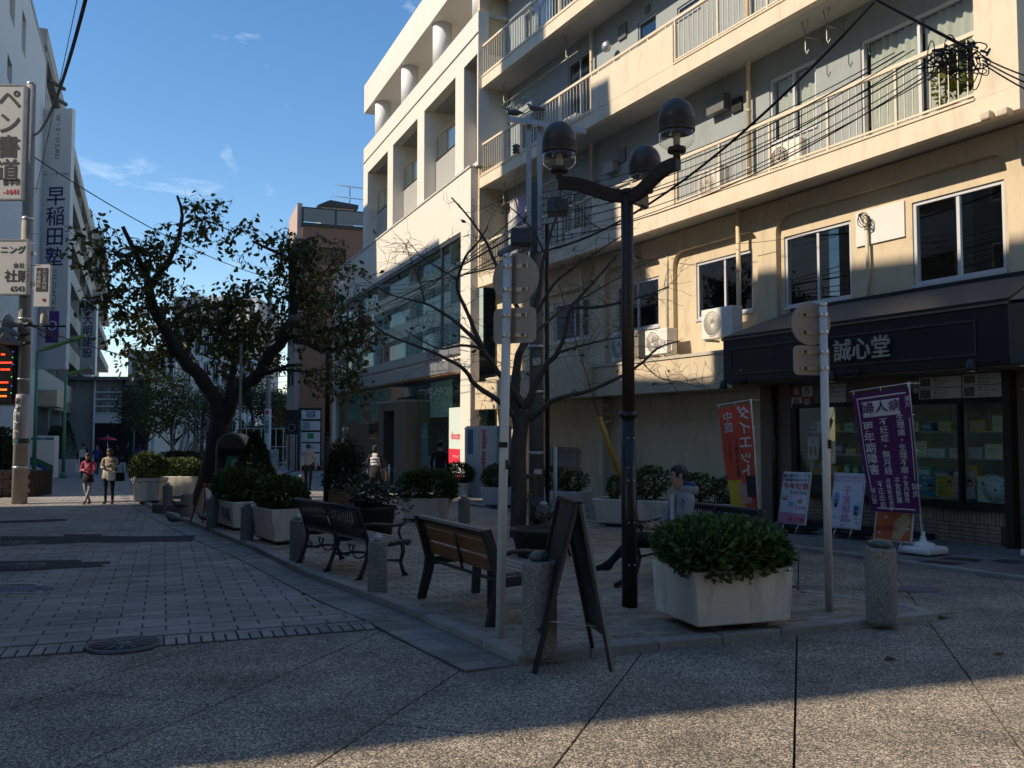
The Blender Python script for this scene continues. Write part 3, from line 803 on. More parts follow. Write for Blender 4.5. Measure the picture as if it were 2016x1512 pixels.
MB().tube([(.8, .55, 9.15), (5.6, .55, 9.15)], .015, 8).build('drying_pole', MATS['pole_steel'], yel)
fit('spot_lamp', mat('lamp_cream', (.55, .47, .35), .5, .1), 1928, 1947, 1937, 218, 236, .14, -.0, .03)
fit('spot_lamp', MATS['lamp_cream'], 1960, 1982, 1970, 212, 228, .16, -.0, .03)
m2 = MB().lathe([(.02, 0), (.14, .05), (.16, .14), (.10, .22), (.02, .24)], 14); u, z = FY.px(1195, 92, .7)
m2.xf(Matrix.Translation((u, .8, z)) @ Matrix.Rotation(R(90), 4, 'X')).build('vent_fan', M_ALU, yel)

# first floor: ochre wall with rounded recesses
wf = [FY.rect(1543, 1675, 1610, 449, 596, .78), FY.rect(1795, 1978, 1886, 375, 548, .78), FY.rect(1363, 1474, 1418, 503, 620, .68), FY.rect(1205, 1290, 1250, 552, 648, .68), FY.rect(1085, 1162, 1124, 590, 668, .68)]
holes_wall(MB(), UL + .05, 22, 2.5, 6.47, .80, 1.0, wf).build('first_floor_wall', M_YEL2, yel)
def rrect(u0, u1, z0, z1, r, y, n=6):
    pts = [(u0, y, z0)]
    for i in range(n + 1): t = math.pi / 2 * i / n; pts.append((u0 + r - r * math.cos(t), y, z1 - r + r * math.sin(t)))
    for i in range(n + 1): t = math.pi / 2 * i / n; pts.append((u1 - r + r * math.sin(t), y, z1 - r + r * math.cos(t)))
    pts.append((u1, y, z0)); return pts
rec = []
a0, a1 = FY.px(1528, 500, .68)[0], FY.px(1985, 430, .68)[0]
rec.append((a0, a1, 2.52, FY.px(1860, 330, .68)[1]))
rec.append((FY.px(1325, 560, .68)[0], FY.px(1492, 540, .68)[0], 2.52, FY.px(1410, 474, .68)[1]))
rec.append((FY.px(1190, 590, .68)[0], FY.px(1300, 580, .68)[0], 2.52, FY.px(1250, 515, .68)[1]))
rec.append((FY.px(1060, 620, .68)[0], FY.px(1158, 600, .68)[0], 2.52, FY.px(1110, 575, .68)[1]))
MB().prism([(UL + .05, .68, 2.5), (22, .68, 2.5), (22, .68, 6.468), (UL + .05, .68, 6.468)], (0, .118, 0), [list(reversed(rrect(a, b, c, d, .32, .68))) for a, b, c, d in rec]).build('raised_surround', M_YEL2, yel)
for i, (a, b, c, d) in enumerate(wf): window(yel, a + .004, b - .004, c + .004, d - .004, .83, M_WHITEF, 2, GL_DARK, fr=.06)
u0, u1, z0, z1 = FY.rect(1684, 1780, 1732, 407, 476, .76)
pbox('blank_board', mat('board_white', (.68, .67, .64), .6, .06, 3), yel, u0, u1, .765, .797, z0, z1)
u0, z0 = FY.px(1697, 420, .6); m2 = MB().tube([(u0, .7, z0), (u0 + .03, .7, z0 - 1.2), (u0 - .05, .68, z0 - 1.75), (u0 - .5, .66, z0 - 2.0), (u0 - 1.6, .62, z0 - 2.02), (u0 - 2.5, .5, z0 - 2.25)], [.035] * 6, 10); m2.build('conduit', mat('conduit_cream', (.55, .50, .38), .6, .1), yel)
m2 = MB()
for i in range(5): m2.tube([(u0 + .12 * math.cos(t + i), .62 + .02 * i, z0 - .12 + .14 * math.sin(t * 1.0 + i * .4)) for t in [k * math.pi / 7 for k in range(15)]], .008, 5)
m2.build('coiled_cable', M_BLACKM, yel)
u0, z0 = FY.px(1310, 560, .62); MB().tube([(u0, .7, z0 + .7), (u0 + .02, .66, z0 + .55), (u0, .66, z0 - .4), (u0 + .02, .66, z0 - 1.6)], .04, 8).build('conduit', MATS['conduit_cream'], yel)
# ledge over the ground floor, left of the shop sign
MB().box(UL + .8, 12.5, -.02, .68, 2.55, 3.30).build('ledge', M_YEL2, yel)
MB().box(UL + .8, 12.5, -.05, .678, 3.302, 3.37).build('ledge_coping', mat('coping', (.50, .46, .37), .8, .1, 6, dirt=.3), yel)
MB().box(UL + 3.4, UL + 7.2, -.34, -.022, 2.53, 3.42).build('duct_box', M_YEL2, yel)
MB().box(.2, 2.2, -.15, .68, 2.35, 3.25).build('duct_box', M_YEL2, yel)
# ground floor wall and its barred window
bw = FY.rect(1088, 1145, 1117, 880, 925, .68)
holes_wall(MB(), UL + .05, 13.0, -.9, 2.56, .68, .9, [(bw[0] + .12, bw[1] - .12, bw[2] + .1, bw[3] - .05)]).build('ground_floor_wall', M_YEL2, yel)
MB().box(bw[0] + .12, bw[1] - .12, .80, .82, bw[2] + .1, bw[3] - .05).build('frosted_pane', mat('frosted', (.5, .5, .47), .6, .1), yel)
m2 = MB().box(bw[0], bw[1], .60, .625, bw[2] + .06, bw[2] + .085).box(bw[0], bw[1], .60, .625, bw[3] - .14, bw[3] - .115)
for i in range(15):
    u = bw[0] + .02 + (bw[1] - bw[0] - .04) * i / 14; m2.box(u - .009, u + .009, .58, .6, bw[2], bw[3])
for u in (bw[0] + .01, bw[1] - .03): m2.box(u, u + .02, .6, .7, bw[2] + .05, bw[2] + .08).box(u, u + .02, .6, .7, bw[3] - .14, bw[3] - .12)
m2.build('window_bars', mat('bar_grey', (.22, .22, .21), .5, .1, metal=.3), yel)
MB().box(6.3, 6.9, .45, .68, -.9, 2.5).build('pilaster', M_YEL2, yel)
MB().box(UL + .05, 13, .6, .68, -.9, -.28).build('plinth', mat('plinth', (.28, .24, .19), .9, .15, 8, dirt=.3), yel)

# ------------------------------------------------------------------ shop front
shop = FY.root('shop_front', 'black fascia shop front with grey lean-to roof, tiled base and lit poster panels', 'shop')
M_SIGN = mat('black_sign', (.013, .014, .017), .42, .25, 3)
M_ROOFG = mat('grey_sheet_roof', (.075, .073, .07), .45, .12, 2)
SU0, SU1, SY, SB, ST = 12.62, 18.75, -.36, 2.62, 3.50
MB().box(SU0, SU1, SY, .62, SB, ST).build('fascia_box', M_SIGN, shop)
m2 = MB().prism([(SU1, SY, SB), (SU1 + 3, SY + .9, SB), (SU1 + 3, SY + 2, SB), (SU1 + .002, .62, SB)], (0, 0, ST - SB)); m2.build('fascia_box', M_SIGN, shop)
m2 = MB()
for (a, b, c, d) in ((SU0 + .22, SU1 - .5, SB + .16, SB + .19), (SU0 + .22, SU1 - .5, ST - .2, ST - .17), (SU0 + .22, SU0 + .25, SB + .19, ST - .2), (SU1 - .53, SU1 - .5, SB + .19, ST - .2)): m2.box(a, b, SY - .022, SY - .001, c, d)
m2.build('fascia_moulding', mat('black_moulding', (.05, .052, .056), .4, .1), shop)
MB().box(SU0 - .03, SU1 + .02, SY - .03, .6, ST + .002, ST + .035).build('roof_edge', mat('brown_edge', (.16, .13, .09), .6, .15), shop)
MB().box(SU0 - .02, SU1, SY - .02, .6, ST + .037, ST + .08).build('gutter_strip', M_SIGN, shop)
m2 = MB(); m2.add([(SU0 + .0, SY, ST + .09), (SU1 + .0, SY, ST + .09), (SU1 - .05, .66, 4.08), (SU0 + .9, .66, 4.08), (SU0, .66, ST + .09), (SU1, .66, ST + .09)], [(0, 1, 2, 3), (0, 3, 4), (1, 5, 2), (0, 4, 5, 1)]); m2.build('lean_to_roof', M_ROOFG, shop)
MB().box(SU0 + .9, SU1, .62, .676, 4.04, 4.13).build('flashing', M_SIGN, shop)
m2 = MB(); m2.add([(SU1 + .01, SY, ST + .05), (SU1 + 2.6, SY + .75, ST + .05), (SU1 + 2.6, .66, 4.06), (SU1 - .02, .66, 4.08)], [(0, 1, 2, 3)]); m2.build('lean_to_roof', mat('brown_sheet_roof', (.13, .11, .095), .5, .12, 2), shop)
M_LET = mat('metal_letters', (.52, .49, .44), .3, .08, 20, metal=.4)
uu = FY.px(1700, 690, SY)
text('誠心堂', .40, M_LET, shop, (uu[0], SY - .05, uu[1]), bold=.012, ext=.02)
def spotlight(u, z):
    m2 = MB().tube([(u + .42, SY - .01, z), (u + .42, SY - .05, z)], .07, 10).tube([(u + .42, SY - .06, z), (u, SY - .16, z)], .012, 6).lathe([(.03, .10), (.06, .08), (.085, -.04), (.09, -.08), (.08, -.085)], 14, (u, SY - .18, z - .06))
    o = m2.build('spotlight', M_BLACKM, shop)
    MB().lathe([(.03, 0), (.075, -.045), (.06, -.05), (.02, -.01)], 14, (u, SY - .18, z - .105)).build('reflector', mat('lamp_chrome', (.8, .8, .8), .15, .03, metal=.9), o)
for px, py in ((1424, 752), (1637, 735), (1912, 712), (2010, 700)):
    u, z = FY.px(px, py, SY - .18); spotlight(u, z)
MB().box(SU0 + .05, 18.8, SY + .1, .66, SB - .028, SB - .003).build('soffit', mat('shop_soffit', (.20, .17, .13), .8, .1), shop)
# glazed bays
M_BRF = mat('bronze_frame', (.055, .042, .033), .4, .15, metal=.4)
M_PINK = mat('brown_pillar', (.17, .12, .09), .7, .1, 4)
G0, G1, GB, GT = 13.55, 18.05, .46, 2.10
MB().box(12.7, G0 - .35, .55, .70, -.5, SB).build('pillar', M_PINK, shop)
MB().tube([(13.15, .50, -.4), (13.15, .50, SB)], .055, 10).build('shutter_rail', M_BRF, shop)
MB().box(G0 - .35, G0 - .02, .58, .72, -.5, SB).build('pillar', M_PINK, shop)
MB().box(G1 + .005, G1 + .14, .5, .7, -.5, SB).build('pillar', M_BRF, shop)
MB().box(G1 + .145, 22, .66, .9, -.5, SB).build('wall_end', M_PINK, shop)
m2 = MB()
for a, b, c, d in ((G0, G1, GB - .10, GB), (G0, G1, GT, GT + .09), (G0, G0 + .10, GB, GT), (15.5, 15.62, GB, GT), (17.2, 17.26, GB, GT)): m2.box(a, b, .60, .70, c, d)
o = m2.build('window', M_BLACKM, shop)
for a, b in ((G0 + .1, 15.5), (15.62, 17.2), (17.26, G1)): MB().box(a, b, .645, .652, GB, GT).build('pane', GL_GREEN, o)
MB().box(G0, G1, .63, .72, GT + .095, SB - .03).build('transom_board', mat('transom', (.2, .16, .12), .7, .1), shop)
MB().box(G0 - .3, 18.2, 1.9, 1.96, -.5, 2.6).box(G0 - .3, 18.2, .72, 1.9, -.5, -.42).box(G0 - .36, G0 - .3, .72, 1.9, -.5, 2.6).box(18.2, 18.26, .72, 1.9, -.5, 2.6).box(G0 - .3, 18.2, .72, 1.9, 2.55, 2.6).build('interior', mat('shop_interior', (.72, .72, .62), .8, .1), shop)
for z in (.78, 1.18, 1.62): MB().box(G0 + .05, G1 - .05, .85, 1.25, z, z + .02).build('shelf', mat('glass_shelf', (.5, .58, .55), .2, .05), shop)
MB().box(G0 + .05, G1 - .05, .80, 1.3, -.45, .44).build('display_base', mat('shop_wood', (.12, .10, .07), .6, .2), shop)
# tiled base: soldier course and stretcher courses
M_TILEB = rndmat('buff_tile', (.30, .22, .165), (.37, .28, .21), .45, 60, .15, .15)
MB().box(G0 - .02, G1, .70, .8, -.5, GB - .1).build('tile_backing', mat('tile_grout', (.09, .06, .05), .9, .1), shop)
tv = MB().box(-.028, .028, 0, .016, -.105, .105).mesh('tile', M_TILEB); th = MB().box(-.108, .108, 0, .016, -.027, .027).mesh('tile', M_TILEB)
zt = GB - .105
n = int((G1 - G0) / .066)
for i in range(n):
    o = link(bpy.data.objects.new('tile', tv), shop); o.location = (G0 + .033 + i * .066, .682, zt - .11)
nr = 8
for j in range(nr):
    for i in range(int((G1 - G0) / .227)):
        o = link(bpy.data.objects.new('tile', th), shop); o.location = (G0 + .115 + i * .227, .682, zt - .225 - .03 - j * .066)
MB().box(G0 - .2, 16.7, .52, .66, -.3, -.09).build('kick_box', mat('kick_black', (.03, .03, .03), .5, .2), shop)
# poster panels over the glass
def panel(name, m, px0, px1, xm, yt, yb, off=.62, par=None, th=.012):
    u0, u1, z0, z1 = FY.rect(px0, px1, xm, yt, yb, off); return pbox(name, m, par, u0, u1, off, off + th, z0, z1), (u0, u1, z0, z1)
M_PAPER = mat('paper', (.62, .62, .58), .6, .04, 4); M_INK = mat('ink', (.03, .03, .035), .7, .05); M_RED = mat('sign_red', (.42, .03, .04), .55, .06); M_PIC = mat('photo_print', (.14, .12, .1), .5, .6, 14)
def cell(m, u0, u1, z0, z1, ch, cm):
    o = pbox('poster_panel', m, shop, u0, u1, .604, .622, z0, z1); text(ch, (z1 - z0) * .8, cm, o, ((u0 + u1) / 2, .600, (z0 + z1) / 2), bold=.006, ext=.001)
u0, u1, z0, z1 = FY.rect(1558, 1600, 1579, 761, 802, .61); um, zm = (u0 + u1) / 2, (z0 + z1) / 2
cell(M_RED, u0, um - .004, zm + .004, z1, '漢', M_PAPER); cell(M_PAPER, um + .004, u1, zm + .004, z1, '方', M_INK); cell(M_PAPER, u0, um - .004, z0, zm - .004, '相', M_INK); cell(M_RED, um + .004, u1, z0, zm - .004, '談', M_PAPER)
for (px0, px1, xm, yt, yb, pic) in ((1603, 1630, 1616, 758, 798, 1), (1630, 1666, 1648, 756, 796, 0), (1810, 1893, 1851, 742, 763, 2), (1810, 1893, 1851, 764, 787, 2), (1896, 1984, 1940, 735, 757, 2), (1896, 1984, 1940, 758, 783, 2)):
    u0, u1, z0, z1 = FY.rect(px0, px1, xm, yt, yb, .61); w = u1 - u0
    o = pbox('poster_panel', M_PAPER if pic != 1 else M_PIC, shop, u0, u1 - .01, .604, .622, z0 + .008, z1)
    if pic == 2: pbox('picture', M_PIC, o, u0 + .02, u0 + w * .28, .600, .603, z0 + .03, z1 - .02)
    if pic != 1:
        for j, t in enumerate(('薬膳のすすめ', '体質に合わせた漢方', '冷えやむくみに', '養生茶とお粥')[:4 if pic == 2 else 3]):
            text(t, (z1 - z0) * .17, M_INK, o, (u0 + w * (.34 if pic == 2 else .1), .602, z1 - (z1 - z0) * (.2 + .2 * j)), align='LEFT', ext=.0005)
u0, u1, z0, z1 = FY.rect(1788, 1807, 1797, 748, 790, .61); o = pbox('poster_panel', M_BLACKM, shop, u0, u1, .604, .622, z0, z1)
text('漢薬\n種類', .12, M_PAPER, o, ((u0 + u1) / 2, .602, (z0 + z1) / 2 + .05), bold=.006, ext=.001)
# window posters standing behind the glass, each a thing
def wposter(px0, px1, xm, yt, yb, col, lines, label, inkcol=None):
    u0, u1, z0, z1 = FY.rect(px0, px1, xm, yt, yb, .70); e = FY.root('window_poster', label, 'poster')
    pbox('sheet', mat('poster_' + label.split()[0], col, .5, .06, 5), e, u0, u1, .70, .706, max(z0, .455), z1)
    for t, s, a, b in lines: text(t, s, inkcol or M_INK, e, (u0 + (u1 - u0) * a, .698, z0 + (z1 - z0) * b), bold=.006, ext=.0005)
    return e, (u0, u1, z0, z1)
M_SKIN = mat('print_skin', (.55, .33, .22), .6, .08)
def face(e, u, z, r):
    MB().lathe([(r * .2, 0), (r, .001), (r * .2, .0015)], 16).xf(Matrix.Translation((u, .697, z)) @ Matrix.Rotation(R(90), 4, 'X')).build('printed_face', M_SKIN, e)
    MB().prism([(u + r * math.cos(t), .6945, z + r * .25 + r * .9 * math.sin(t)) for t in [k * math.pi / 8 for k in range(9)]], (0, .001, 0)).build('printed_hair', M_INK, e)
e, q = wposter(1812, 1842, 1827, 935, 976, (.05, .20, .30), [('精神漢方', .055, .5, .85), ('不眠', .05, .28, .55), ('不安', .05, .28, .32)], 'teal poster with white block words and a small portrait in the shop window', M_PAPER); face(e, q[1] - .09, q[2] + .14, .06)
e, q = wposter(1843, 1880, 1861, 936, 978, (.50, .36, .05), [('ダイエット', .06, .5, .85), ('便秘', .05, .25, .6), ('冷え', .05, .25, .4), ('肥満', .05, .25, .2)], 'yellow poster with white words and a small figure in the shop window'); face(e, q[1] - .1, q[2] + .22, .055)
e, q = wposter(1881, 1919, 1900, 938, 981, (.45, .34, .37), [('子 宝', .09, .5, .85), ('不妊症', .05, .27, .6), ('体外受精', .045, .3, .4), ('妊娠力', .05, .27, .2)], 'pale pink poster with two round faces in the shop window'); face(e, q[1] - .17, q[2] + .22, .055); face(e, q[1] - .08, q[2] + .25, .055)
e, q = wposter(1924, 1988, 1956, 939, 990, (.50, .52, .45), [('肌に届く', .05, .14, .75), ('美容液', .05, .28, .65)], 'white poster with a dotted round dial and an amber bottle in the shop window')
for rr, m in ((.21, mat('dial_white', (.55, .58, .58), .6, .03)), (.02, M_RED)): MB().lathe([(rr, 0), (rr, .001), (.001, .0012)], 28).xf(Matrix.Translation((q[1] - .24, .697 - (.002 if rr < .1 else 0), (q[2] + q[3]) / 2)) @ Matrix.Rotation(R(90), 4, 'X')).build('dial', m, e)
for k in range(12):
    a = k * math.pi / 6; pbox('dial_mark', M_INK, e, q[1] - .24 + .16 * math.cos(a) - .012, q[1] - .24 + .16 * math.cos(a) + .012, .693, .6945, (q[2] + q[3]) / 2 + .16 * math.sin(a) - .008, (q[2] + q[3]) / 2 + .16 * math.sin(a) + .008)
e, q = wposter(1590, 1612, 1601, 860, 905, (.5, .45, .42), [('手の', .06, .5, .8)], 'small white poster with two red hands in the shop window')
for k in (.3, .7): pbox('printed_hand', mat('hand_red', (.38, .10, .07), .6, .1), e, q[0] + (q[1] - q[0]) * k - .03, q[0] + (q[1] - q[0]) * k + .03, .694, .696, q[2] + .08, q[2] + .26, bv=.012)
# medicine boxes on the shelves
r9 = random.Random(5); pal = [(.75, .45, .08), (.6, .08, .06), (.8, .8, .7), (.2, .42, .22), (.75, .68, .4), (.6, .6, .62), (.12, .2, .36), (.8, .72, .2)]
ORD = 'none first second third fourth fifth sixth seventh eighth ninth tenth eleventh twelfth thirteenth fourteenth fifteenth sixteenth seventeenth eighteenth'.split()
for z in (.805, 1.205, 1.645):
    u = G0 + .2; kb = 0
    while u < G1 - .35:
        w = r9.uniform(.12, .34); h = r9.uniform(.12, .3); ci = r9.randrange(8); kb += 1
        lab = '%s %s medicine box on the %s shop shelf, %s from the pillar' % (('narrow', 'wide')[w > .22] if h < .22 else ('slim tall', 'broad tall')[w > .22], ('amber', 'red', 'cream', 'green', 'straw', 'grey', 'navy', 'yellow')[ci], {.805: 'lowest', 1.205: 'middle', 1.645: 'top'}[z], ORD[kb])
        e = FY.root('medicine_box', lab, 'box', 'medicine boxes on the shop shelves')
        pbox('carton', mat('carton_%d' % ci, pal[ci], .55, .12, 20), e, u, u + w, .88, 1.02, z - .002, z + h, bv=.004)
        pbox('print', mat('carton_print', (.55, .53, .48), .6, .2, 25), e, u + w * .15, u + w * .85, .876, .879, z + h * .3, z + h * .75)
        u += w + r9.uniform(.01, .16)
# air conditioner units, each a thing
M_ACW = mat('ac_white', (.74, .71, .66), .45, .05, 6); M_ACG = mat('ac_grille', (.42, .39, .34), .5, .1, 20)
def aircon(u, y, z, label, w=.80, h=.58, d=.30, stand=True, vert=False):
    e = FY.root('air_conditioner', label, 'air conditioner', 'air conditioners on the apartment house')
    bevel(MB().box(u, u + w, y, y + d, z, z + h).build('casing', M_ACW, e), .015)
    cx, cz, rr = u + w * .36, z + h * .5, h * .41
    m2 = MB()
    MB().lathe([(rr * 1.04, 0), (rr * 1.04, .012), (rr * .98, .014), (rr * .98, 0)], 28).xf(Matrix.Translation((cx, y - .003, cz)) @ Matrix.Rotation(R(90), 4, 'X')).build('fan_ring', M_ACW, e)
    MB().lathe([(rr, 0), (rr, .003), (.01, .003)], 28).xf(Matrix.Translation((cx, y - .002, cz)) @ Matrix.Rotation(R(90), 4, 'X')).build('fan_recess', M_ACG if not vert else M_DARK, e)
    for i in range(30):
        a = i * 2 * math.pi / 30
        m2.tube([(cx + rr * k * math.cos(a + k * .9), y - .009, cz + rr * k * math.sin(a + k * .9)) for k in (.14, .4, .7, .98)], .0055, 4)
    for k in (.5, .8): m2.tube([(cx + rr * k * math.cos(t), y - .011, cz + rr * k * math.sin(t)) for t in [j * math.pi / 10 for j in range(20)]], .004, 4, closed=True)
    m2.lathe([(rr * .13, 0), (rr * .1, .012), (.005, .014)], 12, (0, 0, 0)) if False else None
    m2.build('fan_guard', M_ACW, e)
    MB().box(u + w + .001, u + w + .05, y + d * .35, y + d * .8, z + .06, z + .24).box(u + w * .72, u + w * .92, y - .004, y - .001, z + h * .86, z + h * .9).build('valve_cover', M_ACW, e)
    if stand:
        MB().box(u + .08, u + .12, y + .02, y + d + .12, z - .05, z - .002).box(u + w - .12, u + w - .08, y + .02, y + d + .12, z - .05, z - .002).build('bracket', M_ALU, e)
    return e
u, z = FY.px(1381, 672, .15); aircon(u, .15, z + .03, 'white air conditioner unit fixed to the ochre wall beside the black shop sign', 1.0, .66)
u, z = FY.px(1270, 700, .15); aircon(u, .15, z - .0, 'white air conditioner on the ledge with a half shaded fan', .86, .6)
u, z = FY.px(1205, 712, .15); aircon(u, .15, z - .0, 'tall shaded air conditioner on the ledge behind the lamp post', .75, .75)
u, z = FY.px(1375, 372, .35); aircon(u, .35, 6.86, 'white air conditioner behind the balcony railing by the service cables', .78, .68)
u, z = FY.px(1513, 320, .35); aircon(u, .35, 6.86, 'cream air conditioner with louvred face below the curtained balcony window', .85, .62, vert=True)
u, z = FY.px(1105, 260, .35); aircon(u, .4, 10.2, 'small air conditioner on the balcony beside the cream downpipe', .7, .5)
u, z = FY.px(1110, 480, .35); aircon(u, .4, 6.86, 'low air conditioner on the shaded lower balcony', .8, .5)
# potted plants on the balcony
LEAF_B = leafmat('balcony_leaf', [(.05, .09, .02), (.10, .15, .03), (.20, .16, .03)])
for px, kind, lab in ((1858, 0, 'leafy potted plant with red tinted leaves on the balcony'), (1880, 1, 'tall spiky potted plant behind the balcony railing'), (1920, 1, 'green spiky potted plant beside the balcony corner pier')):
    u = FY.px(px, 230, .35)[0]; e = FY.root('potted_plant', lab, 'plant', None); e.location = FY.w(u, .40, 6.8)
    e.rotation_euler = (0, 0, YA)
    MB().lathe([(.09, 0), (.13, .2), (.14, .2), (.12, .19)], 14).build('pot', mat('plant_pot', (.30, .16, .10), .7, .15), e)
    MB().tube([(0, 0, .18), (.02, 0, .45), (-.02, .01, .7)], [.02, .015, .01], 6).build('stem', mat('stem', (.18, .12, .07), .8, .2), e)
    if kind: m2 = leaf_cloud(60, lambda r: (Vector((0, 0, r.choice((.45, .75, .95)))), Vector((r.gauss(0, 1), r.gauss(0, 1), .3)).normalized()), .3, px, up=.5)
    else: m2 = leaf_cloud(160, ellipsoid(.22, .16, .28, (0, 0, .62)), .1, px)
    m2.build('leaves', LEAF_B, e)
# washing and hangers
for px, py, lab in ((1008, 205, 'round grey peg hanger on the balcony drying pole'), (1022, 195, 'wide peg hanger full of grey pegs on the drying pole'), (1039, 190, 'square peg hanger nearest the middle of the drying pole')):
    u = FY.px(px, py, .55)[0]; e = FY.root('peg_hanger', lab, 'hanger'); z = 12.53
    m2 = MB().tube([(u, .55, z + .05), (u, .55, z - .1)], .008, 5)
    for a in range(4): m2.tube([(u, .55, z - .1), (u + .22 * math.cos(a * 1.57 + .7), .55 + .15 * math.sin(a * 1.57 + .7), z - .3)], .006, 5)
    m2.tube([(u + .24 * math.cos(t), .55 + .16 * math.sin(t), z - .3) for t in [k * math.pi / 8 for k in range(16)]], .014, 5, closed=True); m2.build('frame', mat('hanger_plastic', (.32, .36, .38), .5, .1), e)
    m2 = MB()
    for k in range(14): t = k * .449; m2.box(u + .22 * math.cos(t) - .012, u + .22 * math.cos(t) + .012, .55 + .15 * math.sin(t) - .006, .55 + .15 * math.sin(t) + .006, z - .42, z - .31)
    m2.build('pegs', MATS['hanger_plastic'], e)
def cloth(u, y, z, w, h, m, lab):
    e = FY.root('washing', lab, 'laundry'); vs = []; n = 10
    for j in range(7):
        for i in range(n + 1): vs.append((u + w * (i / n - .5) * (1 - .05 * j), y + .05 * math.sin(i * 1.3 + j * .5) + .02 * math.sin(j), z - h * j / 6))
    MB().add(vs, [(j * (n + 1) + i, j * (n + 1) + i + 1, (j + 1) * (n + 1) + i + 1, (j + 1) * (n + 1) + i) for j in range(6) for i in range(n)], True).build('cloth', m, e, fix=False)
cloth(FY.px(1022, 420, .5)[0], .55, 9.13, .6, .9, mat('lilac_cloth', (.45, .36, .50), .9, .35, 9), 'lilac patterned cloth hung to dry on the shaded balcony')
cloth(FY.px(1010, 420, .5)[0] - .2, .57, 9.13, .4, .8, mat('pale_cloth', (.6, .58, .55), .9, .1, 9), 'pale towel hung beside the lilac cloth on the balcony')
cloth(FY.px(1063, 40, .5)[0], .45, 15.6, .8, .9, mat('bluewhite_cloth', (.42, .46, .62), .9, .3, 7), 'pale blue sheet hung on the top balcony')
# ================================================================== OFFICE BUILDING WITH THE GLASS SHOP
M_OFF = mat('office_panel', (.70, .655, .575), .8, .03, .8, .05, 200, dirt=.08)
M_OFFG = mat('office_grey', (.46, .46, .44), .7, .04, 2)
M_LOUV = mat('louvre_soffit', (.22, .25, .23), .6, .05, 20)
CA = math.atan2(-1, .429)
_p = AT(927, 327, 28.0)
FCc = Fac(_p.x, _p.y, CA)
off = FCc.root('office_building', 'cream office building with square balcony recesses, round columns and a tall glass shop', 'building')
_k = 29.45 / 28
off.location = (_p.x * _k, _p.y * _k, CAMH * (1 - _k)); off.scale = (_k, _k, _k)
M_GRND = gz(34)
# upper storeys
UO = -15.05
GL_WIN = glassmat('coated_glass', (.90, .985, .97), .985, .01, 3.0)
GL_SHOP = glassmat('shop_glass', (.88, .98, .95), .985, .01, 1.6)
nich = [(-14.2, -10.65), (-9.8, -6.3), (-5.42, -1.9), (-1.05, .2)]
holes_wall(MB(), UO, .28, 10.12, 15.15, .14, .5, [(a, b, 10.25, 13.78) for a, b in nich]).build('upper_wall', M_OFF, off)
for a, b in nich:                  # recess: cheeks, back, louvred soffit, glass balustrade over a ribbed panel
    MB().box(a - .02, a, .5, 2.6, 10.2, 13.8).build('recess_cheek', M_OFF, off)
    MB().box(b, b + .02, .5, 2.6, 10.2, 13.8).build('recess_cheek', M_OFF, off)
    if b < 0: MB().box(a, b, 2.6, 2.7, 10.2, 13.8).build('recess_back', M_OFF, off)
    so = MB().box(a, b, .5, 2.6, 13.79, 13.83).build('soffit', M_LOUV, off)
    m2 = MB()
    for k in range(26): u = a + .05 + (b - a - .1) * k / 25; m2.box(u - .02, u + .02, .16, 2.58, 13.765, 13.788)
    m2.build('soffit_slats', mat('slat_grey', (.33, .35, .32), .6, .05), so)
    bal = MB().box(a + .02, b - .02, .62, .66, 10.55, 11.85).build('balcony_panel', M_OFFG, off)
    m2 = MB()
    for k in range(22): z = 10.58 + k * .058; m2.box(a + .02, b - .02, .605, .619, z, z + .03)
    m2.build('panel_ribs', mat('rib_white', (.62, .61, .57), .6, .04), bal)
    MB().box(a + .02, b - .02, .6, .68, 11.855, 11.91).build('panel_cap', M_BLACKM, bal)
    n = 3
    for k in range(n):
        w = (b - a - .1) / n; x = a + .05 + w * k; MB().box(x + .015, x + w - .015, .635, .645, 11.92, 12.62).build('glass_balustrade', GL_GREEN, bal)
    m2 = MB().box(a + .03, b - .03, .63, .66, 12.78, 12.81)
    for k in range(n + 1): x = a + .05 + (b - a - .1) * k / n; m2.box(x - .012, x + .012, .63, .655, 11.91, 12.79)
    m2.build('balustrade_rail', mat('bronze_rail', (.14, .11, .07), .5, .1, metal=.4), bal)
MB().box(UO, .28, .10, .14, 14.42, 14.45).build('panel_joint', M_OFFG, off)
# open top storey
for u in (-13.35, -9.0, -4.75, -.55): MB().cyl(u, .62, 15.15, 16.9, .36, n=28).build('column', mat('column_white', (.72, .72, .70), .6, .03), off)
MB().box(UO, .28, .14, 11, 16.9, 18.25).build('roof_fascia', M_OFF, off)
MB().box(UO + .2, .28, .5, 11, 15.02, 15.13).build('terrace_floor', M_OFFG, off)
MB().box(UO + .5, .28, 3.4, 3.6, 15.13, 16.9).build('terrace_wall', M_OFF, off)
MB().box(UO, UO + .02, .5, 11, 10.13, 15.15).build('gable', M_OFF, off)
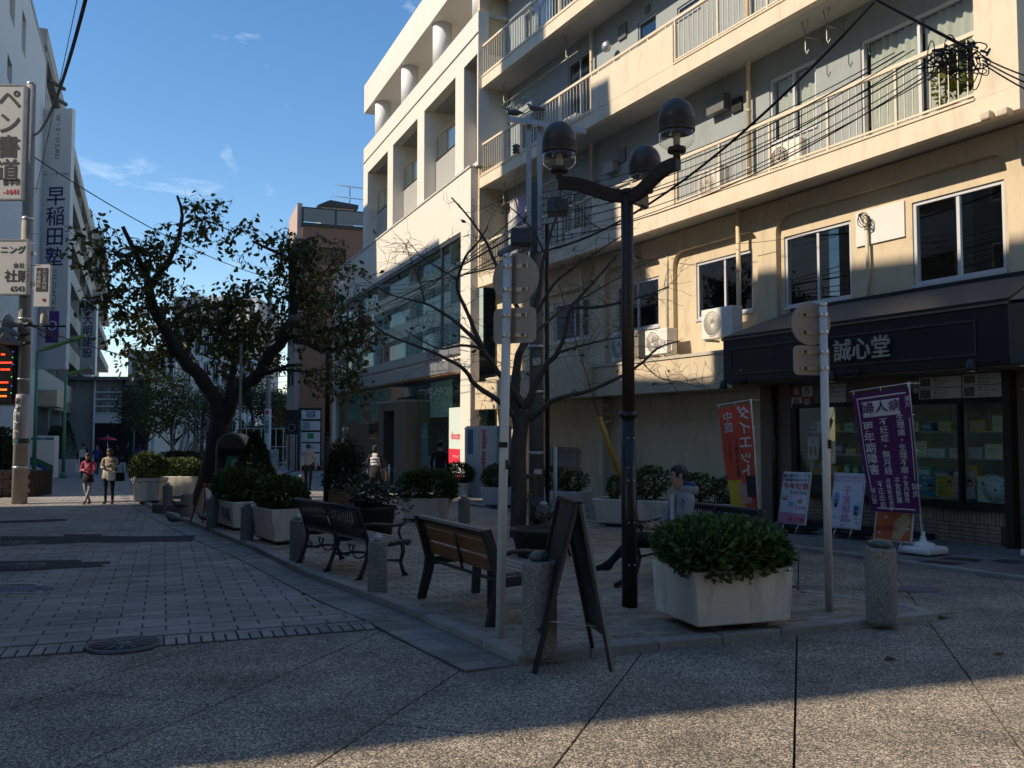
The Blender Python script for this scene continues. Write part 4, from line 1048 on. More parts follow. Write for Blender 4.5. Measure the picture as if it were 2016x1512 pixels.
# lower block with the great window
UW0, UW1 = -20.1, -.93
ho = [(UW0, UW1, 4.5, 8.2)]
holes_wall(MB(), -21.0, -.001, 4.03, 10.10, 0, .3, [(UW0, UW1, 4.5, 8.2)]).build('lower_wall', M_OFF, off)
MB().box(-21.05, .02, -.04, .34, 10.103, 10.17).build('ledge_cap', mat('cap_metal', (.55, .54, .50), .5, .05), off)
MB().box(-21, 0, .3, 6, 10.0, 10.1).build('terrace_roof', M_OFFG, off)
MB().box(UW1, 0, 0, .3, -1.2, 4.028).build('corner_pier', M_OFF, off)
MB().box(-21, UW0, 0, .3, -1.5, 4.028).build('corner_pier', M_OFF, off)
wn = MB().box(UW0, UW1, .02, .16, 8.05, 8.2).box(UW0, UW1, .05, .15, 4.5, 4.54).build('great_window', mat('dark_aluminium', (.10, .10, .10), .4, .1, metal=.5), off)
n = 9
for k in range(n):
    w = (UW1 - UW0) / n; a = UW0 + w * k
    MB().box(a + .012, a + w - .012, .09, .10, 4.54, 8.05).build('pane', GL_WIN, wn)
    if k in (0, 8): MB().box(a + w * (1 if k == 0 else 0) - .03, a + w * (1 if k == 0 else 0) + .03, .04, .14, 4.54, 8.05).build('mullion', MATS['dark_aluminium'], wn)
for k in range(7):
    a = UW0 + .1 + k * 2.7; MB().box(a, a + 2.6, .9 + .03 * (k % 2), .93 + .03 * (k % 2), 4.4 if k not in (2,) else 5.6, 8.3).build('roller_blind', mat('blind', (.80, .86, .86), .8, .03, 2), off)
MB().box(UW0, UW1, .3, 4.0, 8.3, 8.36).box(UW0, UW1, 3.9, 4.0, -1, 8.3).build('inner_wall', mat('office_inside', (.72, .76, .73), .8, .05), off)
MB().box(UW0, UW1, .3, 4.0, 4.0, 4.08).build('inner_floor', mat('inside_floor', (.25, .25, .24), .7, .1), off)
# canopy bands over the shop
MB().box(UW0, UW1 - .002, -.10, .02, 4.18, 4.49).build('sill_band', mat('metal_band', (.40, .41, .43), .35, .06, 1.5, metal=.6), off)
MB().box(UW0, UW1 - .002, .05, .06, 3.96, 4.17).build('transom_glass', GL_GREEN, off)
for k in range(12):
    w = (UW1 - UW0) / 12; MB().box(UW0 + w * k + .008, UW0 + w * (k + 1) - .008, -.42, .02, 3.55, 3.95).build('canopy_panel', MATS['metal_band'], off)
MB().box(UW0, UW1, -.38, .0, 3.50, 3.545).build('canopy_soffit', mat('wood_soffit', (.30, .15, .07), .5, .2, 6), off)
# ground floor shop
gf = [(-20.1, -18.4), (-18.4, -16.7), (-16.7, -15.0), (-15.0, -13.3), (-13.3, -11.6), (-11.6, -10.1), (-6.0, -4.7), (-4.7, -3.4), (-3.4, -2.15), (-2.15, -.93)]
sg = MB().box(UW0, UW1, .06, .14, 3.48, 3.55).build('shop_glazing', MATS['dark_aluminium'], off)
for a, b in gf: MB().box(a + .01, b - .01, .09, .102, -.75, 3.48).build('pane', GL_SHOP, sg)
for k, (a, b) in enumerate(gf):
    if k in (0, 1, 3, 4, 6, 7): MB().box(a + .02, b - .02, .6, .62, 2.15, 3.48).build('hanging_screen', mat('screen_green', (.62, .72, .67), .7, .04), off)
M_STL = mat('bronze_steel', (.27, .235, .19), .32, .08, 1.2, metal=.75)
MB().box(-10.0, -9.2, -.35, 1.2, -.8, 2.75).build('portal', M_STL, off)
MB().box(-7.6, -6.0, -.35, 1.2, -.8, 2.75).build('portal', M_STL, off)
MB().box(-9.2, -7.6, -.33, 1.2, 2.45, 2.75).build('portal_head', M_STL, off)
MB().box(-10.02, -5.98, -.4, 1.2, 2.755, 2.83).build('portal_cap', MATS['metal_band'], off)
MB().box(-9.2, -7.6, .5, .52, -.7, 2.45).build('sliding_door', GL_DARK, off)
# shop furniture seen through the glass
M_SHR = mat('shop_red', (.62, .03, .06), .5, .05); M_SHW = mat('shop_white', (.82, .86, .82), .5, .04); M_SHK = mat('shop_dark', (.16, .18, .17), .6, .4, 3)
MB().box(UW0, UW1, .2, 3.9, -1.0, -.72).build('shop_floor', mat('shop_floor', (.22, .24, .22), .3, .1), off)
MB().box(-19.6, -11, 3.2, 3.3, -.7, 3.4).build('back_wall', M_SHK, off)
MB().box(-6, -1, 3.0, 3.1, -.7, 3.4).build('back_wall', M_SHK, off)
for a, b, z0, z1, m in ((-17.6, -16.4, 1.55, 2.05, M_SHR), (-15.9, -14.9, 1.9, 2.3, M_SHR), (-15.8, -13.6, 1.35, 1.75, mat('shop_maroon', (.14, .02, .02), .5, .1)), (-13.6, -12.2, 1.6, 1.95, MATS['shop_maroon']), (-18.3, -17.7, 1.5, 2.0, MATS['shop_maroon'])):
    o = pbox('hanging_sign', m, off, a, b, 1.3, 1.36, z0, z1); text('商品・サービス', (b - a) * .13, M_SHW, o, ((a + b) / 2, 1.297, (z0 + z1) / 2), ext=.001)
bevel(MB().box(-18.6, -13.4, 1.2, 1.8, -.7, .25).build('counter', M_SHW, off), .02)
for u, m in ((-16.2, M_SHW), (-14.2, mat('poster_orange', (.55, .20, .04), .5, .2))): pbox('counter_poster', m, off, u, u + .35, 1.1, 1.12, -.55, .1)
for u in (-4.0, -3.0): MB().lathe([(.02, -.36), (.28, -.25), (.38, 0), (.28, .25), (.02, .36)], 18, (u, 1.4, 2.0)).build('globe_lamp', mat('globe', (.5, .5, .42), .4, .05), off)
o = pbox('shop_poster', mat('poster_teal', (.10, .34, .38), .5, .25, 4), off, -5.65, -4.85, .16, .18, -.5, 1.95)
text('学割\nキャンペーン', .16, M_SHW, o, (-5.25, .157, 1.5), bold=.02, ext=.001)
o = pbox('shop_poster', mat('poster_blue', (.08, .22, .42), .5, .25, 4), off, -4.3, -3.6, .16, .18, -.5, .7)
# phone shop panel
pn = MB().box(-2.12, -.95, .03, .05, -.55, 2.42).build('shop_panel', mat('panel_mint', (.60, .70, .64), .5, .03), off)
text('docomo', .36, M_SHR, pn, (-1.30, .026, 1.48), bold=.025, ext=.002)
pbox('red_band', M_SHR, pn, -2.12, -.95, .022, .029, .55, 1.05); pbox('red_band', M_SHR, pn, -2.12, -.95, .022, .029, -.5, .25)
text('機種変更', .22, M_SHW, pn, (-1.5, .018, -.02), bold=.01, ext=.001); text('ドコモショップ', .09, M_SHW, pn, (-1.4, .018, .8), ext=.001)
MB().box(-21, 0, -1.3, .02, -1.3, -.72).build('shop_step', M_TILE, off)
MB().box(-21.0, -.02, 4.02, 12, -1.5, 10.0).build('core', M_OFF, off)
MB().box(UO + .03, .28, 2.72, 11, 10.12, 15.0).build('upper_core', M_OFF, off)

# ================================================================== BRICK BUILDING BEHIND
M_BRK = bpy.data.materials.new('brown_brick'); M_BRK.use_nodes = True
_t = M_BRK.node_tree; _b = _t.nodes['Principled BSDF']; _b.inputs['Roughness'].default_value = .85
_br = _t.nodes.new('ShaderNodeTexBrick'); _co = _t.nodes.new('ShaderNodeTexCoord'); _mp = _t.nodes.new('ShaderNodeMapping'); _mp.inputs['Rotation'].default_value = (R(90), 0, 0)
_br.inputs['Color1'].default_value = (.29, .135, .075, 1); _br.inputs['Color2'].default_value = (.36, .17, .10, 1); _br.inputs['Mortar'].default_value = (.22, .14, .10, 1)
_br.inputs['Scale'].default_value = 1; _br.inputs['Brick Width'].default_value = .22; _br.inputs['Row Height'].default_value = .07; _br.inputs['Mortar Size'].default_value = .008
_t.links.new(_co.outputs['Object'], _mp.inputs[0]); _t.links.new(_mp.outputs[0], _br.inputs['Vector']); _t.links.new(_br.outputs['Color'], _b.inputs['Base Color'])
_p = AT(594, 600, 60)
FB = Fac(_p.x, _p.y, R(20))
bk = FB.root('brick_building', 'brown brick apartment block with a railed roof behind the office building', 'building')
bt = FB.px(594, 444)[1]
bwin = [FB.rect(626, 681, 653, 488, 522), FB.rect(626, 655, 640, 590, 604), FB.rect(625, 652, 638, 664, 683)]
holes_wall(MB(), 0, 9, -2, bt, 0, .3, bwin).build('front_wall', M_BRK, bk)
MB().box(0, 9, .3, 5.6, -2, bt - .02).build('block', M_BRK, bk)
MB().box(-.35, -.003, .2, 5.6, -2, bt + 1.6).build('side_wall', mat('pink_render', (.52, .40, .36), .85, .05), bk)
for a, b, c, d in bwin: window(bk, a + .01, b - .01, c + .01, d - .01, .12, M_BLACKM, 2, GL_DARK)
for z in (6, 9, 12):
    for v in (1.2, 3.4): pbox('side_window', M_DARK, bk, -.40, -.352, v, v + 1.1, z - 1.2, z)
MB().box(-.1, 9.2, -.12, .2, bt + .003, bt + .22).build('roof_edge', mat('roof_black', (.04, .04, .04), .5, .1), bk)
rl = MB().box(0, 9, .0, .05, bt + 1.25, bt + 1.32).build('roof_railing', M_BLACKM, bk)
for k in range(4): MB().box(.05 + k * 2.25, 2.2 + k * 2.25, .01, .03, bt + .3, bt + 1.24).build('railing_panel', mat('smoked_panel', (.22, .21, .18), .4, .1), rl)
for k in range(5): MB().box(k * 2.25 - .05, k * 2.25 + .05, -.01, .06, bt + .22, bt + 1.3).build('post', M_BLACKM, rl)
a, b, c, d = FB.rect(632, 696, 665, 409, 440, 2.5)
MB().box(a, b, 2.5, 5, bt, d).build('penthouse', mat('pent_white', (.55, .53, .47), .8, .05), bk)
MB().prism([(a - .3, 2.2, d), (b + .3, 2.2, d - .02), (b + .3, 2.2, d + .25), (a + .6, 2.2, d + .45)], (0, 3.1, 0)).build('penthouse_roof', MATS['roof_black'], bk)
ax, az = FB.px(689, 365, 3); az0 = bt
m2 = MB().tube([(ax, 3, az0), (ax, 3, az)], .04, 6)
for z, w in ((az - .15, 1.0), (az - 1.0, 1.3)):
    m2.tube([(ax - w, 3, z + .1), (ax + w, 3, z)], .025, 5)
    for k in range(9): x = ax - w + 2 * w * k / 8; m2.tube([(x, 2.75, z + .06), (x, 3.25, z + .06)], .018, 4)
for s in (-1, 1): m2.tube([(ax, 3, az - 1.3), (ax + s * 1.6, 3, az0 + .3)], .012, 4)
m2.build('aerial', mat('aerial_metal', (.35, .35, .36), .5, .1, metal=.5), bk)
# directory sign in front of it
_p = AT(586, 860, 57); FK = Fac(_p.x, _p.y, R(4))
kn = FK.root('directory_sign', 'tall black directory sign with five white tenant panels by the brick building', 'sign')
w = FK.px(632, 860)[0]; zt = FK.px(600, 803)[1]; zb = FK.px(600, 925)[1]; gb = gz(57)
MB().box(0, w, 0, .4, gb, zt).build('board', mat('sign_board_black', (.015, .015, .016), .5, .2), kn)
text('KN JIYUGAOKA PLAZA', .24, M_PAPER, kn, (.2, -.006, (zt + zb) / 2), rot=(math.pi / 2, R(90), 0), bold=.02)
rows = [(808, 825, 'KEN'), (829, 847, ''), (851, 870, 'g'), (873, 890, 'PICA'), (893, 917, 'MD')]
for y0, y1, t in rows:
    z1, z0 = FK.px(610, y0)[1], FK.px(610, y1)[1]; u0 = FK.px(593, 860)[0]; u1 = w - .06
    o = pbox('tenant_panel', M_WHITE, kn, u0, u1, -.02, -.003, z0, z1)
    cu = (u0 + u1) / 2; cz = (z0 + z1) / 2
    if t == 'KEN':
        pbox('logo_plate', mat('navy_print', (.01, .03, .14), .5, .05), o, cu - .32, cu + .32, -.025, -.0205, cz - .12, cz + .22); text('KEN', .34, M_WHITE, o, (cu, -.028, cz + .04), bold=.015); text('株式会社', .1, M_INK, o, (cu, -.024, cz - .2))
    elif t == 'g': pbox('logo_plate', mat('green_print', (.03, .32, .06), .5, .05), o, cu - .2, cu + .2, -.025, -.0205, cz - .1, cz + .25); text('オフィス', .1, M_INK, o, (cu, -.024, cz - .2))
    elif t == 'MD': text('MD', .2, M_INK, o, (cu + .3, -.024, cz + .1), bold=.02); pbox('logo_plate', M_SHR, o, cu - .1, cu + .5, -.025, -.0205, z0 + .02, z0 + .22)
    elif t == 'PICA': text('PICA', .2, M_INK, o, (cu + .1, -.024, cz), bold=.01)
    else: pbox('logo_plate', mat('grey_print', (.4, .4, .42), .5, .1), o, cu - .5, cu - .05, -.025, -.0205, z0 + .05, z1 - .05)
_p = AT(566, 860, 56); bx = Vector((_p.x, _p.y, gz(56)))
e = empty('menu_board', 'black hanging restaurant board with a thin white circle beside the directory sign', 'sign', bx, R(4))
MB().box(-.15, .65, 0, .12, AT(566, 855, 56).z - bx.z, AT(566, 807, 56).z - bx.z).build('board', M_SIGN, e)
MB().tube([(.1, .06, 0), (.1, .06, 3.2)], .04, 8).tube([(.5, .06, 0), (.5, .06, 3.2)], .04, 8).build('stand', M_BLACKM, e)
MB().tube([(.25 + .22 * math.cos(t), -.012, 2.75 + .22 * math.sin(t)) for t in [k * math.pi / 10 for k in range(20)]], .012, 4, closed=True).build('emblem', M_PAPER, e)
p = G(560, 916); e = empty('parasol', 'folded grey parasol standing by the black restaurant board', 'parasol', p)
MB().tube([(0, 0, 0), (0, 0, 2.4)], .025, 8).build('pole', M_BLACKM, e); MB().lathe([(.12, .75), (.16, .9), (.11, 1.8), (.03, 2.35)], 10).build('canopy', mat('parasol_cloth', (.30, .30, .27), .9, .15), e); MB().lathe([(.3, 0), (.3, .06), (.05, .1)], 14).build('base', M_BLACKM, e)
p = G(537, 922); e = empty('easel_sign', 'white framed standing sign by the far utility pole', 'sign', p)
bevel(MB().box(-.42, .42, 0, .04, .12, 1.35).build('frame', M_ALU, e), .01); MB().box(-.36, .36, -.006, -.001, .2, 1.28).build('sheet', M_PAPER, e); text('LUNCH\nMENU', .16, M_INK, e, (0, -.008, .9)); MB().bar((-.35, .05, 1.2), (-.35, .5, 0), .03).build('leg', M_ALU, e); MB().bar((.35, .05, 1.2), (.35, .5, 0), .03).build('leg', M_ALU, e)
# ================================================================== SHADY SIDE OF THE STREET
LA = math.atan2(.922, -.387)
FL = Fac(-21.0, 34.5, LA)
M_LW = mat('grey_white_tile', (.50, .50, .51), .7, .05, 2, .06, 60, dirt=.15)
M_LB = mat('beige_tile_wall', (.36, .33, .28), .75, .08, 3, .1, 60, dirt=.2)
M_LC = mat('concrete_wall', (.34, .33, .31), .85, .1, 2, .1, 60, dirt=.25)
M_SGN = mat('sign_white', (.56, .56, .55), .5, .04, 2, dirt=.08)
M_NAVY = mat('sign_navy', (.02, .018, .10), .5, .05)
def uY(Y): return (Y - 34.5) / .922
def block(label, Y0, Y1, zt, m, dep=7.0, winrows=(), name='office_block'):
    e = FL.root(name, label, 'building'); u0, u1 = uY(Y0), uY(Y1)
    MB().box(u0, u1, 0, dep, -1.5, zt).build('body', m, e)
    MB().box(u0 - .05, u1 + .05, -.1, dep + .05, zt + .002, zt + .3).build('parapet', M_LC, e)
    for z in winrows:
        n = max(1, int((u1 - u0) / 2.4))
        for k in range(n):
            a = u0 + (u1 - u0) * (k + .18) / n; b = u0 + (u1 - u0) * (k + .82) / n
            o = MB().box(a, b, -.04, -.002, z, z + 1.5).build('window', M_ALU, e); MB().box(a + .06, b - .06, -.05, -.041, z + .06, z + 1.44).build('pane', mat('dark_pane', (.03, .035, .04), .08, .1), o)
    return e
rowz = lambda zt: [1.0 + 3.1 * k for k in range(int((zt - 1.5) / 3.1))]
block('long beige office block whose roof shades the crossing', 3.07, 13.5, 18.9, M_LB, 7, rowz(18.9))
block('narrow concrete house between two taller office blocks', 13.52, 17.1, 16.0, M_LC, 7, rowz(16))
block('six storey grey tiled block beside the narrow concrete house', 17.12, 20.5, 23.8, M_LW, 7, rowz(23.8))
block('slim ten storey tower at the corner of the side street', 20.52, 22.7, 32, M_LB, 6, rowz(32))
block('pale office block on the far corner of the side street', 27.4, 36, 21, mat('pale_tile', (.80, .79, .77), .6, .04, 2), 6, rowz(21))
# unseen blocks behind the camera, added to cut the open sky's light
def corner(label, x0, x1, y0, y1, zt, m, face):
    e = empty('sky_blocking_building', label, 'building', (0, 0, 0))
    MB().box(x0, x1, y0, y1, -1, zt).build('body', m, e); MB().box(x0 - .1, x1 + .1, y0 - .1, y1 + .1, zt + .002, zt + .35).build('parapet', M_LC, e)
    for z in rowz(zt):
        n = int(((x1 - x0) if face == 'y' else (y1 - y0)) / 2.6)
        for k in range(n):
            if face == 'y': a = x0 + (x1 - x0) * (k + .2) / n; b = x0 + (x1 - x0) * (k + .8) / n; o = MB().box(a, b, y1 + .002, y1 + .05, z, z + 1.6).build('window', M_ALU, e); MB().box(a + .07, b - .07, y1 + .052, y1 + .06, z + .07, z + 1.53).build('pane', MATS['dark_pane'], o)
            else: a = y0 + (y1 - y0) * (k + .2) / n; b = y0 + (y1 - y0) * (k + .8) / n; o = MB().box(x0 - .05, x0 - .002, a, b, z, z + 1.6).build('window', M_ALU, e); MB().box(x0 - .06, x0 - .052, a + .07, b - .07, z + .07, z + 1.53).build('pane', MATS['dark_pane'], o)
corner('beige office block added out of view to block sky light', -12, 9, -22, -7.5, 19, M_LB, 'y')
corner('grey shop house added out of view to block sky light', 9.1, 26, -22, -6.0, 17, M_LC, 'y')
corner('pale house added out of view beyond the shop to block sky light', 16.5, 30, -5.5, 3.5, 15, M_LW, 'x')
# white block at the edge of the sky
uE = FL.px(87, 300)[0]
uS = uY(36.03)
lw = FL.root('white_block', 'plain white tiled block with narrow slot windows beside the tall tutoring school sign', 'building')
slots = [FL.rect(19, 30, 24, -30, 43), FL.rect(43, 51, 47, 25, 108), FL.rect(14, 24, 19, 115, 165), FL.rect(16, 26, 21, 645, 690)]
holes_wall(MB(), uS, uE, -1.5, 25.2, 0, .35, [q for q in slots if q[3] < 25]).build('front_wall', M_LW, lw)
MB().box(uS, uE, .35, 8, -1.5, 25.19).build('body', M_LW, lw)
MB().box(uS + 8, uE + .6, 2.6, 9, 20, 29.5).build('penthouse', M_LW, lw)
MB().box(uS, uE + .02, -.03, .4, 25.2, 25.5).build('coping', M_LC, lw)
for a, b, c, d in [q for q in slots if q[3] < 25]: window(lw, a + .01, b - .01, c + .01, d - .01, .18, M_ALU, 1, GL_DARK)
MB().box(uE - .35, uE, -.03, -.002, -1, 25).build('downpipe_strip', M_LC, lw)
# brown slatted eaves and the beige building with ribbon windows behind
ub0, ub1 = uE + .02, FL.px(184, 500)[0]
zt2 = FL.px(142, 294)[1]
bb = FL.root('balcony_building', 'beige tiled building with deep window bands behind the tall school sign', 'building')
MB().box(ub0, ub1, .9, 9, -1.5, zt2 - .4).build('body', M_LB, bb)
MB().box(ub0, ub1, .0, 1.0, zt2 - .6, zt2).build('parapet', M_LB, bb)
fl = (zt2 - 4.6) / 6
for k in range(7):
    z = 4.2 + fl * k
    MB().box(ub0, ub1, 0, .9, z, z + fl * .42).build('spandrel', M_LB, bb)
    if k < 6:
        n = 5
        for i in range(n):
            a = ub0 + (ub1 - ub0) * i / n; b = ub0 + (ub1 - ub0) * (i + 1) / n
            o = MB().box(a + .05, b - .05, .80, .88, z + fl * .42, z + fl).build('window', M_ALU, bb)
            MB().box(a + .12, b - .12, .785, .795, z + fl * .42 + .08, z + fl - .08).build('pane', mat('dark_pane', (.03, .035, .04), .08, .1), o)
            MB().box(b - .12, b + .12, .05, .85, z + fl * .42, z + fl).build('fin', M_LB, bb)
MB().box(ub0, ub1, .0, .9, 3.3, 4.2).build('shop_band', mat('bank_metal', (.42, .36, .26), .35, .1, 1.5, metal=.6), bb)
MB().box(ub0, ub0 + 6.5, -1.1, -.002, 3.2, 4.25).build('bank_canopy', MATS['bank_metal'], bb)
o = MB().box(ub0, ub1, .5, .6, -.8, 3.3).build('shop_glazing', GL_DARK, bb)
for k in range(6): u = ub0 + (ub1 - ub0) * k / 6; MB().box(u, u + .3, .2, .65, -.8, 3.3).build('pier', M_LC, bb)
MB().box(ub0, ub1, .88, .9, -.8, 3.3).build('shop_back', mat('bank_dark', (.10, .12, .10), .6, .3, 2), bb)
for k in range(4):                 # steel stair brackets by the roof of the white block
    pass
m2 = MB()
for k in range(4): m2.bar((uE + .2 + k * .5, -.1 - .25 * k, FL.px(90, 150)[1] - k * .9), (uE + 2.2 + k * .4, -.9 - .1 * k, FL.px(105, 200)[1] - k * .9), .16, .2)
m2.build('eaves_beams', mat('eaves_brown', (.05, .04, .03), .8, .2), bb)
# third building, stepping on
uc0, uc1 = ub1 + .02, FL.px(205, 500)[0] + 2.2
zt3 = FL.px(190, 430)[1]
cb = FL.root('concrete_building', 'old concrete building with stacked balconies at the bend of the street', 'building')
MB().box(uc0, uc1, .4, 8, -1.5, zt3).build('body', M_LC, cb)
nb = 7
for k in range(nb):
    z = 3.6 + (zt3 - 3.6) * k / nb
    MB().box(uc0 + .3, uc1, -1.0 + .12 * (k % 2), .39, z, z + 1.05).build('balcony', M_LC, cb)
    for i in range(3):
        a = uc0 + .5 + (uc1 - uc0 - .6) * i / 3; o = MB().box(a, a + 1.6, .33, .398, z + 1.1, z + 2.5).build('window', M_ALU, cb); MB().box(a + .08, a + 1.52, .32, .329, z + 1.18, z + 2.42).build('pane', MATS['dark_pane'], o)
MB().box(uc0, uc0 + 4, -1.3, .39, 2.2, 3.2).build('shop_canopy', MATS['bank_metal'], cb)
MB().box(uc0 + 3, uc0 + 8, -1.0, .39, .6 + 1.0, 2.2).build('shop_sign', mat('shop_sign_grey', (.2, .2, .19), .5, .1), cb)
MB().box(uc0 + .2, uc1, .3, .38, -1.2, 1.5).build('shop_glazing', MATS['dark_pane'], cb)

# tall projecting signs: board faces down the street
def proj_sign(name, label, px0, px1, yt, yb, uu, th, build):
    """board stands out from the facade at local x = uu; seen width px0..px1"""
    base = FL.w(uu, 0)
    Yc = base.y
    p0, p1 = AT(px0, (yt + yb) / 2, Yc), AT(px1, (yt + yb) / 2, Yc)
    zt, zb = AT(px0, yt, Yc).z, AT(px0, yb, Yc).z
    e = empty(name, label, 'sign', (p0.x, Yc, 0), R(-6))
    w = (p1.x - p0.x) / math.cos(R(6))
    bevel(MB().box(0, w, 0, th, zb, zt).build('board', M_SGN, e), .02)
    build(e, w, zt, zb)
    return e
uu = FL.px(80, 480)[0]
def b1(e, w, zt, zb):
    H = zt - zb
    text('W・S・D JUKU', w * .22, mat('sign_grey_ink', (.12, .12, .13), .6, .05), e, (w * .5, -.006, zt - H * .11), rot=(math.pi / 2, R(90), 0), bold=.01)
    text('W・S・D・JUKU', w * .12, M_INK, e, (w * .5, -.006, zt - H * .255))
    text('早稲田塾', w * .68, M_NAVY, e, (w * .5, -.006, zt - H * .305), bold=.012, vertical=True, gap=1.0)
    text('JIYUGAOKA', w * .26, MATS['sign_grey_ink'], e, (w * .5, -.006, zt - H * .70), rot=(math.pi / 2, R(90), 0))
    o = pbox('emblem_plate', mat('emblem_purple', (.10, .03, .22), .5, .05), e, w * .27, w * .73, -.012, -.003, zb + H * .1, zb + H * .22)
    MB().tube([(w * .5 + w * .14 * math.cos(t), -.016, zb + H * .165 + w * .14 * math.sin(t)) for t in [k * math.pi / 10 for k in range(20)]], w * .03, 5, closed=True).build('emblem_ring', M_SGN, o)
    for k in (.15, .38, .62, .85): MB().box(-.6, .02, .05, .2, zb + H * k, zb + H * k + .5).build('bracket', M_LC, e)
proj_sign('school_sign', 'tall white tutoring school sign with navy vertical characters and a purple emblem', 80, 139, 215, 727, uu, .35, b1)
def b2(e, w, zt, zb):
    H = zt - zb
    text('㈱大明建設', w * .72, M_NAVY, e, (w * .5, -.006, zt - H * .06), bold=.012, vertical=True, gap=1.0)
    text('不動産', w * .3, M_SHR, e, (w * .5, -.006, zb + H * .035))
    MB().box(w + .002, w + .12, 0, .3, zb, zt).build('edge_light', mat('tube_white', (.75, .76, .72), .4, .03), e)
proj_sign('construction_sign', 'white vertical construction firm sign with navy characters below the balconies', 158, 188, 590, 738, FL.px(150, 600)[0], .3, b2)

# ------------------------------------------------------------------ utility pole with its signs
M_CONC = mat('pole_concrete', (.33, .31, .27), .85, .12, 5, .25, 40, dirt=.25)
pp = G(38, 993)
lp = empty('utility_pole', 'thick concrete utility pole with signs and cable rings standing by the road', 'pole', pp)
ztp = AT(46, 168, pp.y).z - pp.z
MB().tube([(0, 0, -.3), (0, 0, ztp)], [.20, .12], 18).build('shaft', M_CONC, lp)
MB().lathe([(.12, 0), (.13, .06), (.05, .1)], 12, (0, 0, ztp)).build('cap', M_ALU, lp)
m2 = MB()
for z in (1.0, 2.2, 3.45, 4.9, 5.0, 5.15, 7.3, 8.0): m2.lathe([(.205 - z * .006, z), (.212 - z * .006, z + .01), (.212 - z * .006, z + .05), (.205 - z * .006, z + .06)], 16)
m2.build('steel_bands', M_ALU, lp)
m2 = MB()
for k, z in enumerate((6.2, 6.7, 7.0, 7.6, 8.2, 8.9)): m2.tube([(.1, -.02, z), (.42 if k % 2 else -.4, -.02, z)], .012, 5)
m2.build('climbing_pegs', M_ALU, lp)
wz = AT(46, 740, pp.y).z
a, b = AT(0, 777, pp.y).z - pp.z, AT(0, 875, pp.y).z - pp.z
o = MB().lathe([(.20, b), (.206, b + .01), (.206, a - .01), (.20, a)], 20).build('pole_advert', M_SGN, lp)
text('㈱大明建設', .24, M_INK, o, (0.01, -.212, a - .08), bold=.006, vertical=True, gap=.98); 
MB().lathe([(.207, b + .02), (.209, b + .03), (.209, b + .16), (.207, b + .17)], 20).build('advert_foot', mat('foot_green', (.03, .08, .06), .6, .1), o)
MB().prism([(.02, -.212, b + .32), (.08, -.212, b + .32), (.05, -.212, b + .42)], (0, .004, 0)).build('red_arrow', M_SHR, o)
def pole_sign(px0, px1, yt, yb, label, lines):
    p0 = AT(px0, (yt + yb) / 2, pp.y - .3); p1 = AT(px1, (yt + yb) / 2, pp.y - .3); zt, zb = AT(px0, yt, pp.y - .3).z, AT(px0, yb, pp.y - .3).z
    e = empty('pole_sign', label, 'sign', (p0.x, pp.y - .3, 0)); w = p1.x - p0.x
    bevel(MB().box(0, w, 0, .2, zb, zt).build('box', M_SGN, e), .02)
    m2 = MB()
    for q, r_, s_, t_ in ((0, w, zt - .04, zt), (0, w, zb, zb + .04), (w - .04, w, zb + .04, zt - .04)): m2.box(q, r_, -.012, -.002, s_, t_)
    m2.build('rim', mat('sign_rim', (.3, .3, .3), .5, .1), e)
    MB().box(w - .3, w + .05, .2, .34, zb + .3, zb + .4).build('bracket', M_ALU, e); MB().box(w - .3, w + .05, .2, .34, zt - .4, zt - .3).build('bracket', M_ALU, e)
    for t, s, m, fx, fz, v, bo in lines: text(t, s, m, e, (w * fx, -.008, zb + (zt - zb) * fz), bold=bo, vertical=v)
pole_sign(-40, 46, 166, 393, 'white sign with bold calligraphy school characters fixed high on the concrete pole', [('ペン書道', .68, M_INK, .66, .96, True, .014), ('書学院', .18, M_INK, .77, .145, False, .01), ('-1641', .2, M_SHR, .76, .065, False, .02)])
pole_sign(-60, 54, 471, 580, 'white sign with heavy black lettering and a phone number under the calligraphy sign', [('ニング', .24, M_INK, .74, .80, False, .014), ('会社', .16, M_INK, .85, .52, False, .008), ('社販', .36, M_INK, .83, .32, False, .014), ('6543', .2, M_INK, .84, .10, False, .015)])
e = empty('clinic_sign', 'small white clinic sign with dark lettered panels behind the concrete pole', 'sign', AT(66, 600, pp.y + 1.2))
MB().box(0, .46, 0, .12, -.05, 1.2).build('box', M_SGN, e); o = pbox('dark_panel', M_INK, e, .06, .40, -.008, -.001, .4, 1.1); text('こじま内科', .13, M_SGN, o, (.31, -.012, 1.08), vertical=True); text('呼吸器科', .13, M_SGN, o, (.14, -.012, 1.0), vertical=True); MB().tube([(.3 + .04 * math.cos(t), -.006, .15 + .04 * math.sin(t)) for t in [k * math.pi / 6 for k in range(12)]], .01, 4, closed=True).build('logo', M_SHR, e)
MB().tube([(0, .06, .5), (-.55, .06, .5)], .02, 6).build('bracket', M_ALU, e)
for k, (px, py, lab) in enumerate(((46, 640, 'upper grey horn loudspeaker on the concrete pole'), (40, 660, 'middle grey horn loudspeaker on the concrete pole'), (42, 678, 'lower grey horn loudspeaker on the concrete pole'))):
    q = AT(px, py, pp.y - .35); e = empty('horn_speaker', lab, 'loudspeaker', q, 0, 'loudspeakers on the concrete pole')
    MB().lathe([(.05, 0), (.07, .12), (.13, .3), (.24, .46), (.25, .47), (.22, .46)], 18).xf(Matrix.Rotation(R(100 + 6 * k), 4, 'Y') @ Matrix.Rotation(R(180), 4, 'Y')).build('horn', mat('horn_grey', (.30, .30, .29), .5, .1), e)
    MB().tube([(.02, 0, 0), (.24, 0, .05)], .05, 10).build('driver', M_BLACKM, e); MB().tube([(0, 0, 0), (-.05, .36, 0)], .02, 6).build('bracket', M_BLACKM, e)
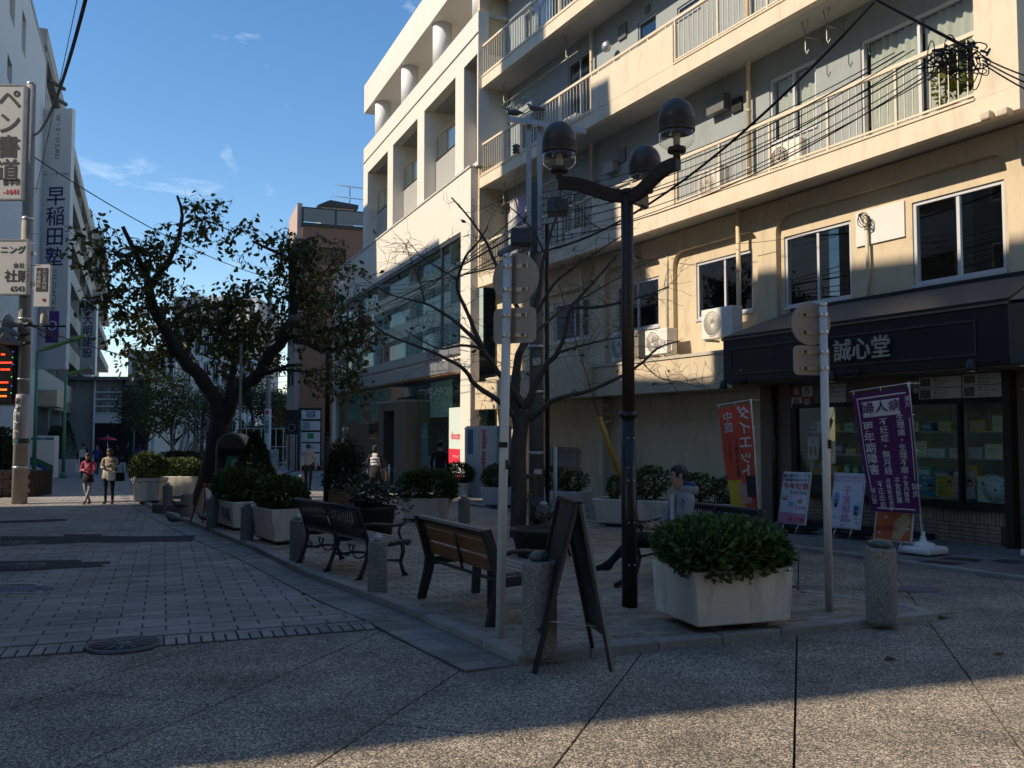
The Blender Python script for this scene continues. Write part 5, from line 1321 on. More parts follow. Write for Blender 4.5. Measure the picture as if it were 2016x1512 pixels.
q = AT(88, 612, pp.y); e = empty('cable_box', 'white cylinder terminal box with looped cables beside the concrete pole', 'cable box', q)
MB().lathe([(.10, -.38), (.11, -.36), (.11, 0), (.10, .02)], 16).build('cylinder', mat('box_cream', (.5, .47, .40), .5, .08), e)
m2 = MB()
for i in range(5): m2.tube([(-.05 + .3 * i / 4 + .12 * math.cos(t), .02 * i, -.6 + .12 * math.sin(t) - .04 * i) for t in [k * math.pi / 6 for k in range(12)]], .012, 5, closed=True)
m2.tube([(-.65, 0, -.42), (.6, 0, -.44)], .03, 6).build('cable_loops', M_BLACKM, e)
q = AT(2, 735, pp.y - .2); e = empty('led_sign', 'black electronic sign with glowing red and green rows beside the pole', 'sign', q)
MB().box(-1.0, .40, 0, .2, -.9, .85).build('case', M_SIGN, e); MB().box(-.1, .34, -.02, -.002, -.8, .76).build('screen', mat('led_screen', (.012, .01, .012), .3, .1), e)
for z, w0, w1, c in ((.5, .0, .12, 'r'), (.27, -.1, .3, 'r'), (.08, .0, .26, 'r'), (-.28, -.1, .22, 'r'), (-.48, -.1, .18, 'o'), (-.66, -.1, .18, 'o')):
    m2 = MB()
    k = w0
    while k < w1: m2.box(k, k + .02, -.03, -.021, z, z + .05); k += .03
    m2.build('led_row', mat('led_red', (1, .06, .02), .5, 0, emit=1.4) if c == 'r' else mat('led_orange', (1, .2, .02), .5, 0, emit=1.3), e)
for k, (x, z) in enumerate(((.32, .44), (.34, .25), (.31, -.1), (.32, -.35), (.31, -.55), (.33, .6))): pbox('led_dot', mat('led_g%d' % (k % 2), ((.05, .8, .1), (.1, .15, 1))[k % 2], .5, 0, emit=1.0), e, x - .012, x + .012, -.03, -.021, z - .012, z + .012)
MB().box(-.3, -.1, .02, .18, -2.0, -.9).build('post', M_BLACKM, e)
# vending machine and shrubs along that side
q = G(57, 943, .13); e = empty('vending_machine', 'white vending machine with green and blue stripes against the bank front', 'vending machine', (q.x, q.y, gz(q.y) + .13), R(14))
bevel(MB().box(0, 1.02, 0, .75, .03, 1.92).build('cabinet', M_WHITE, e), .02)
pbox('header', mat('teal_header', (.03, .22, .27), .5, .05), e, .04, .96, -.008, -.001, 1.74, 1.86); text('自販機', .09, M_WHITE, e, (.5, -.012, 1.80))
for c, (z0, z1) in (((.02, .18, .05), (.80, 1.0)), ((.03, .06, .32), (.62, .80))):
    MB().prism([(0.02, -.006, z1 - .02), (.2, -.006, z1 - .02), (.98, -.006, z1 - .42), (.98, -.006, z0 - .42), (.2, -.006, z0 - .02), (.02, -.006, z0 - .02)], (0, .004, 0)).build('stripe', mat('stripe_%d' % int(z0 * 100), c, .5, .04), e)
MB().prism([(.02, -.006, .32), (.2, -.006, .28), (.9, -.006, .06), (.02, -.006, .06)], (0, .004, 0)).build('stripe', MATS['stripe_62'], e)
GREENP = mat('green_lamp_paint', (.08, .27, .16), .45, .1, 8)
def green_lamp(px, py, ytop, label, armlen, ang):
    q = G(px, py); e = empty('street_lamp', label, 'street lamp', q, 0, 'green street lamps'); h = AT(px, ytop, q.y).z - q.z
    MB().tube([(0, 0, 0), (0, 0, h)], [.09, .055], 12).build('post', GREENP, e)
    d = Vector((math.cos(ang), 0, math.sin(ang))) * armlen
    MB().tube([(0, 0, h - .1), (0, 0, h), tuple(Vector((0, 0, h)) + d * .2)], .04, 8).build('arm', GREENP, e)
    bevel(MB().bar(Vector((0, 0, h + .02)) + d * .15, Vector((0, 0, h + .02)) + d * 1.1, .28, .12).build('lamp_head', mat('lamp_green', (.16, .36, .10), .5, .08), e), .03)
    MB().lathe([(.16, 0), (.16, .25), (.1, .3)], 14).build('foot', GREENP, e)
green_lamp(124, 942, 740, 'slim green street lamp with a slanting head near the striped vending machine', 1.2, .3)
green_lamp(262, 922, 790, 'slim green street lamp post among the far trees', .8, .3)
green_lamp(66, 955, 693, 'green street lamp whose head slants up in front of the purple emblem', 1.9, .32)
q = G(300, 912); e = empty('traffic_mirror', 'round orange traffic mirror with a white plate by the hedge', 'traffic mirror', q)
MB().tube([(0, 0, 0), (0, 0, 2.7), (-.25, 0, 3.0)], .05, 8).build('post', mat('mirror_orange', (.65, .13, .03), .45, .08), e)
MB().lathe([(.05, 0), (.40, .04), (.42, .10), (.38, .1)], 24).xf(Matrix.Translation((-.3, -.05, 3.05)) @ Matrix.Rotation(R(-90), 4, 'X')).build('hood', MATS['mirror_orange'], e)
MB().lathe([(.36, 0), (.30, .05), (.15, .08), (.01, .09)], 24).xf(Matrix.Translation((-.3, -.10, 3.05)) @ Matrix.Rotation(R(90), 4, 'X')).build('mirror', mat('mirror_glass', (.75, .75, .75), .03, 0, metal=1.0), e)
MB().box(-.17, .17, -.08, -.06, 1.1, 2.2).build('plate', M_WHITE, e)
p1 = G(385, 915); e = empty('notice_post', 'tall buff notice board on a dark post behind the big tree', 'sign', p1)
MB().box(-.25, .25, 0, .06, .3, 2.6).build('board', mat('buff_board', (.40, .31, .17), .6, .08), e); text('歩行者専用', .24, M_INK, e, (0, -.006, 2.5), vertical=True); MB().tube([(.5, .1, 0), (.5, .1, 4.6)], .07, 8).build('post', M_BLACKM, e)

# ------------------------------------------------------------------ far end of the street
_p = AT(190, 800, 84); FT = Fac(_p.x, 84, R(3))
tb = FT.root('black_shop', 'low shop with white shelved windows beside a matt black panel wall at the street end', 'building')
a0, a1 = 0, FT.px(293, 800)[0]; xm = FT.px(241, 800)[0]; zt = FT.px(200, 742)[1]
MB().box(-6, a1, .3, 9, -3, zt - .1).build('body', M_LC, tb)
MB().box(xm, a1, -.1, .28, -3, zt - .3).build('black_panel', M_SIGN, tb)
MB().box(-6.2, a1 + .3, -.6, 9.2, zt - .3, zt).build('roof', mat('zinc_roof', (.22, .23, .25), .5, .1, metal=.4), tb)
zz = FT.px(262, 757)[1]; text('TENJIKUAN', .55, mat('faint_letter', (.25, .25, .25), .6, .05), tb, ((xm + a1) / 2, -.13, zz - .5)); pbox('logo_plate', MATS['faint_letter'], tb, (xm + a1) / 2 - 1.0, (xm + a1) / 2 + .1, -.14, -.102, zz - .1, zz + .5)
for k in range(4):
    z = FT.px(215, 815 - 14 * k)[1]; MB().box(-.2, xm - .1, .1, .29, z, z + .12).build('white_rail', M_WHITE, tb); 
    for i in range(6): MB().box(.1 + i * .38, .4 + i * .38, .15, .28, z + .14, z + .5).build('shelf_box', mat('shelf_grey%d' % (i % 3), (.2 + .1 * (i % 3),) * 3, .6, .1), tb)
MB().box(-.3, xm - .05, .05, .29, FT.px(215, 833)[1], FT.px(215, 816)[1]).build('white_fascia', M_WHITE, tb)
MB().box(-.3, -.2, .0, .29, -3, zt - .3).build('mullion', M_WHITE, tb)
MB().box(-.2, xm - .1, .2, .29, -3, FT.px(215, 834)[1]).build('shop_opening', M_DARK, tb)
p1 = AT(212, 862, 80); e = empty('red_umbrella', 'red shop umbrella before the dark shop opening', 'parasol', (p1.x, 80, gz(80)))
MB().lathe([(.8, 0), (.65, .14), (.3, .26), (.05, .3)], 10, (0, 0, p1.z - gz(80) - .2)).build('canopy', M_SHR, e); MB().tube([(0, 0, 0), (0, 0, p1.z - gz(80) + .3)], .03, 6).build('pole', M_ALU, e)
# white gridded block
def grid_block(name, label, px0, px1, ytop, Y, m, nx, nz, dep=12, ybot=900, gl=None):
    p = AT(px0, ytop, Y); f = Fac(p.x, Y, R(2)); e = f.root(name, label, 'building'); w = f.px(px1, ytop)[0]; zt = p.z
    MB().box(0, w, .4, dep, -4, zt).build('body', m, e)
    for i in range(nx + 1): u = w * i / nx; MB().box(u - .18, u + .18, 0, .39, -4, zt - .01).build('pilaster', M_WHITE, e)
    h = (zt + 3) / nz
    for k in range(nz):
        z = -3 + h * k
        MB().box(0, w, .1, .385, z + h * .72, z + h * .95).build('spandrel', M_WHITE, e)
        for i in range(nx):
            a, b = w * i / nx + .22, w * (i + 1) / nx - .22
            o = MB().box(a, b, .30, .36, z, z + h * .7).build('window', M_WHITEF, e)
            for j in range(2): MB().box(a + .06 + (b - a - .06) * j / 2, a + (b - a) * (j + 1) / 2 - .06, .285, .298, z + .1, z + h * .66).build('pane', MATS['dark_pane'], o)
    return e
grid_block('gridded_block', 'white gridded office block with many square windows beyond the big tree', 345, 505, 583, 105, M_LC, 9, 6)
grid_block('gridded_annex', 'lower white gridded annex beside the taller office block', 256, 344, 690, 100, M_LC, 6, 4)
p = AT(423, 668, 95); e = empty('billboard', 'pale yellow green rooftop billboard seen through the tree', 'billboard', (p.x, 95, p.z))
w = AT(496, 668, 95).x - p.x; h = p.z - AT(423, 705, 95).z
MB().box(0, w, 0, .3, -h, 0).build('panel', mat('billboard_lime', (.55, .60, .22), .6, .15, 1), e); MB().box(.3, .5, .1, .25, -h - 9, -h).build('leg', M_LC, e); MB().box(w - .5, w - .3, .1, .25, -h - 9, -h).build('leg', M_LC, e)
p = AT(492, 800, 120); e = empty('vaulted_house', 'pale house with a barrel vaulted roof beyond the station greenery', 'building', (p.x, 120, gz(120)))
w = 5.4; z0 = AT(530, 800, 120).z - gz(120)
MB().box(-1, w + .6, 0, 10, -2, z0).build('body', mat('pale_wall', (.55, .50, .44), .8, .08), e)
MB().prism([(w * .35 + 2.1 * math.cos(t) + 1.2, 0, z0 + 2.0 * math.sin(t)) for t in [k * math.pi / 12 for k in range(13)]], (0, 10, 0)).build('vault_roof', mat('vault_grey', (.28, .28, .30), .6, .1), e)
for k in range(4): MB().box(-.6 + k * 1.1, -.1 + k * 1.1, -.05, -.002, z0 - 2.6, z0 - .4).build('window', MATS['dark_pane'], e)
p = G(526, 925); e = empty('utility_pole', 'far utility pole wrapped with a tall white pharmacy advert', 'pole', p)
MB().tube([(0, 0, -.3), (0, 0, 12.5)], [.2, .13], 14).build('shaft', M_CONC, e)
za, zb = AT(520, 805, p.y).z - p.z, AT(520, 885, p.y).z - p.z
o = MB().lathe([(.215, zb), (.22, zb + .02), (.22, za)], 16).build('pole_advert', M_SGN, e); text('小林薬局', .3, M_INK, o, (0, -.226, za - .45), bold=.008, vertical=True)
pbox('heart', M_SHR, o, -.12, .12, -.228, -.222, za - .35, za - .1); pbox('blue_band', mat('band_blue', (.04, .14, .40), .5, .05), o, -.2, .2, -.228, -.2, zb - .45, zb - .15)
e = empty('station_fence', 'white rail fence before the ivy covered bank', 'fence', (AT(470, 880, 66).x, 66, gz(66)))
for k in range(14): MB().box(k * .55 - .02, k * .55 + .02, 0, .04, 0, 2.9).build('post', M_WHITE, e)
for z in (.3, 1.5, 2.85): MB().box(-.02, 7.2, -.03, -.002, z, z + .06).build('rail', M_WHITE, e)
# ================================================================== TREES AND PLANTS
BARK = mat('cherry_bark', (.030, .023, .019), .9, .35, 14, .8, 30, stretch=(1, 1, .35))
BARK2 = mat('grey_bark', (.09, .075, .06), .9, .3, 20, .6, 40, stretch=(1, 1, .4))
def smooth_path(pts, k=4):
    out = []
    n = len(pts)
    for i in range(n - 1):
        p0, p1, p2, p3 = pts[max(0, i - 1)], pts[i], pts[i + 1], pts[min(n - 1, i + 2)]
        for j in range(k):
            t = j / k
            out.append(.5 * ((2 * p1) + (p2 - p0) * t + (2 * p0 - 5 * p1 + 4 * p2 - p3) * t * t + (3 * p1 - p0 - 3 * p2 + p3) * t ** 3))
    out.append(pts[-1]); return out
class Tree:
    def __init__(s, Y, seed): s.Y = Y; s.wood = MB(); s.twig = MB(); s.ends = []; s.r = random.Random(seed); s.lines = []
    def limb(s, pix, r0, r1, n=9, dY=0.0, wob=.03, tips=True):
        """pix: (px, py[, depth offset]) ; real positions at the tree's own distance"""
        m = len(pix); pts = []
        for i, q in enumerate(pix):
            d = q[2] if len(q) > 2 else dY * i / (m - 1)
            pts.append(AT(q[0], q[1], s.Y + d))
        pts = smooth_path(pts, 4); L = len(pts)
        pts = [p + Vector((s.r.gauss(0, 1), s.r.gauss(0, 1), s.r.gauss(0, 1))) * wob * (r0 + (r1 - r0) * i / L) * 3 for i, p in enumerate(pts)]
        rad = [max(.004, r0 + (r1 - r0) * (i / (L - 1)) ** .8) * s.r.uniform(.93, 1.08) for i in range(L)]
        s.wood.tube(pts, rad, n); s.lines.append((pts, rad)); return pts
    def sprout(s, base, d, length, r, depth, leaf=True, droop=.35, wander=.35, split=.55):
        p = base.copy(); pts = [p.copy()]; n = max(3, int(length / .09)); d = d.normalized()
        for i in range(n):
            d = (d + Vector((s.r.gauss(0, wander), s.r.gauss(0, wander), s.r.gauss(0, wander * .7) - droop * .12))).normalized() if i else d
            p = p + d * (length / n); pts.append(p.copy())
            if depth > 0 and i > 0 and s.r.random() < split:
                e = d.cross(Vector((s.r.gauss(0, 1), s.r.gauss(0, 1), s.r.gauss(0, 1)))).normalized()
                s.sprout(p, d * .6 + e, length * s.r.uniform(.35, .6), r * .6, depth - 1, leaf, droop, wander, split)
        s.twig.tube(pts, [max(.0025, r * (1 - .75 * i / n)) for i in range(len(pts))], 4, caps=False)
        s.ends.append((pts, depth))
def leaves_on(tr, per, size, cols, seed, name, mb=None, keep=None):
    r = random.Random(seed); mb = mb or MB()
    for pts, dep in tr.ends:
        for p, q in zip(pts[1:], pts[2:] + [pts[-1] + (pts[-1] - pts[-2])]):
            if keep and not keep(p, r): continue
            for _ in range(per if r.random() < .8 else 0):
                a = p.lerp(q, r.random()); d = Vector((r.gauss(0, .8), r.gauss(0, .8), -abs(r.gauss(.7, .5)))).normalized()
                a = a + d * size * .25
                x = d.cross(Vector((r.gauss(0, 1), r.gauss(0, 1), r.gauss(0, .4))))
                if x.length < .05: continue
                x.normalize(); nn = x.cross(d); s = size * r.uniform(.7, 1.25); w = s * .26
                m0, m1 = a + d * s * .3, a + d * s * .68; b = nn * s * .07
                mb.add([a, m0 + x * w + b, m1 + x * w * .8 + b, a + d * s, m1 - x * w * .8 + b, m0 - x * w + b], [(0, 1, 2, 3), (0, 3, 4, 5)])
    return mb
def fresh(o, e):                   # world-space mesh under an Empty that stands at the tree's foot
    o.location = -Vector(e.location); return o

# ---- the old cherry tree
CH = Tree(23.6, 11)
CH.wood.tube(smooth_path([AT(394, 1004, 23.6), AT(398, 985, 23.6), AT(412, 935, 23.6), AT(424, 885, 23.6), AT(432, 835, 23.6), AT(437, 800, 23.6)], 4), [.36, .33, .31, .29, .28, .27, .26, .26, .26, .26, .26, .26, .26, .27, .27, .27, .26, .25, .24, .22, .2], 14)
L1 = CH.limb([(432, 850), (424, 790), (391, 739), (356, 701), (329, 657), (301, 605), (293, 562)], 0.223, 0.122, 12, -.6)
L1a = CH.limb([(293, 566, -.6), (284, 533, -.7), (267, 498, -.9), (241, 446, -1.1)], 0.105, 0.048, 9)
L1b = CH.limb([(296, 566, -.6), (312, 540, -.5), (331, 517, -.4), (347, 481, -.2), (356, 447, 0), (358, 416, .1), (349, 386, .2)], 0.105, 0.034, 9)
L1c = CH.limb([(356, 447, 0), (372, 436, -.3), (392, 430, -.6), (442, 449, -1.0), (478, 464, -1.2)], 0.043, 0.008, 7)
L1d = CH.limb([(267, 500, -.9), (240, 502, -1.3), (212, 498, -1.6), (185, 478, -1.9)], 0.037, 0.010, 7)
L1e = CH.limb([(293, 570, -.6), (262, 567, -1.1), (236, 580, -1.5), (196, 588, -1.9)], 0.031, 0.010, 7)
R1 = CH.limb([(440, 830), (460, 780), (482, 758), (508, 739), (530, 700), (558, 668), (574, 634), (580, 600)], 0.205, 0.116, 12, .5)
R1a = CH.limb([(580, 604, .5), (577, 571, .5), (575, 509, .4)], 0.099, 0.082, 9)
R1b = CH.limb([(575, 512, .4), (556, 502, .2), (525, 488, 0), (497, 475, -.2)], 0.062, 0.034, 8)
R1c = CH.limb([(576, 515, .4), (594, 482, .7), (612, 466, 1.0)], 0.062, 0.020, 8)
R1d = CH.limb([(580, 604, .5), (597, 590, .9), (614, 571, 1.2), (640, 535, 1.6), (668, 505, 2.0)], 0.062, 0.014, 8)
R2 = CH.limb([(508, 739), (545, 728, -.3), (571, 719, -.5), (594, 719, -.7)], 0.081, 0.027, 8)
R3 = CH.limb([(515, 735), (560, 728, -.6), (600, 732, -.9), (636, 727, -1.1)], 0.056, 0.014, 8)
R4 = CH.limb([(560, 668, .4), (600, 660, .1), (640, 652, -.2), (680, 634, -.5), (720, 612, -.8)], 0.056, 0.010, 8)
R5 = CH.limb([(636, 727, -1.1), (662, 722, -1.3), (690, 730, -1.5), (716, 735, -1.7)], 0.019, 0.008, 6)
M1 = CH.limb([(452, 790), (456, 740), (462, 716), (440, 690), (420, 660), (404, 628)], 0.136, 0.020, 9, 1.4)
M2 = CH.limb([(462, 720, .6), (480, 690, 1.0), (500, 660, 1.6), (530, 620, 2.2)], 0.062, 0.010, 8)
M3 = CH.limb([(329, 660, -.4), (350, 620, .5), (385, 603, 1.2), (430, 604, 1.8), (470, 612, 2.2)], 0.056, 0.010, 8)
M4 = CH.limb([(420, 660, 1.2), (450, 630, 1.0), (468, 590, .8), (480, 560, .6)], 0.031, 0.008, 7)
M5 = CH.limb([(356, 700), (320, 690, 1.0), (285, 672, 1.8), (250, 650, 2.4)], 0.043, 0.008, 7)
def bushy(tr, pts, t0, t1, n, ln, spread=.9, upw=.1, depth=1, droop=.5, rr=.012):
    L = len(pts)
    for i in range(n):
        k = t0 + (t1 - t0) * (i + tr.r.random()) / n; p = pts[min(L - 1, int(k * (L - 1)))]
        d = Vector((tr.r.gauss(0, spread), tr.r.gauss(0, spread), tr.r.gauss(upw, .5))); tr.sprout(p, d, ln * tr.r.uniform(.6, 1.3), rr, depth, droop=droop)
for pts, t0, n, ln in ((L1a, .2, 7, 1.0), (L1b, .15, 12, 1.0), (L1c, .25, 10, .8), (L1d, .1, 14, 1.0), (L1e, .1, 14, 1.0), (L1, .65, 6, .9), (R1a, .3, 6, .9), (R1b, .2, 8, .75), (R1c, .3, 12, 1.1), (R1d, .15, 20, 1.1), (R4, .15, 20, 1.1),
                       (R5, .2, 14, .75), (R3, .75, 5, .6), (M1, .4, 16, 1.2), (M2, .2, 16, 1.2), (M3, .1, 26, 1.2), (M4, .2, 14, 1.0), (M5, .1, 22, 1.1), (R1, .6, 8, 1.0)):
    bushy(CH, pts, t0, 1.0, n, ln)
e = empty('cherry_tree', 'old leaning cherry tree with a thick dark trunk and half shed leaves beside the telephone', 'tree', (AT(398, 995, 23.6).x, 23.6, gz(23.6)))
fresh(CH.wood.build('trunk', BARK, e), e); tag(fresh(CH.twig.build('twigs', BARK, e, fix=False), e), kind='stuff')
fresh(leaves_on(CH, 1, .165, None, 4, 'leaves').build('crown', leafmat('cherry_leaf', [(.028, .05, .014), (.045, .075, .02), (.07, .10, .026), (.11, .115, .028), (.15, .09, .022)], .4), e, fix=False), e)

# ---- the bare young tree
BT = Tree(15.4, 23)
fk = (1036, 800)
BT.wood.tube(smooth_path([AT(1021, 1068, 15.4), AT(1020, 1040, 15.4), AT(1022, 960, 15.4), AT(1020, 900, 15.4), AT(1024, 850, 15.4), AT(1032, 806, 15.4)], 4), [.17, .155, .15, .145, .142, .14, .14, .138, .136, .136, .135, .135, .134, .134, .134, .133, .132, .131, .13, .125, .12], 12)
br = [
 ([(1024, 850), (1014, 790), (1016, 747), (1022, 697), (1045, 648), (1055, 608), (1064, 550), (1072, 499), (1098, 416), (1104, 372)], .115, .012, .5),
 ([(1034, 806), (1010, 768), (983, 737), (950, 684), (920, 615), (900, 562), (916, 507), (940, 478), (961, 446)], .07, .010, -.9),
 ([(1022, 830), (986, 793), (937, 758), (907, 722), (848, 692), (758, 656), (711, 615)], .065, .008, -1.4),
 ([(983, 737, -.2), (949, 690, -.5), (907, 680, -.8), (862, 686, -1.1), (797, 650, -1.5)], .04, .008, 0),
 ([(950, 684, -.3), (905, 640, .0), (870, 615, .4), (836, 597, .6), (767, 579, .9), (705, 540, 1.2)], .045, .006, 0),
 ([(836, 597, .6), (828, 560, .5), (812, 520, .5), (797, 480, .4)], .02, .005, 0),
 ([(900, 562, -.6), (896, 548, -.6), (860, 525, -.4), (830, 505, -.2), (800, 470, 0)], .022, .005, 0),
 ([(1045, 648, .2), (1010, 590, .5), (978, 525, .8), (958, 478, .9), (925, 430, 1.0), (889, 389, 1.1)], .05, .014, 0),
 ([(1036, 800), (1055, 757), (1078, 716), (1098, 694), (1115, 648), (1125, 605), (1165, 560), (1217, 499)], .075, .012, -.6),
 ([(1098, 694, -.3), (1158, 677, -.6), (1204, 667, -.8), (1260, 662, -1.0)], .028, .005, 0),
 ([(1042, 826), (1066, 808), (1095, 786), (1158, 770), (1224, 740), (1264, 714), (1297, 684), (1340, 671)], .06, .009, -1.0),
 ([(1125, 605, -.5), (1170, 605, -.8), (1224, 595, -1.0), (1280, 578, -1.3), (1317, 565, -1.4)], .035, .010, 0),
 ([(1022, 697), (1060, 650, .4), (1110, 608, .8), (1160, 580, 1.0), (1222, 545, 1.2), (1300, 505, 1.5)], .04, .006, 0),
 ([(1050, 630), (1090, 560, -.4), (1140, 520, -.6), (1200, 480, -.8), (1240, 455, -1.0)], .03, .006, 0),
 ([(1072, 499, .4), (1050, 455, .2), (1018, 420, 0), (985, 392, -.2)], .02, .005, 0),
 ([(1098, 416, .5), (1130, 400, .5), (1165, 440, .5), (1195, 455, .5)], .012, .004, 0),
 ([(1264, 714, -.8), (1300, 745, -.9), (1340, 752, -1.0), (1400, 770, -1.1)], .010, .003, 0),
]
bl = []
for pix, r0, r1, dY in br: bl.append(BT.limb(pix, r0, r1, 8, dY))
for pts in bl:
    L = len(pts); n = 5 + L // 4
    bushy(BT, pts, .2, 1.0, n + 5, .62, .9, .25, 1, -.1, .006)
e = empty('young_tree', 'bare young tree with thin twigs and a few last leaves before the apartment house', 'tree', (AT(1021, 1066, 15.4).x, 15.4, gz(15.4)))
fresh(BT.wood.build('trunk', BARK2, e), e); tag(fresh(BT.twig.build('twigs', BARK2, e, fix=False), e), kind='stuff')
fresh(leaves_on(BT, 1, .10, None, 9, 'leaves', keep=lambda p, r: r.random() < .018).build('crown', leafmat('last_leaf', [(.03, .04, .012), (.07, .07, .02), (.12, .08, .02)], .35), e, fix=False), e)

# ---- shrubs in planters
LEAF_D = leafmat('azalea_leaf', [(.03, .06, .014), (.055, .10, .024), (.085, .15, .035), (.14, .22, .055)], .3)
LEAF_S = leafmat('shrub_leaf', [(.03, .055, .014), (.055, .09, .022), (.09, .14, .034)], .3)
LEAF_X = leafmat('conifer_leaf', [(.014, .032, .010), (.022, .05, .014), (.035, .07, .02)], .15)
SOIL = mat('planter_soil', (.03, .022, .016), .95, .3, 30, .6, 60)
PLANT_W = mat('planter_white', (.72, .68, .60), .75, .08, 3, .15, 90, dirt=.5)
PLANT_B = mat('planter_blue_white', (.58, .60, .64), .6, .05, 3, .08, 90, dirt=.2)
def trough(mb, lx, ly, h, t=.09, wall=.05, z0=.07):
    """tapered concrete trough: lx, ly are half sizes at the top, base drawn in by t"""
    o = [(-lx, -ly), (lx, -ly), (lx, ly), (-lx, ly)]; b = [(-lx + t, -ly + t), (lx - t, -ly + t), (lx - t, ly - t), (-lx + t, ly - t)]
    i = [(-lx + wall, -ly + wall), (lx - wall, -ly + wall), (lx - wall, ly - wall), (-lx + wall, ly - wall)]
    vs = [(x, y, z0) for x, y in b] + [(x, y, h) for x, y in o] + [(x, y, h) for x, y in i] + [(x, y, h - .1) for x, y in i]
    fs = [(3, 2, 1, 0), (12, 13, 14, 15)]
    for k in range(4):
        j = (k + 1) % 4; fs += [(k, j, 4 + j, 4 + k), (4 + k, 4 + j, 8 + j, 8 + k), (8 + k, 8 + j, 12 + j, 12 + k)]
    return mb.add(vs, fs)
SHR = {}
def shrub_mesh(key, n, fn, size, m, **k):
    if key not in SHR: SHR[key] = leaf_cloud(n, fn, size, abs(hash(key)) % 999 if False else len(SHR) + 3, **k).mesh('foliage', m)
    return SHR[key]
def planter(px, py, ang, lx, ly, h, label, shrub=None, m=PLANT_W, up=PH, group='shrub planters around the plaza', at=None, taper=.09):
    p = at or G(px, py, up); e = empty('planter', label, 'planter', (p.x, p.y, gz(p.y) + up), ang, group)
    bevel(trough(MB(), lx, ly, h, taper).build('trough', m, e), .015)
    MB().box(-lx + .06, lx - .06, -ly + .06, ly - .06, h - .09, h - .05).build('soil', SOIL, e)
    MB().box(-lx + .12, lx - .12, -ly + .12, ly - .12, .045, .068).build('base_plate', mat('base_dark', (.10, .10, .095), .85, .2), e)
    for sx in (-1, 1):
        for sy in (-1, 1): pbox('foot', MATS['base_dark'], e, sx * (lx - .28) - .05, sx * (lx - .28) + .05, sy * (ly - .2) - .05, sy * (ly - .2) + .05, 0, .043)
    if shrub:
        me, sc, off_ = shrub
        s = empty('shrub', label.replace('planter', 'planter shrub') if False else None, None, (0, 0, 0))
        bpy.data.objects.remove(s)
        o = link(bpy.data.objects.new('shrub', me), e); o.scale = sc; o.location = (off_[0], off_[1], h + off_[2])
    return e
# a shared trunk-and-twig mesh gives each shrub stems
def stems(e, h, lx, ly, n=7, hh=.35):
    m2 = MB(); r = random.Random(n)
    for k in range(n):
        x, y = r.uniform(-lx, lx), r.uniform(-ly, ly); m2.tube([(x, y, h - .08), (x + r.gauss(0, .05), y + r.gauss(0, .05), h + hh * .5), (x + r.gauss(0, .12), y + r.gauss(0, .1), h + hh)], [.012, .009, .005], 5)
    m2.build('stems', BARK2, e)
azalea = leaf_cloud(8200, superbox(.72, .36, .27, (0, 0, .19), .4, 3.0, .3, 4), .078, 21, up=.6).mesh('foliage', LEAF_D)
a0, a1 = G(1280, 1200, PH), G(1560, 1195, PH)
pA, pB, pC = G(1372, 1252, PH), G(1566, 1238, PH), G(1282, 1216, PH)
pc = (pB + pC) / 2; dv = pB - pA; lxn, lyn = dv.length / 2, (pC - pA).length / 2
e = planter(0, 0, math.atan2(dv.y, dv.x), lxn, lyn, .53, 'large stained white planter overflowing with a green azalea by the lamp post', (azalea, (lxn / .62, lyn / .34, .9), (-.05, 0, -.03)), at=pc, taper=.025); stems(e, .53, .45, .2, 12, .25)
clip1 = leaf_cloud(2600, superbox(.62, .36, .27, (0, 0, .2), .5, 3.0, .15, 6), .085, 31, up=.45).mesh('foliage', LEAF_S)
clip2 = leaf_cloud(2200, ellipsoid(.50, .42, .36, (0, 0, .26), .5, .2, 7), .08, 32, up=.4).mesh('foliage', LEAF_S)
clip3 = leaf_cloud(900, ellipsoid(.30, .28, .30, (0, 0, .26), .4, .25, 8), .07, 33, up=.4).mesh('foliage', LEAF_S)
KA = math.atan2(KER[4].y - KER[2].y, KER[4].x - KER[2].x)    # along the kerb
def pl(px, py, ang, lx, ly, h, lab, me, sc=(1, 1, 1), off_=(0, 0, 0), m=PLANT_W, **k):
    e = planter(px, py, ang, lx, ly, h, lab, (me, sc, off_), m, **k); stems(e, h, lx * .6, ly * .5); return e
pl(556, 1066, KA + R(4), .62, .40, .58, 'square white planter with a clipped bush beside the black iron bench', clip1)
e = pl(470, 1038, KA + R(4), .85, .40, .55, 'long white planter scrawled with black graffiti below dense clipped shrubs', clip1, (1.3, 1.1, 1.2))
text('PAK', .26, mat('spray_black', (.03, .03, .03), .8, .1), e, (.3, -.385, .32), rot=(R(86), 0, R(180)), bold=.02) if False else None
g = text('PAK', .3, mat('spray_black', (.03, .03, .03), .8, .1), e, (0, 0, 0), rot=(R(90), 0, 0), bold=.0, name='graffiti')
g.location = (-.45, .372, .30); g.rotation_euler = (R(94), 0, R(180)); g.scale = (1, 1.2, 1)
pl(840, 1026, R(-6), .50, .36, .50, 'white planter with a round clipped bush in the middle of the plaza', clip1, (1.05, 1.2, 1.15))
pl(905, 980, R(-20), .44, .34, .46, 'white planter with a round bush before the phone shop corner', clip2, (.95, .95, .95))
pl(985, 998, R(-8), .48, .36, .52, 'white planter with a rounded bush behind the bare tree', clip2, (.9, .9, .9), m=PLANT_B)
e = pl(1105, 1014, R(-25), .62, .40, .56, 'pale blue white planter with sparse bushes below the barred window', clip3, (1.1, 1.1, 1.0), (-.2, 0, 0), m=PLANT_B)
o = link(bpy.data.objects.new('shrub', clip3), e); o.location = (.28, .05, .52); o.scale = (1, 1, .9)
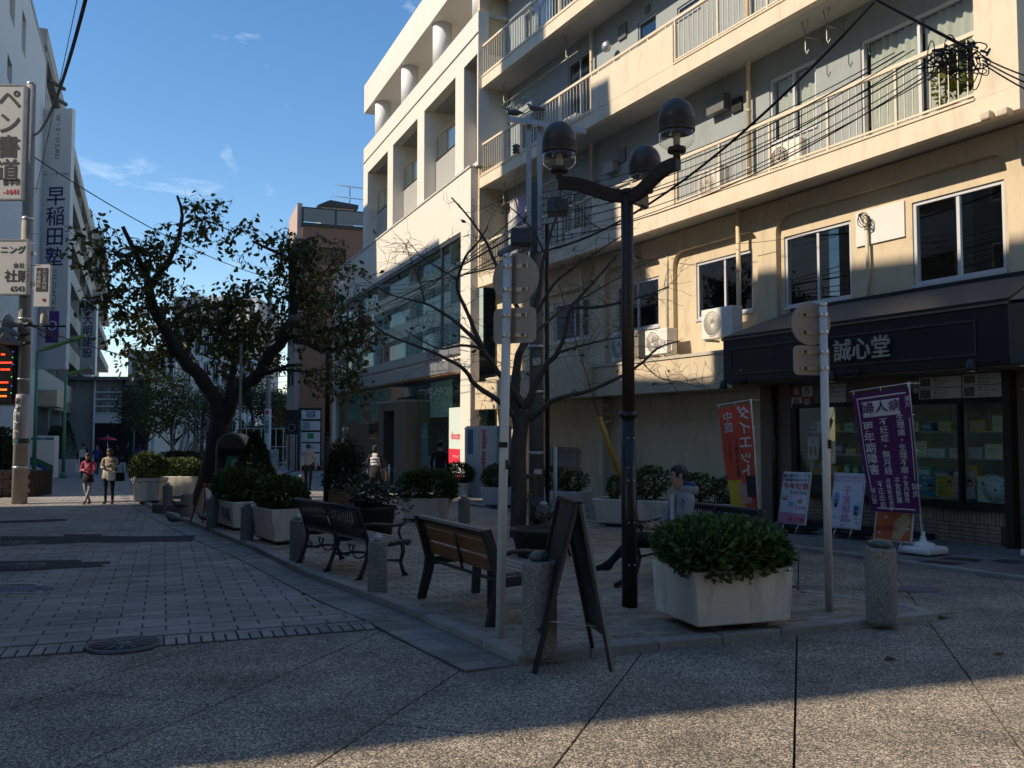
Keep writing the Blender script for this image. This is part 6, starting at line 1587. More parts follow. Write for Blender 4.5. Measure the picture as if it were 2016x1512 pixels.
e = pl(1250, 1036, R(-25), .74, .42, .54, 'white planter cradling the yellow guy wire cover', clip3, (1.15, 1.1, 1.2), (.3, 0, 0)); o = link(bpy.data.objects.new('shrub', clip3), e); o.location = (-.42, 0, .5); o.scale = (.5, .6, .9)
e = pl(1400, 1044, R(-25), .80, .40, .52, 'long pale planter with two rounded bushes behind the seated man', clip3, (1.15, 1, 1), (-.3, 0, 0), m=PLANT_B); o = link(bpy.data.objects.new('shrub', clip3), e); o.location = (.38, 0, .5); o.scale = (1.25, 1.1, .95)
pl(352, 980, R(-4), .78, .42, .66, 'long sunlit cream planter with bright leaves by the cherry tree', clip1, (1.25, 1.1, 1.1))
pl(505, 978, R(-8), .62, .36, .5, 'sunlit planter with bright leaves behind the telephone', clip1, (.95, 1, 1))
# octagonal pot
p = G(294, 992); e = empty('planter', 'eight sided cream tub with a bright bush at the kerb end', 'planter', p, R(10), 'shrub planters around the plaza')
bevel(MB().lathe([(.30, .08), (.42, .12), (.46, .62), (.50, .66), (.50, .74), (.44, .74), (.43, .64)], 8, smooth=False).build('tub', PLANT_W, e), .01); MB().lathe([(.26, 0), (.26, .09)], 8).build('base_plate', MATS['base_dark'], e)
o = link(bpy.data.objects.new('shrub', clip2), e); o.location = (0, 0, .72); o.scale = (1.05, 1.15, 1.15); stems(e, .74, .25, .25)
# conifer cone and low hedge behind the telephone
p = G(478, 1010, PH); e = empty('conifer', 'dark cone shaped conifer behind the graffiti planter', 'shrub', (p.x, p.y + .9, gz(p.y) + PH)); 
def cone(r):
    t = r.random() ** .7; a = r.uniform(0, 6.283); k = .72 * (1 - t) ** .8 * (.6 + .4 * r.random() ** .5) * (1 + .12 * math.sin(3 * a + t * 9)); return Vector((k * math.cos(a), k * math.sin(a), .3 + 1.55 * t)), Vector((math.cos(a), math.sin(a), .6)).normalized()
leaf_cloud(4200, cone, .075, 5, up=.7).build('foliage', LEAF_X, e, fix=False); MB().tube([(0, 0, -.05), (0, 0, 1.6)], [.06, .02], 8).build('trunk', BARK2, e)
# box planter with a wispy conifer and a dark tub with trailing plants
p = G(672, 995, PH); e = empty('planter', 'brown wooden box planter with a wispy conifer behind the far lamp post', 'planter', p, R(-10), None)
bevel(MB().box(-.3, .3, -.3, .3, .03, .42).build('box', mat('box_wood', (.22, .12, .05), .7, .2, 6, .3, 30, stretch=(1, 1, 6)), e), .01)
for k in range(5): MB().box(-.305, .305, -.312, -.301, .05 + k * .075, .118 + k * .075).build('board', MATS['box_wood'], e)
leaf_cloud(1500, ellipsoid(.48, .45, .62, (.05, 0, 1.0), .2, .3, 3), .14, 8, up=.3).build('foliage', leafmat('wispy_leaf', [(.02, .03, .014), (.05, .06, .03), (.09, .10, .06)], .2), e, fix=False); MB().tube([(0, 0, .35), (.03, 0, 1.5)], [.03, .01], 6).build('trunk', BARK2, e)
p = G(735, 1062, PH); e = empty('planter', 'dark round tub of trailing plants beside the black iron bench', 'planter', p)
MB().lathe([(.30, .02), (.36, .5), (.39, .52), (.39, .56), (.34, .56), (.33, .5)], 28).build('tub', mat('tub_black', (.025, .023, .022), .6, .2, 6), e)
leaf_cloud(700, ellipsoid(.52, .36, .30, (-.02, 0, .72), .2, .45, 12), .10, 14, up=.3).build('foliage', leafmat('trail_leaf', [(.03, .05, .03), (.05, .08, .045), (.08, .11, .06)], .25), e, fix=False)
def sprays(seed, n, rx, h0, up_, size):
    r = random.Random(seed); mb = MB(); tw = MB()
    for _ in range(n):
        a = r.uniform(0, 6.28); L = r.uniform(.3, .75); p = Vector((0, 0, h0)); d = Vector((math.cos(a) * rx, math.sin(a) * rx * .7, up_)).normalized(); pts = [p]
        for k in range(7): d = (d + Vector((r.gauss(0, .12), r.gauss(0, .12), -.09))).normalized(); p = p + d * L / 7; pts.append(p); 
        tw.tube(pts, .004, 4, caps=False)
        for q in pts[2:]:
            for _k in range(4):
                e_ = Vector((r.gauss(0, 1), r.gauss(0, 1), r.gauss(0, .6))).normalized(); x = e_.cross(Vector((0, 0, 1))).normalized(); s = size * r.uniform(.6, 1.2); mb.add([q, q + e_ * s * .5 + x * s * .2, q + e_ * s, q + e_ * s * .5 - x * s * .2], [(0, 1, 2, 3)])
    return mb, tw
mb, tw = sprays(4, 16, 1.0, .55, .8, .09); mb.build('sprays', MATS['trail_leaf'], e, fix=False); tw.build('stalks', BARK2, e, fix=False)
p = G(1065, 1095, PH); e = empty('planter', 'wide dark round tub at the foot of the bare tree', 'planter', p)
MB().lathe([(.34, .02), (.42, .34), (.45, .36), (.45, .40), (.40, .40), (.39, .34)], 32).build('tub', MATS['tub_black'], e); MB().lathe([(.39, .33), (.38, .35), (.01, .36)], 24).build('soil', SOIL, e)
for k in range(3): a = k * 2.1; MB().bar((math.cos(a) * .33, math.sin(a) * .33, .3), (math.cos(a) * .42, math.sin(a) * .42, 0), .04).build('leg', M_BLACKM, e)
mb, tw = sprays(9, 12, .6, .36, 1.4, .1); 
p2 = G(1062, 1062, PH); e2 = empty('flowering_plant', 'leafy plant with violet flower spikes leaning by the bare tree trunk', 'plant', p2)
mb, tw = sprays(9, 22, .5, .05, 1.5, .12); mb.build('leaves', MATS['trail_leaf'], e2, fix=False); tw.build('stems', BARK2, e2, fix=False); m2 = MB()
for k in range(5): m2.tube([(.05 * k - .1, 0, .5), (.06 * k - .13, 0, .72)], [.018, .006], 6)
m2.build('flower_spikes', mat('violet', (.10, .07, .22), .7, .2), e2)

# ---- far trees and hedges
def simple_tree(name, label, px, py, Y, rx, rz, hc, cols, seed, n=2600, ls=.2, bare=0):
    b = AT(px, py, Y); e = empty(name, label, 'tree', (b.x, Y, gz(Y)), 0, 'trees at the far end of the street'); r = random.Random(seed)
    m2 = MB(); m2.tube(smooth_path([Vector((0, 0, -.1)), Vector((r.gauss(0, .1), 0, hc * .3)), Vector((r.gauss(0, .3), r.gauss(0, .2), hc * .7)), Vector((r.gauss(0, .4), 0, hc))], 4), [.16] * 5 + [.12] * 4 + [.08] * 4, 8)
    for k in range(9):
        a = r.uniform(0, 6.28); z = hc * r.uniform(.35, .9); m2.tube([(0, 0, z), (math.cos(a) * rx * .5, math.sin(a) * rx * .4, z + rz * .4), (math.cos(a) * rx * .9, math.sin(a) * rx * .7, z + rz * .6)], [.06, .035, .015], 6)
    m2.build('trunk', BARK2, e)
    m3 = MB()
    for k in range(6):
        c = Vector((r.uniform(-.6, .6) * rx, r.uniform(-.6, .6) * rx, hc + r.uniform(-.5, .5) * rz)); q = leaf_cloud(n // 6, ellipsoid(rx * r.uniform(.45, .7), rx * .6, rz * r.uniform(.4, .7), c, .25, .4, seed + k), ls, seed * 10 + k, up=.1); m3.add(q.v, q.f)
    m3.build('crown', leafmat('far_leaf_%s' % seed, cols, .35), e, fix=False)
DG = [(.02, .035, .012), (.04, .065, .018), (.07, .10, .026)]; YG = [(.05, .07, .015), (.10, .11, .02), (.17, .13, .03)]
simple_tree('street_tree', 'dark leafy tree before the black shop wall', 288, 900, 62, 2.2, 2.0, 4.2, DG, 41)
simple_tree('street_tree', 'olive tree with pale arching twigs behind the sunlit planter', 340, 905, 52, 2.4, 2.2, 4.0, YG, 42)
simple_tree('street_tree', 'dense evergreen crown close behind the cherry trunk', 392, 905, 60, 2.2, 2.4, 4.4, DG, 43)
simple_tree('evergreen', 'round dark evergreen over the ivy bank', 492, 900, 72, 3.0, 2.4, 5.0, DG, 44, 3000, .25)
simple_tree('roadside_tree', 'yellow green tree turning gold by the station fence', 548, 900, 74, 2.0, 2.4, 4.2, YG, 45, 2400, .25)
simple_tree('roadside_tree', 'thin gold leaved tree beside the white rail fence', 573, 905, 70, 1.2, 2.0, 4.2, YG, 46, 1200, .22)
m2 = MB(); rr = random.Random(3)
p = Vector((AT(352, 900, 49).x, 49, gz(49))); e = empty('bare_shrub', 'pale bare twigs arching over the far hedge', 'shrub', p)
for k in range(16):
    a = rr.uniform(-1, 1.2); L = rr.uniform(2, 4.2); m2.tube(smooth_path([Vector((0, 0, 0)), Vector((a * L * .25, rr.gauss(0, .3), L * .5)), Vector((a * L * .7, rr.gauss(0, .5), L * .85))], 3), [.05, .045, .04, .03, .025, .018, .01], 5)
m2.build('stems', mat('pale_twig', (.30, .25, .19), .8, .2), e)
def hedge(label, px0, px1, py, Y, h, d, m, n, seed, ls=.14, name='hedge'):
    a, b = AT(px0, py, Y), AT(px1, py, Y); e = empty(name, label, 'hedge', ((a.x + b.x) / 2, Y, gz(Y)), R(-3)); w = (b.x - a.x) / 2
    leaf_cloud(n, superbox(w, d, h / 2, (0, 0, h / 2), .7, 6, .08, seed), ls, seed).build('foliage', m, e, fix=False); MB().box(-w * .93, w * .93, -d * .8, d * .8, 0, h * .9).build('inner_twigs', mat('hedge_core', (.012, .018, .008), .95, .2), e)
hedge('long dark clipped hedge beyond the sunlit planter', 320, 392, 905, 44, 1.3, .5, LEAF_X, 2600, 51)
hedge('low green hedge along the far kerb', 262, 322, 915, 46, 1.1, .8, LEAF_S, 2400, 52)
hedge('tall ivy bank below the evergreens', 466, 560, 890, 70, 3.0, .6, leafmat('ivy_leaf', [(.06, .09, .03), (.11, .14, .05), (.18, .20, .09)], .3), 4200, 53, .22, 'ivy_bank')
hedge('dark hedge behind the concrete pole', -60, 24, 930, 33, 2.2, .7, LEAF_X, 2600, 54)
hedge('trimmed evergreens before the bank window', 100, 118, 930, 50, 2.6, .5, LEAF_X, 1200, 55, .16)
p = G(128, 933, .13); e = empty('planter', 'grey planter with a pointed evergreen by the far green lamp', 'planter', p, 0)
bevel(trough(MB(), .8, .5, .75, .08).build('trough', PLANT_B, e), .02); mb = leaf_cloud(1800, lambda r: (lambda v: (Vector((v[0].x * 1.0, v[0].y * 1.0, v[0].z * 1.25 + .45)), v[1]))(cone(r)), .1, 6, up=.7); mb.build('foliage', LEAF_X, e, fix=False)
p = G(8, 985); e = empty('brick_planter', 'low brown brick planter behind the concrete pole', 'planter', (p.x - 1.3, p.y + 1.2, gz(p.y)), R(5))
for j in range(6):
    for i in range(9):
        b = MB().box(i * .42 - 2.6 + (.2 if j % 2 else 0), i * .42 - 2.21 + (.2 if j % 2 else 0), 0, .2, j * .14, j * .14 + .125); b.build('brick', rndmat('brown_block', (.10, .06, .045), (.15, .085, .06), .8, 40, .3, .2), e)
MB().box(-2.6, 1.4, .05, 1.5, 0, .8).build('infill', SOIL, e)
# ================================================================== STREET FURNITURE
M_GRAN = speckmat('bollard_granite', [(.10, .095, .085), (.22, .205, .18), (.30, .285, .25), (.42, .40, .36)], 160, .8, .18, .35)
M_PEB = mat('pebble_pale', (.42, .42, .40), .5, .15, 30, .1, 80)
M_PEBD = mat('pebble_dark', (.06, .085, .075), .35, .3, 40)
def bollard(px, py, r, h, label, peb=M_PEB, prx=.6, up=PH):
    p = G(px, py, up); e = empty('bollard', label, 'bollard', p, rnd.uniform(0, 6), 'stone bollards along the plaza')
    MB().lathe([(r * .98, -.02), (r, .01), (r, h - .03), (r * .97, h - .008), (r * .9, h), (.01, h + .002)], 32).build('shaft', M_GRAN, e)
    MB().lathe([(r * prx * .6, h - .004), (r * prx, h + .025), (r * prx * .85, h + .055), (r * prx * .4, h + .075), (.004, h + .08)], 20, sx=1.1, sy=.85).build('pebble', peb, e)
    return e
# radius from the picture, each where it stands
BOL = [(1062, 1286, .135, .70, 'thick speckled stone bollard with a dark green pebble behind the black easel', M_PEBD, .62),
       (1736, 1222, .135, .66, 'thick speckled stone bollard with a flat dark pebble beside the purple banner', M_PEBD, .9),
       (743, 1166, .105, .55, 'stone bollard with a pale pebble between the iron bench and the wooden bench', M_PEB, .62),
       (585, 1104, .105, .56, 'stone bollard with a pale pebble at the near end of the iron bench', M_PEB, .62),
       (486, 1064, .105, .56, 'stone bollard with a pale pebble before the gap between two white planters', M_PEB, .62),
       (417, 1040, .105, .56, 'stone bollard beside the graffiti planter', M_PEB, .5),
       (367, 1018, .13, .5, 'stout stone bollard beside the trough where pigeons sit', M_PEB, .3),
       (329, 1007, .11, .62, 'stone bollard between the eight sided tub and the pigeon trough', M_PEB, .5),
       (914, 1040, .115, .56, 'stone bollard with a white pebble behind the wooden bench', M_PEB, .62),
       (1070, 1062, .12, .56, 'stone bollard with a white pebble beside the bare tree', M_PEB, .66),
       (591, 980, .115, .62, 'stone bollard near the walking man in the grey hood', M_PEB, .5),
       (550, 966, .12, .6, 'sunlit stone bollard behind the clipped shrubs', M_PEB, .5)]
for px, py, r, h, lab, pb, pr in BOL: bollard(px, py, r, h, lab, pb, pr)
p = G(345, 1012); e = empty('stone_trough', 'low dark stone trough between two bollards', 'trough', p, R(-40)); bevel(MB().box(-.75, .75, -.2, .2, 0, .22).build('trough', mat('trough_stone', (.11, .105, .09), .9, .25, 20, .4, 60), e), .03)

# ---- benches
M_IRON = mat('bench_iron', (.014, .015, .017), .42, .25, 30, .15, 90)
M_WOOD = mat('bench_wood', (.20, .085, .028), .55, .3, 3, .2, 30, stretch=(1, 14, 14))
M_WOOD2 = mat('bench_wood_worn', (.26, .22, .18), .6, .2, 3, .2, 30, stretch=(1, 14, 14))
def arc(c, r, a0, a1, n=8): return [Vector((0, c[0] + r * math.cos(R(a0 + (a1 - a0) * i / n)), c[1] + r * math.sin(R(a0 + (a1 - a0) * i / n)))) for i in range(n + 1)]
def iron_bench(loc, ang, L, label, slats='v'):
    """local x along the bench, +y is the side one sits on; back leans to -y"""
    e = empty('bench', label, 'bench', loc, ang, None)
    for k, x in enumerate((-L / 2, 0, L / 2)):
        m2 = MB(); X = Vector((x, 0, 0))
        f = lambda pts, r: m2.tube([Vector((x, a, b)) for a, b in pts], r, 8)
        f([(-.36, 0), (-.33, .06), (-.26, .24), (-.235, .38), (-.25, .46), (-.30, .62), (-.37, .80), (-.39, .84)], [.03, .028, .026, .03, .028, .026, .026, .03])
        f([(-.40, .02), (-.36, .012), (-.31, .012)], .022)
        f([(-.235, .40), (-.10, .385), (.08, .40), (.22, .415), (.30, .40), (.33, .43)], [.028, .026, .026, .028, .035, .03])
        f([(.22, .41), (.235, .30), (.20, .17), (.235, .06), (.27, .02)], [.028, .026, .024, .024, .028]); f([(.23, .012), (.30, .012)], .022)
        f([(-.27, .22), (-.14, .20), (0, .215), (.13, .2), (.21, .19)], .017)
        if x:
            f([(-.31, .64), (-.2, .655), (-.05, .64), (.12, .62), (.22, .63), (.27, .66), (.26, .69), (.23, .685)], [.022, .02, .02, .02, .022, .024, .02, .015]); f([(.2, .62), (.17, .54), (.20, .46), (.22, .42)], .016)
        m2.build('end_frame' if x else 'middle_frame', M_IRON, e)
    m2 = MB()                      # scrolled stretcher under the seat
    for sx in (-1, 1):
        for cx in (sx * L * .25,):
            pts = [(cx - L * .22, -.24, .30), (cx - L * .15, -.24, .24), (cx - .1, -.24, .23), (cx, -.24, .29), (cx + .1, -.24, .23), (cx + L * .15, -.24, .24), (cx + L * .22, -.24, .30)]
            m2.tube(smooth_path([Vector(q) for q in pts], 4), .011, 6); m2.tube([(cx + .05 * math.cos(t), -.24, .33 + .045 * math.sin(t)) for t in [k * math.pi / 6 for k in range(12)]], .009, 5, closed=True); m2.tube([(cx - .09, -.24, .38), (cx - .06, -.24, .33), (cx, -.24, .27), (cx + .06, -.24, .33), (cx + .09, -.24, .38)], .009, 5)
    m2.build('scroll_stretcher', M_IRON, e)
    for i in range(6): y = -.20 + i * .082; bevel(MB().box(-L / 2 - .04, L / 2 + .04, y, y + .068, .412 + .008 * abs(i - 2), .435 + .008 * abs(i - 2)).build('seat_slat', M_WOOD2, e), .006)
    for half in (-1, 1):           # each half of the back: rails and upright bars
        x0, x1 = (-L / 2 + .02, -.02) if half < 0 else (.02, L / 2 - .02)
        bk = MB(); pb, pt = Vector((0, -.27, .50)), Vector((0, -.375, .82))
        bk.bar((x0, pb.y, pb.z), (x1, pb.y, pb.z), .03, .05); bk.bar((x0, pt.y, pt.z), (x1, pt.y, pt.z), .045, .05); o = bk.build('back_rail', M_IRON, e)
        n = 15
        for k in range(n):
            x = x0 + (x1 - x0) * (k + .5) / n; mid = (pb + pt) / 2 + Vector((0, -.025, 0)); MB().tube([(x, pb.y, pb.z), (x, mid.y, mid.z), (x, pt.y, pt.z)], .0105, 5).build('back_bar', M_IRON, o)
    MB().tube([(-L / 2 - .05, -.39, .845), (L / 2 + .05, -.39, .845)], .028, 8).build('top_rail', M_IRON, e)
    return e
def between(a, b): m = (a + b) / 2; return Vector((m.x, m.y, gz(m.y) + PH)), math.atan2(b.y - a.y, b.x - a.x)
# iron bench: back legs read at its two ends, sitting side towards the plaza
ba, bb_ = G(594, 1108, PH), G(700, 1140, PH)
nb_ = G(706, 1142, PH); fb_ = G(588, 1110, PH)
d = (nb_ - fb_); L = d.length; d.normalize(); side = Vector((-d.y, d.x, 0))
c_, a_ = between(fb_, nb_); iron_bench(c_ + side * .36, a_, L, 'black wrought iron bench with slatted back and scrolled arms beside the round tub')
# wooden bench
nw, fw = G(960, 1234, PH), G(826, 1180, PH)
d = (nw - fw); L = d.length; a_ = math.atan2(d.y, d.x); d.normalize(); side = Vector((-d.y, d.x, 0)); c_ = (nw + fw) / 2
wb = empty('bench', 'brown wooden bench with black iron sides beside the white sign pole', 'bench', Vector((c_.x, c_.y, gz(c_.y) + PH)), a_)
for sx in (-1, 1):
    x = sx * L / 2; m2 = MB()
    pr = [(-.02, 0), (.06, 0), (.14, .28), (.16, .40), (.10, .62), (.02, .86), (-.06, .85), (.01, .62), (.065, .42), (.05, .28)]
    m2.prism([(x - .03, a, b) for a, b in pr], (.06, 0, 0)); m2.build('side_frame', M_IRON, wb)
    MB().prism([(x - .03, a, b) for a, b in ((.15, .34), (.55, .36), (.62, .30), (.60, 0), (.68, 0), (.70, .34), (.64, .43), (.15, .42))], (.06, 0, 0)).build('front_leg', M_IRON, wb)
    MB().tube(smooth_path([Vector((x, a, b)) for a, b in ((.09, .60), (.25, .645), (.48, .63), (.64, .60), (.68, .55), (.66, .44))], 3), .022, 8).build('armrest', M_IRON, wb)
for k, (y, z, h) in enumerate(((.115, .46, .125), (.075, .605, .13), (.033, .745, .075))):
    o = MB().bar((-L / 2 + .035, y, z + h / 2), (L / 2 - .035, y, z + h / 2), .035, h, up=(0, -.28, .96)).build('back_board', M_WOOD, wb); bevel(o, .008)
bevel(MB().bar((-L / 2 - .01, -.005, .842), (L / 2 + .01, -.005, .842), .06, .035).build('top_board', M_WOOD2, wb), .008)
for k in range(4): y = .2 + k * .115; bevel(MB().box(-L / 2 + .035, L / 2 - .035, y, y + .1, .425, .46).build('seat_slat', M_WOOD2, wb), .008)
MB().tube([(-L / 2, .0, .80), (L / 2, .0, .80)], .016, 8).build('back_tie', M_IRON, wb); MB().tube([(-L / 2, .10, .40), (L / 2, .10, .40)], .016, 8).build('seat_tie', M_IRON, wb)
MB().tube([(0, .02, .84), (.02, .06, .62), (.05, .10, .40)], .014, 6).build('middle_strap', M_IRON, wb); MB().box(-.03, .03, .40, .46, 0, .42).build('middle_leg', M_IRON, wb)
# third bench behind the azalea, where the man sits
BC = Vector((2.12, 10.55, gz(10.55) + PH))
iron_bench(BC, R(118), 1.5, 'black iron bench under the seated man behind the azalea planter')

# ---- lamp posts with three dome lamps
M_BRONZE = mat('lamp_bronze', (.035, .022, .017), .5, .25, 8, .1, 60)
M_DOME = mat('lamp_dome', (.065, .046, .038), .45, .2, 10, .1, 50)
M_POSTB = mat('lamp_post_black', (.010, .011, .011), .4, .2, 20)
GL_LAMP = glassmat('lamp_glass', (.97, .97, .95), .99, .04, 1.5)
def dome_lamp(e, c, s=1.0, name='lamp'):
    r, h = .165 * s, .46 * s
    o = MB().lathe([(r * .50, -.02 * s), (r * .52, 0), (r * .50, .02 * s), (r * .3, .03 * s)], 20, c).build(name, M_BRONZE, e)
    MB().lathe([(r * .2, -.08 * s), (r * .22, .02 * s)], 12, c).build('neck', M_BRONZE, o)
    MB().lathe([(r * .52, .012 * s), (r * .8, .04 * s), (r * .97, .07 * s), (r * .985, .175 * s)], 28, c).build('glass', GL_LAMP, o)
    MB().lathe([(r * .16, .02 * s), (r * .2, .06 * s), (r * .2, .15 * s), (r * .1, .17 * s)], 12, c).build('bulb', mat('bulb_holder', (.45, .40, .30), .4, .1), o)
    pr = [(r * 1.0, .165 * s)]
    for k in range(6): z = .18 + k * .018; pr += [(r * 1.02, z * s), (r * 1.02, (z + .011) * s), (r * .985, (z + .012) * s), (r * .985, (z + .017) * s)]
    z0 = .295
    for k in range(9): t = k / 8 * math.pi / 2; pr.append((r * math.cos(t) if k < 8 else .003, (z0 + .185 * math.sin(t)) * s))
    MB().lathe(pr, 32, c).build('dome', M_DOME, o)
def lamp_post(px, py, ytop, label, arms, s=1.0, up=PH):
    p = G(px, py, up); e = empty('lamp_post', label, 'lamp post', p, 0, 'bronze lamp posts of the plaza'); z = AT(px, ytop, p.y).z - p.z
    MB().tube([(0, 0, -.02), (0, 0, z * .46)], .078 * s, 24).build('lower_post', M_POSTB, e); MB().lathe([(.078 * s, z * .46 - .04), (.094 * s, z * .46 - .03), (.094 * s, z * .46), (.062 * s, z * .46 + .02)], 24).build('collar', M_POSTB, e)
    MB().tube([(0, 0, z * .46), (0, 0, z)], .063 * s, 20).build('upper_post', M_BRONZE, e); MB().lathe([(.07 * s, z - .02), (.072 * s, z + .01), (.05 * s, z + .03)], 20).build('cap', M_BRONZE, e)
    for zz in (z * .40, z * .30, z * .20, z * .10, z * .33):
        for a in (-100, -60): MB().lathe([(.008, 0), (.008, .006), (.004, .01)], 8).xf(Matrix.Translation((.078 * s * math.cos(R(a)), .078 * s * math.sin(R(a)), zz)) @ Matrix.Rotation(R(a), 4, 'Z') @ Matrix.Rotation(R(90), 4, 'Y')).build('bolt', M_ALU, e)
    for ang, ln, rise in arms:
        d = Vector((math.cos(R(ang)), math.sin(R(ang)), 0)); prof = [(.0, -.14), (.12, -.13), (.3, -.06), (.5, .10), (.7, .24), (.86, .285), (1.0, .29)]
        pts = smooth_path([d * (ln * a) + Vector((0, 0, z + rise * b / .29)) for a, b in prof], 4); m2 = MB(); sd_ = d.cross(Vector((0, 0, 1)))
        w, h = .035 * s, .062 * s; vs = []
        for i, q in enumerate(pts):
            t = (pts[min(i + 1, len(pts) - 1)] - pts[max(i - 1, 0)]).normalized(); n = sd_.cross(t).normalized()
            vs += [q + sd_ * w + n * h, q - sd_ * w + n * h, q - sd_ * w - n * h, q + sd_ * w - n * h]
        fs = [(0, 1, 2, 3), tuple(len(vs) - 4 + k for k in (3, 2, 1, 0))]
        for i in range(len(pts) - 1):
            for k in range(4): fs.append((4 * i + k, 4 * i + (k + 1) % 4, 4 * i + 4 + (k + 1) % 4, 4 * i + 4 + k))
        m2.add(vs, fs); m2.build('arm', M_BRONZE, e)
        dome_lamp(e, tuple(pts[-2] + Vector((0, 0, h + .07 * s))), s * 1.04)
    return e
lamp_post(1240, 1194, 378, 'tall bronze lamp post with three dome lamps rising beside the azalea planter', ((180, .70, .09), (-52, .68, .13), (65, .66, .04)), 1.0)
lamp_post(643, 996, 684, 'bronze lamp post with two dome lamps in front of the brick building', ((178, .94, .17), (2, .94, .17)), 1.13)
o = [x for x in bpy.data.objects if x.name.startswith('lamp_post')][-1]

# ---- sign poles seen from behind
M_PW = mat('white_pole', (.62, .62, .60), .5, .06, 8, dirt=.3); M_SB = mat('sign_back', (.34, .29, .24), .55, .1, 4, dirt=.25)
def sign_pole(px, py, xt, yt, label, cy, r, by0, by1, bw, yaw):
    p = G(px, py, PH); top = AT(xt, yt, p.y); e = empty('sign_pole', label, 'sign', p, 0, None); T = top - p
    MB().tube([(0, 0, -.02), tuple(T)], .038, 16).build('pole', M_PW, e); MB().lathe([(.039, 0), (.04, .03), (.02, .04)], 16).xf(Matrix.Translation(T)).build('cap', M_ALU, e)
    def on(y): z = AT(px, y, p.y).z - p.z; return Vector((T.x * z / T.z, T.y * z / T.z, z))
    rot = Matrix.Rotation(R(yaw), 4, 'Z')
    c = on(cy); n = rot @ Vector((0, 1, 0)); x = rot @ Vector((1, 0, 0)); base = c + n * .055
    sx = bw
    m2 = MB().lathe([(r, 0), (r, .012), (.005, .012)], 36).xf(Matrix.Translation(base + x * sx) @ rot @ Matrix.Rotation(R(-90), 4, 'X')); m2.build('round_sign', M_SB, e)
    MB().lathe([(r + .004, -.004), (r + .012, -.004), (r + .012, .016), (r + .004, .016)], 36).xf(Matrix.Translation(base + x * sx) @ rot @ Matrix.Rotation(R(-90), 4, 'X')).build('rim', M_SB, e)
    z1, z0 = on(by0), on(by1); h = (z1 - z0).length / 2; cc = (z1 + z0) / 2 + n * .055 + x * sx; w = r * .98
    pts = []
    for qx, qz, a0 in ((w - .05, h - .05, 0), (-w + .05, h - .05, 90), (-w + .05, -h + .05, 180), (w - .05, -h + .05, 270)):
        for k in range(5): a = R(a0 + 22.5 * k); pts.append(cc + x * (qx + .05 * math.cos(a)) + Vector((0, 0, qz + .05 * math.sin(a))))
    MB().prism(pts, n * .014).build('plate', M_SB, e)
    for y in (cy - .5 * (by0 - cy) * .8, cy + .5 * (by0 - cy) * .8, by0 + (by1 - by0) * .22, by0 + (by1 - by0) * .78):
        q = on(y); m3 = MB(); m3.obox(q + n * .042 + x * (sx - r * .62) - Vector((0, 0, .018)), x * r * 1.24, n * .012, Vector((0, 0, .036))); m3.build('channel', mat('channel_metal', (.42, .33, .24), .45, .1, metal=.3), e)
        MB().lathe([(.041, -.02), (.044, -.018), (.044, .018), (.041, .02)], 16).xf(Matrix.Translation(q)).build('clamp', M_ALU, e)
        m3 = MB()
        for k in (-.45, -.36, .36, .45): m3.obox(q + n * .038 + x * (sx + r * k) - Vector((0, 0, .014)), x * .012, n * .004, Vector((0, 0, .028)))
        m3.build('slots', M_BLACKM, e)
    return e, on
e, on = sign_pole(984, 1256, 1000, 508, 'leaning white sign pole with round and square sign backs near the wooden bench', 547, .205, 605, 675, .045, -28)
q = on(875); MB().box(q.x - .045, q.x + .03, q.y - .042, q.y - .038, q.z - .025, q.z + .02).build('sticker', M_BLACKM, e); q = on(912); MB().box(q.x + .02, q.x + .038, q.y - .042, q.y - .03, q.z - .05, q.z + .03).build('sticker', M_BLACKM, e)
e, on = sign_pole(1633, 1203, 1620, 603, 'upright white sign pole with round and square sign backs before the black shop fascia', 637, .20, 680, 738, -.10, 14)
q = on(875); MB().box(q.x + .005, q.x + .04, q.y - .042, q.y - .036, q.z - .04, q.z + .045).build('sticker', M_BLACKM, e)

# ---- black easel board
p0, p1, q0, q1 = G(1052, 1326), G(1150, 1284), G(1030, 1290, PH), G(1207, 1322)
M_EAS = mat('easel_black', (.012, .012, .013), .38, .25, 12, .1, 60)
e = empty('easel_board', 'tall black folding easel board standing open at the plaza corner', 'easel', G(1120, 1310))
O = Vector(e.location)
def leaf_panel(f0, f1, t0, t1, nm):
    # f0,f1 feet ; t0,t1 top ends
    m2 = MB()
    for a, b in ((f0, t0), (f1, t1)): m2.bar(a, b, .035, .028)
    m2.bar(t0, t1, .035, .035); o = m2.build(nm, M_EAS, e)
    a, b = f0.lerp(t0, .22), f1.lerp(t1, .22); nrm = (b - a).cross(t0 - f0).normalized()
    MB().prism([a, b, t1, t0], nrm * .008).build('panel', M_EAS, o); MB().bar(a, b, .03, .028).build('rail', M_EAS, o)
tl, tr = AT(1108, 982, 6.72) - O, AT(1140, 988, 6.95) - O
A0 = G(1052, 1326) - O; A1 = G(1034, 1291) - O
tA0, tA1 = AT(1135, 992, 6.72) - O, AT(1100, 980, 7.1) - O
leaf_panel(A0, A1, tA0, tA1, 'front_leaf')
B0 = G(1205, 1322) - O; B1 = G(1170, 1292) - O
leaf_panel(B0, B1, tA0 + Vector((.035, .0, 0)), tA1 + Vector((.035, 0, 0)), 'back_leaf')
MB().tube([A0.lerp(tA0, .3), B0.lerp(tA0, .3) - Vector((0, 0, .05))], .003, 5).build('chain', M_ALU, e)

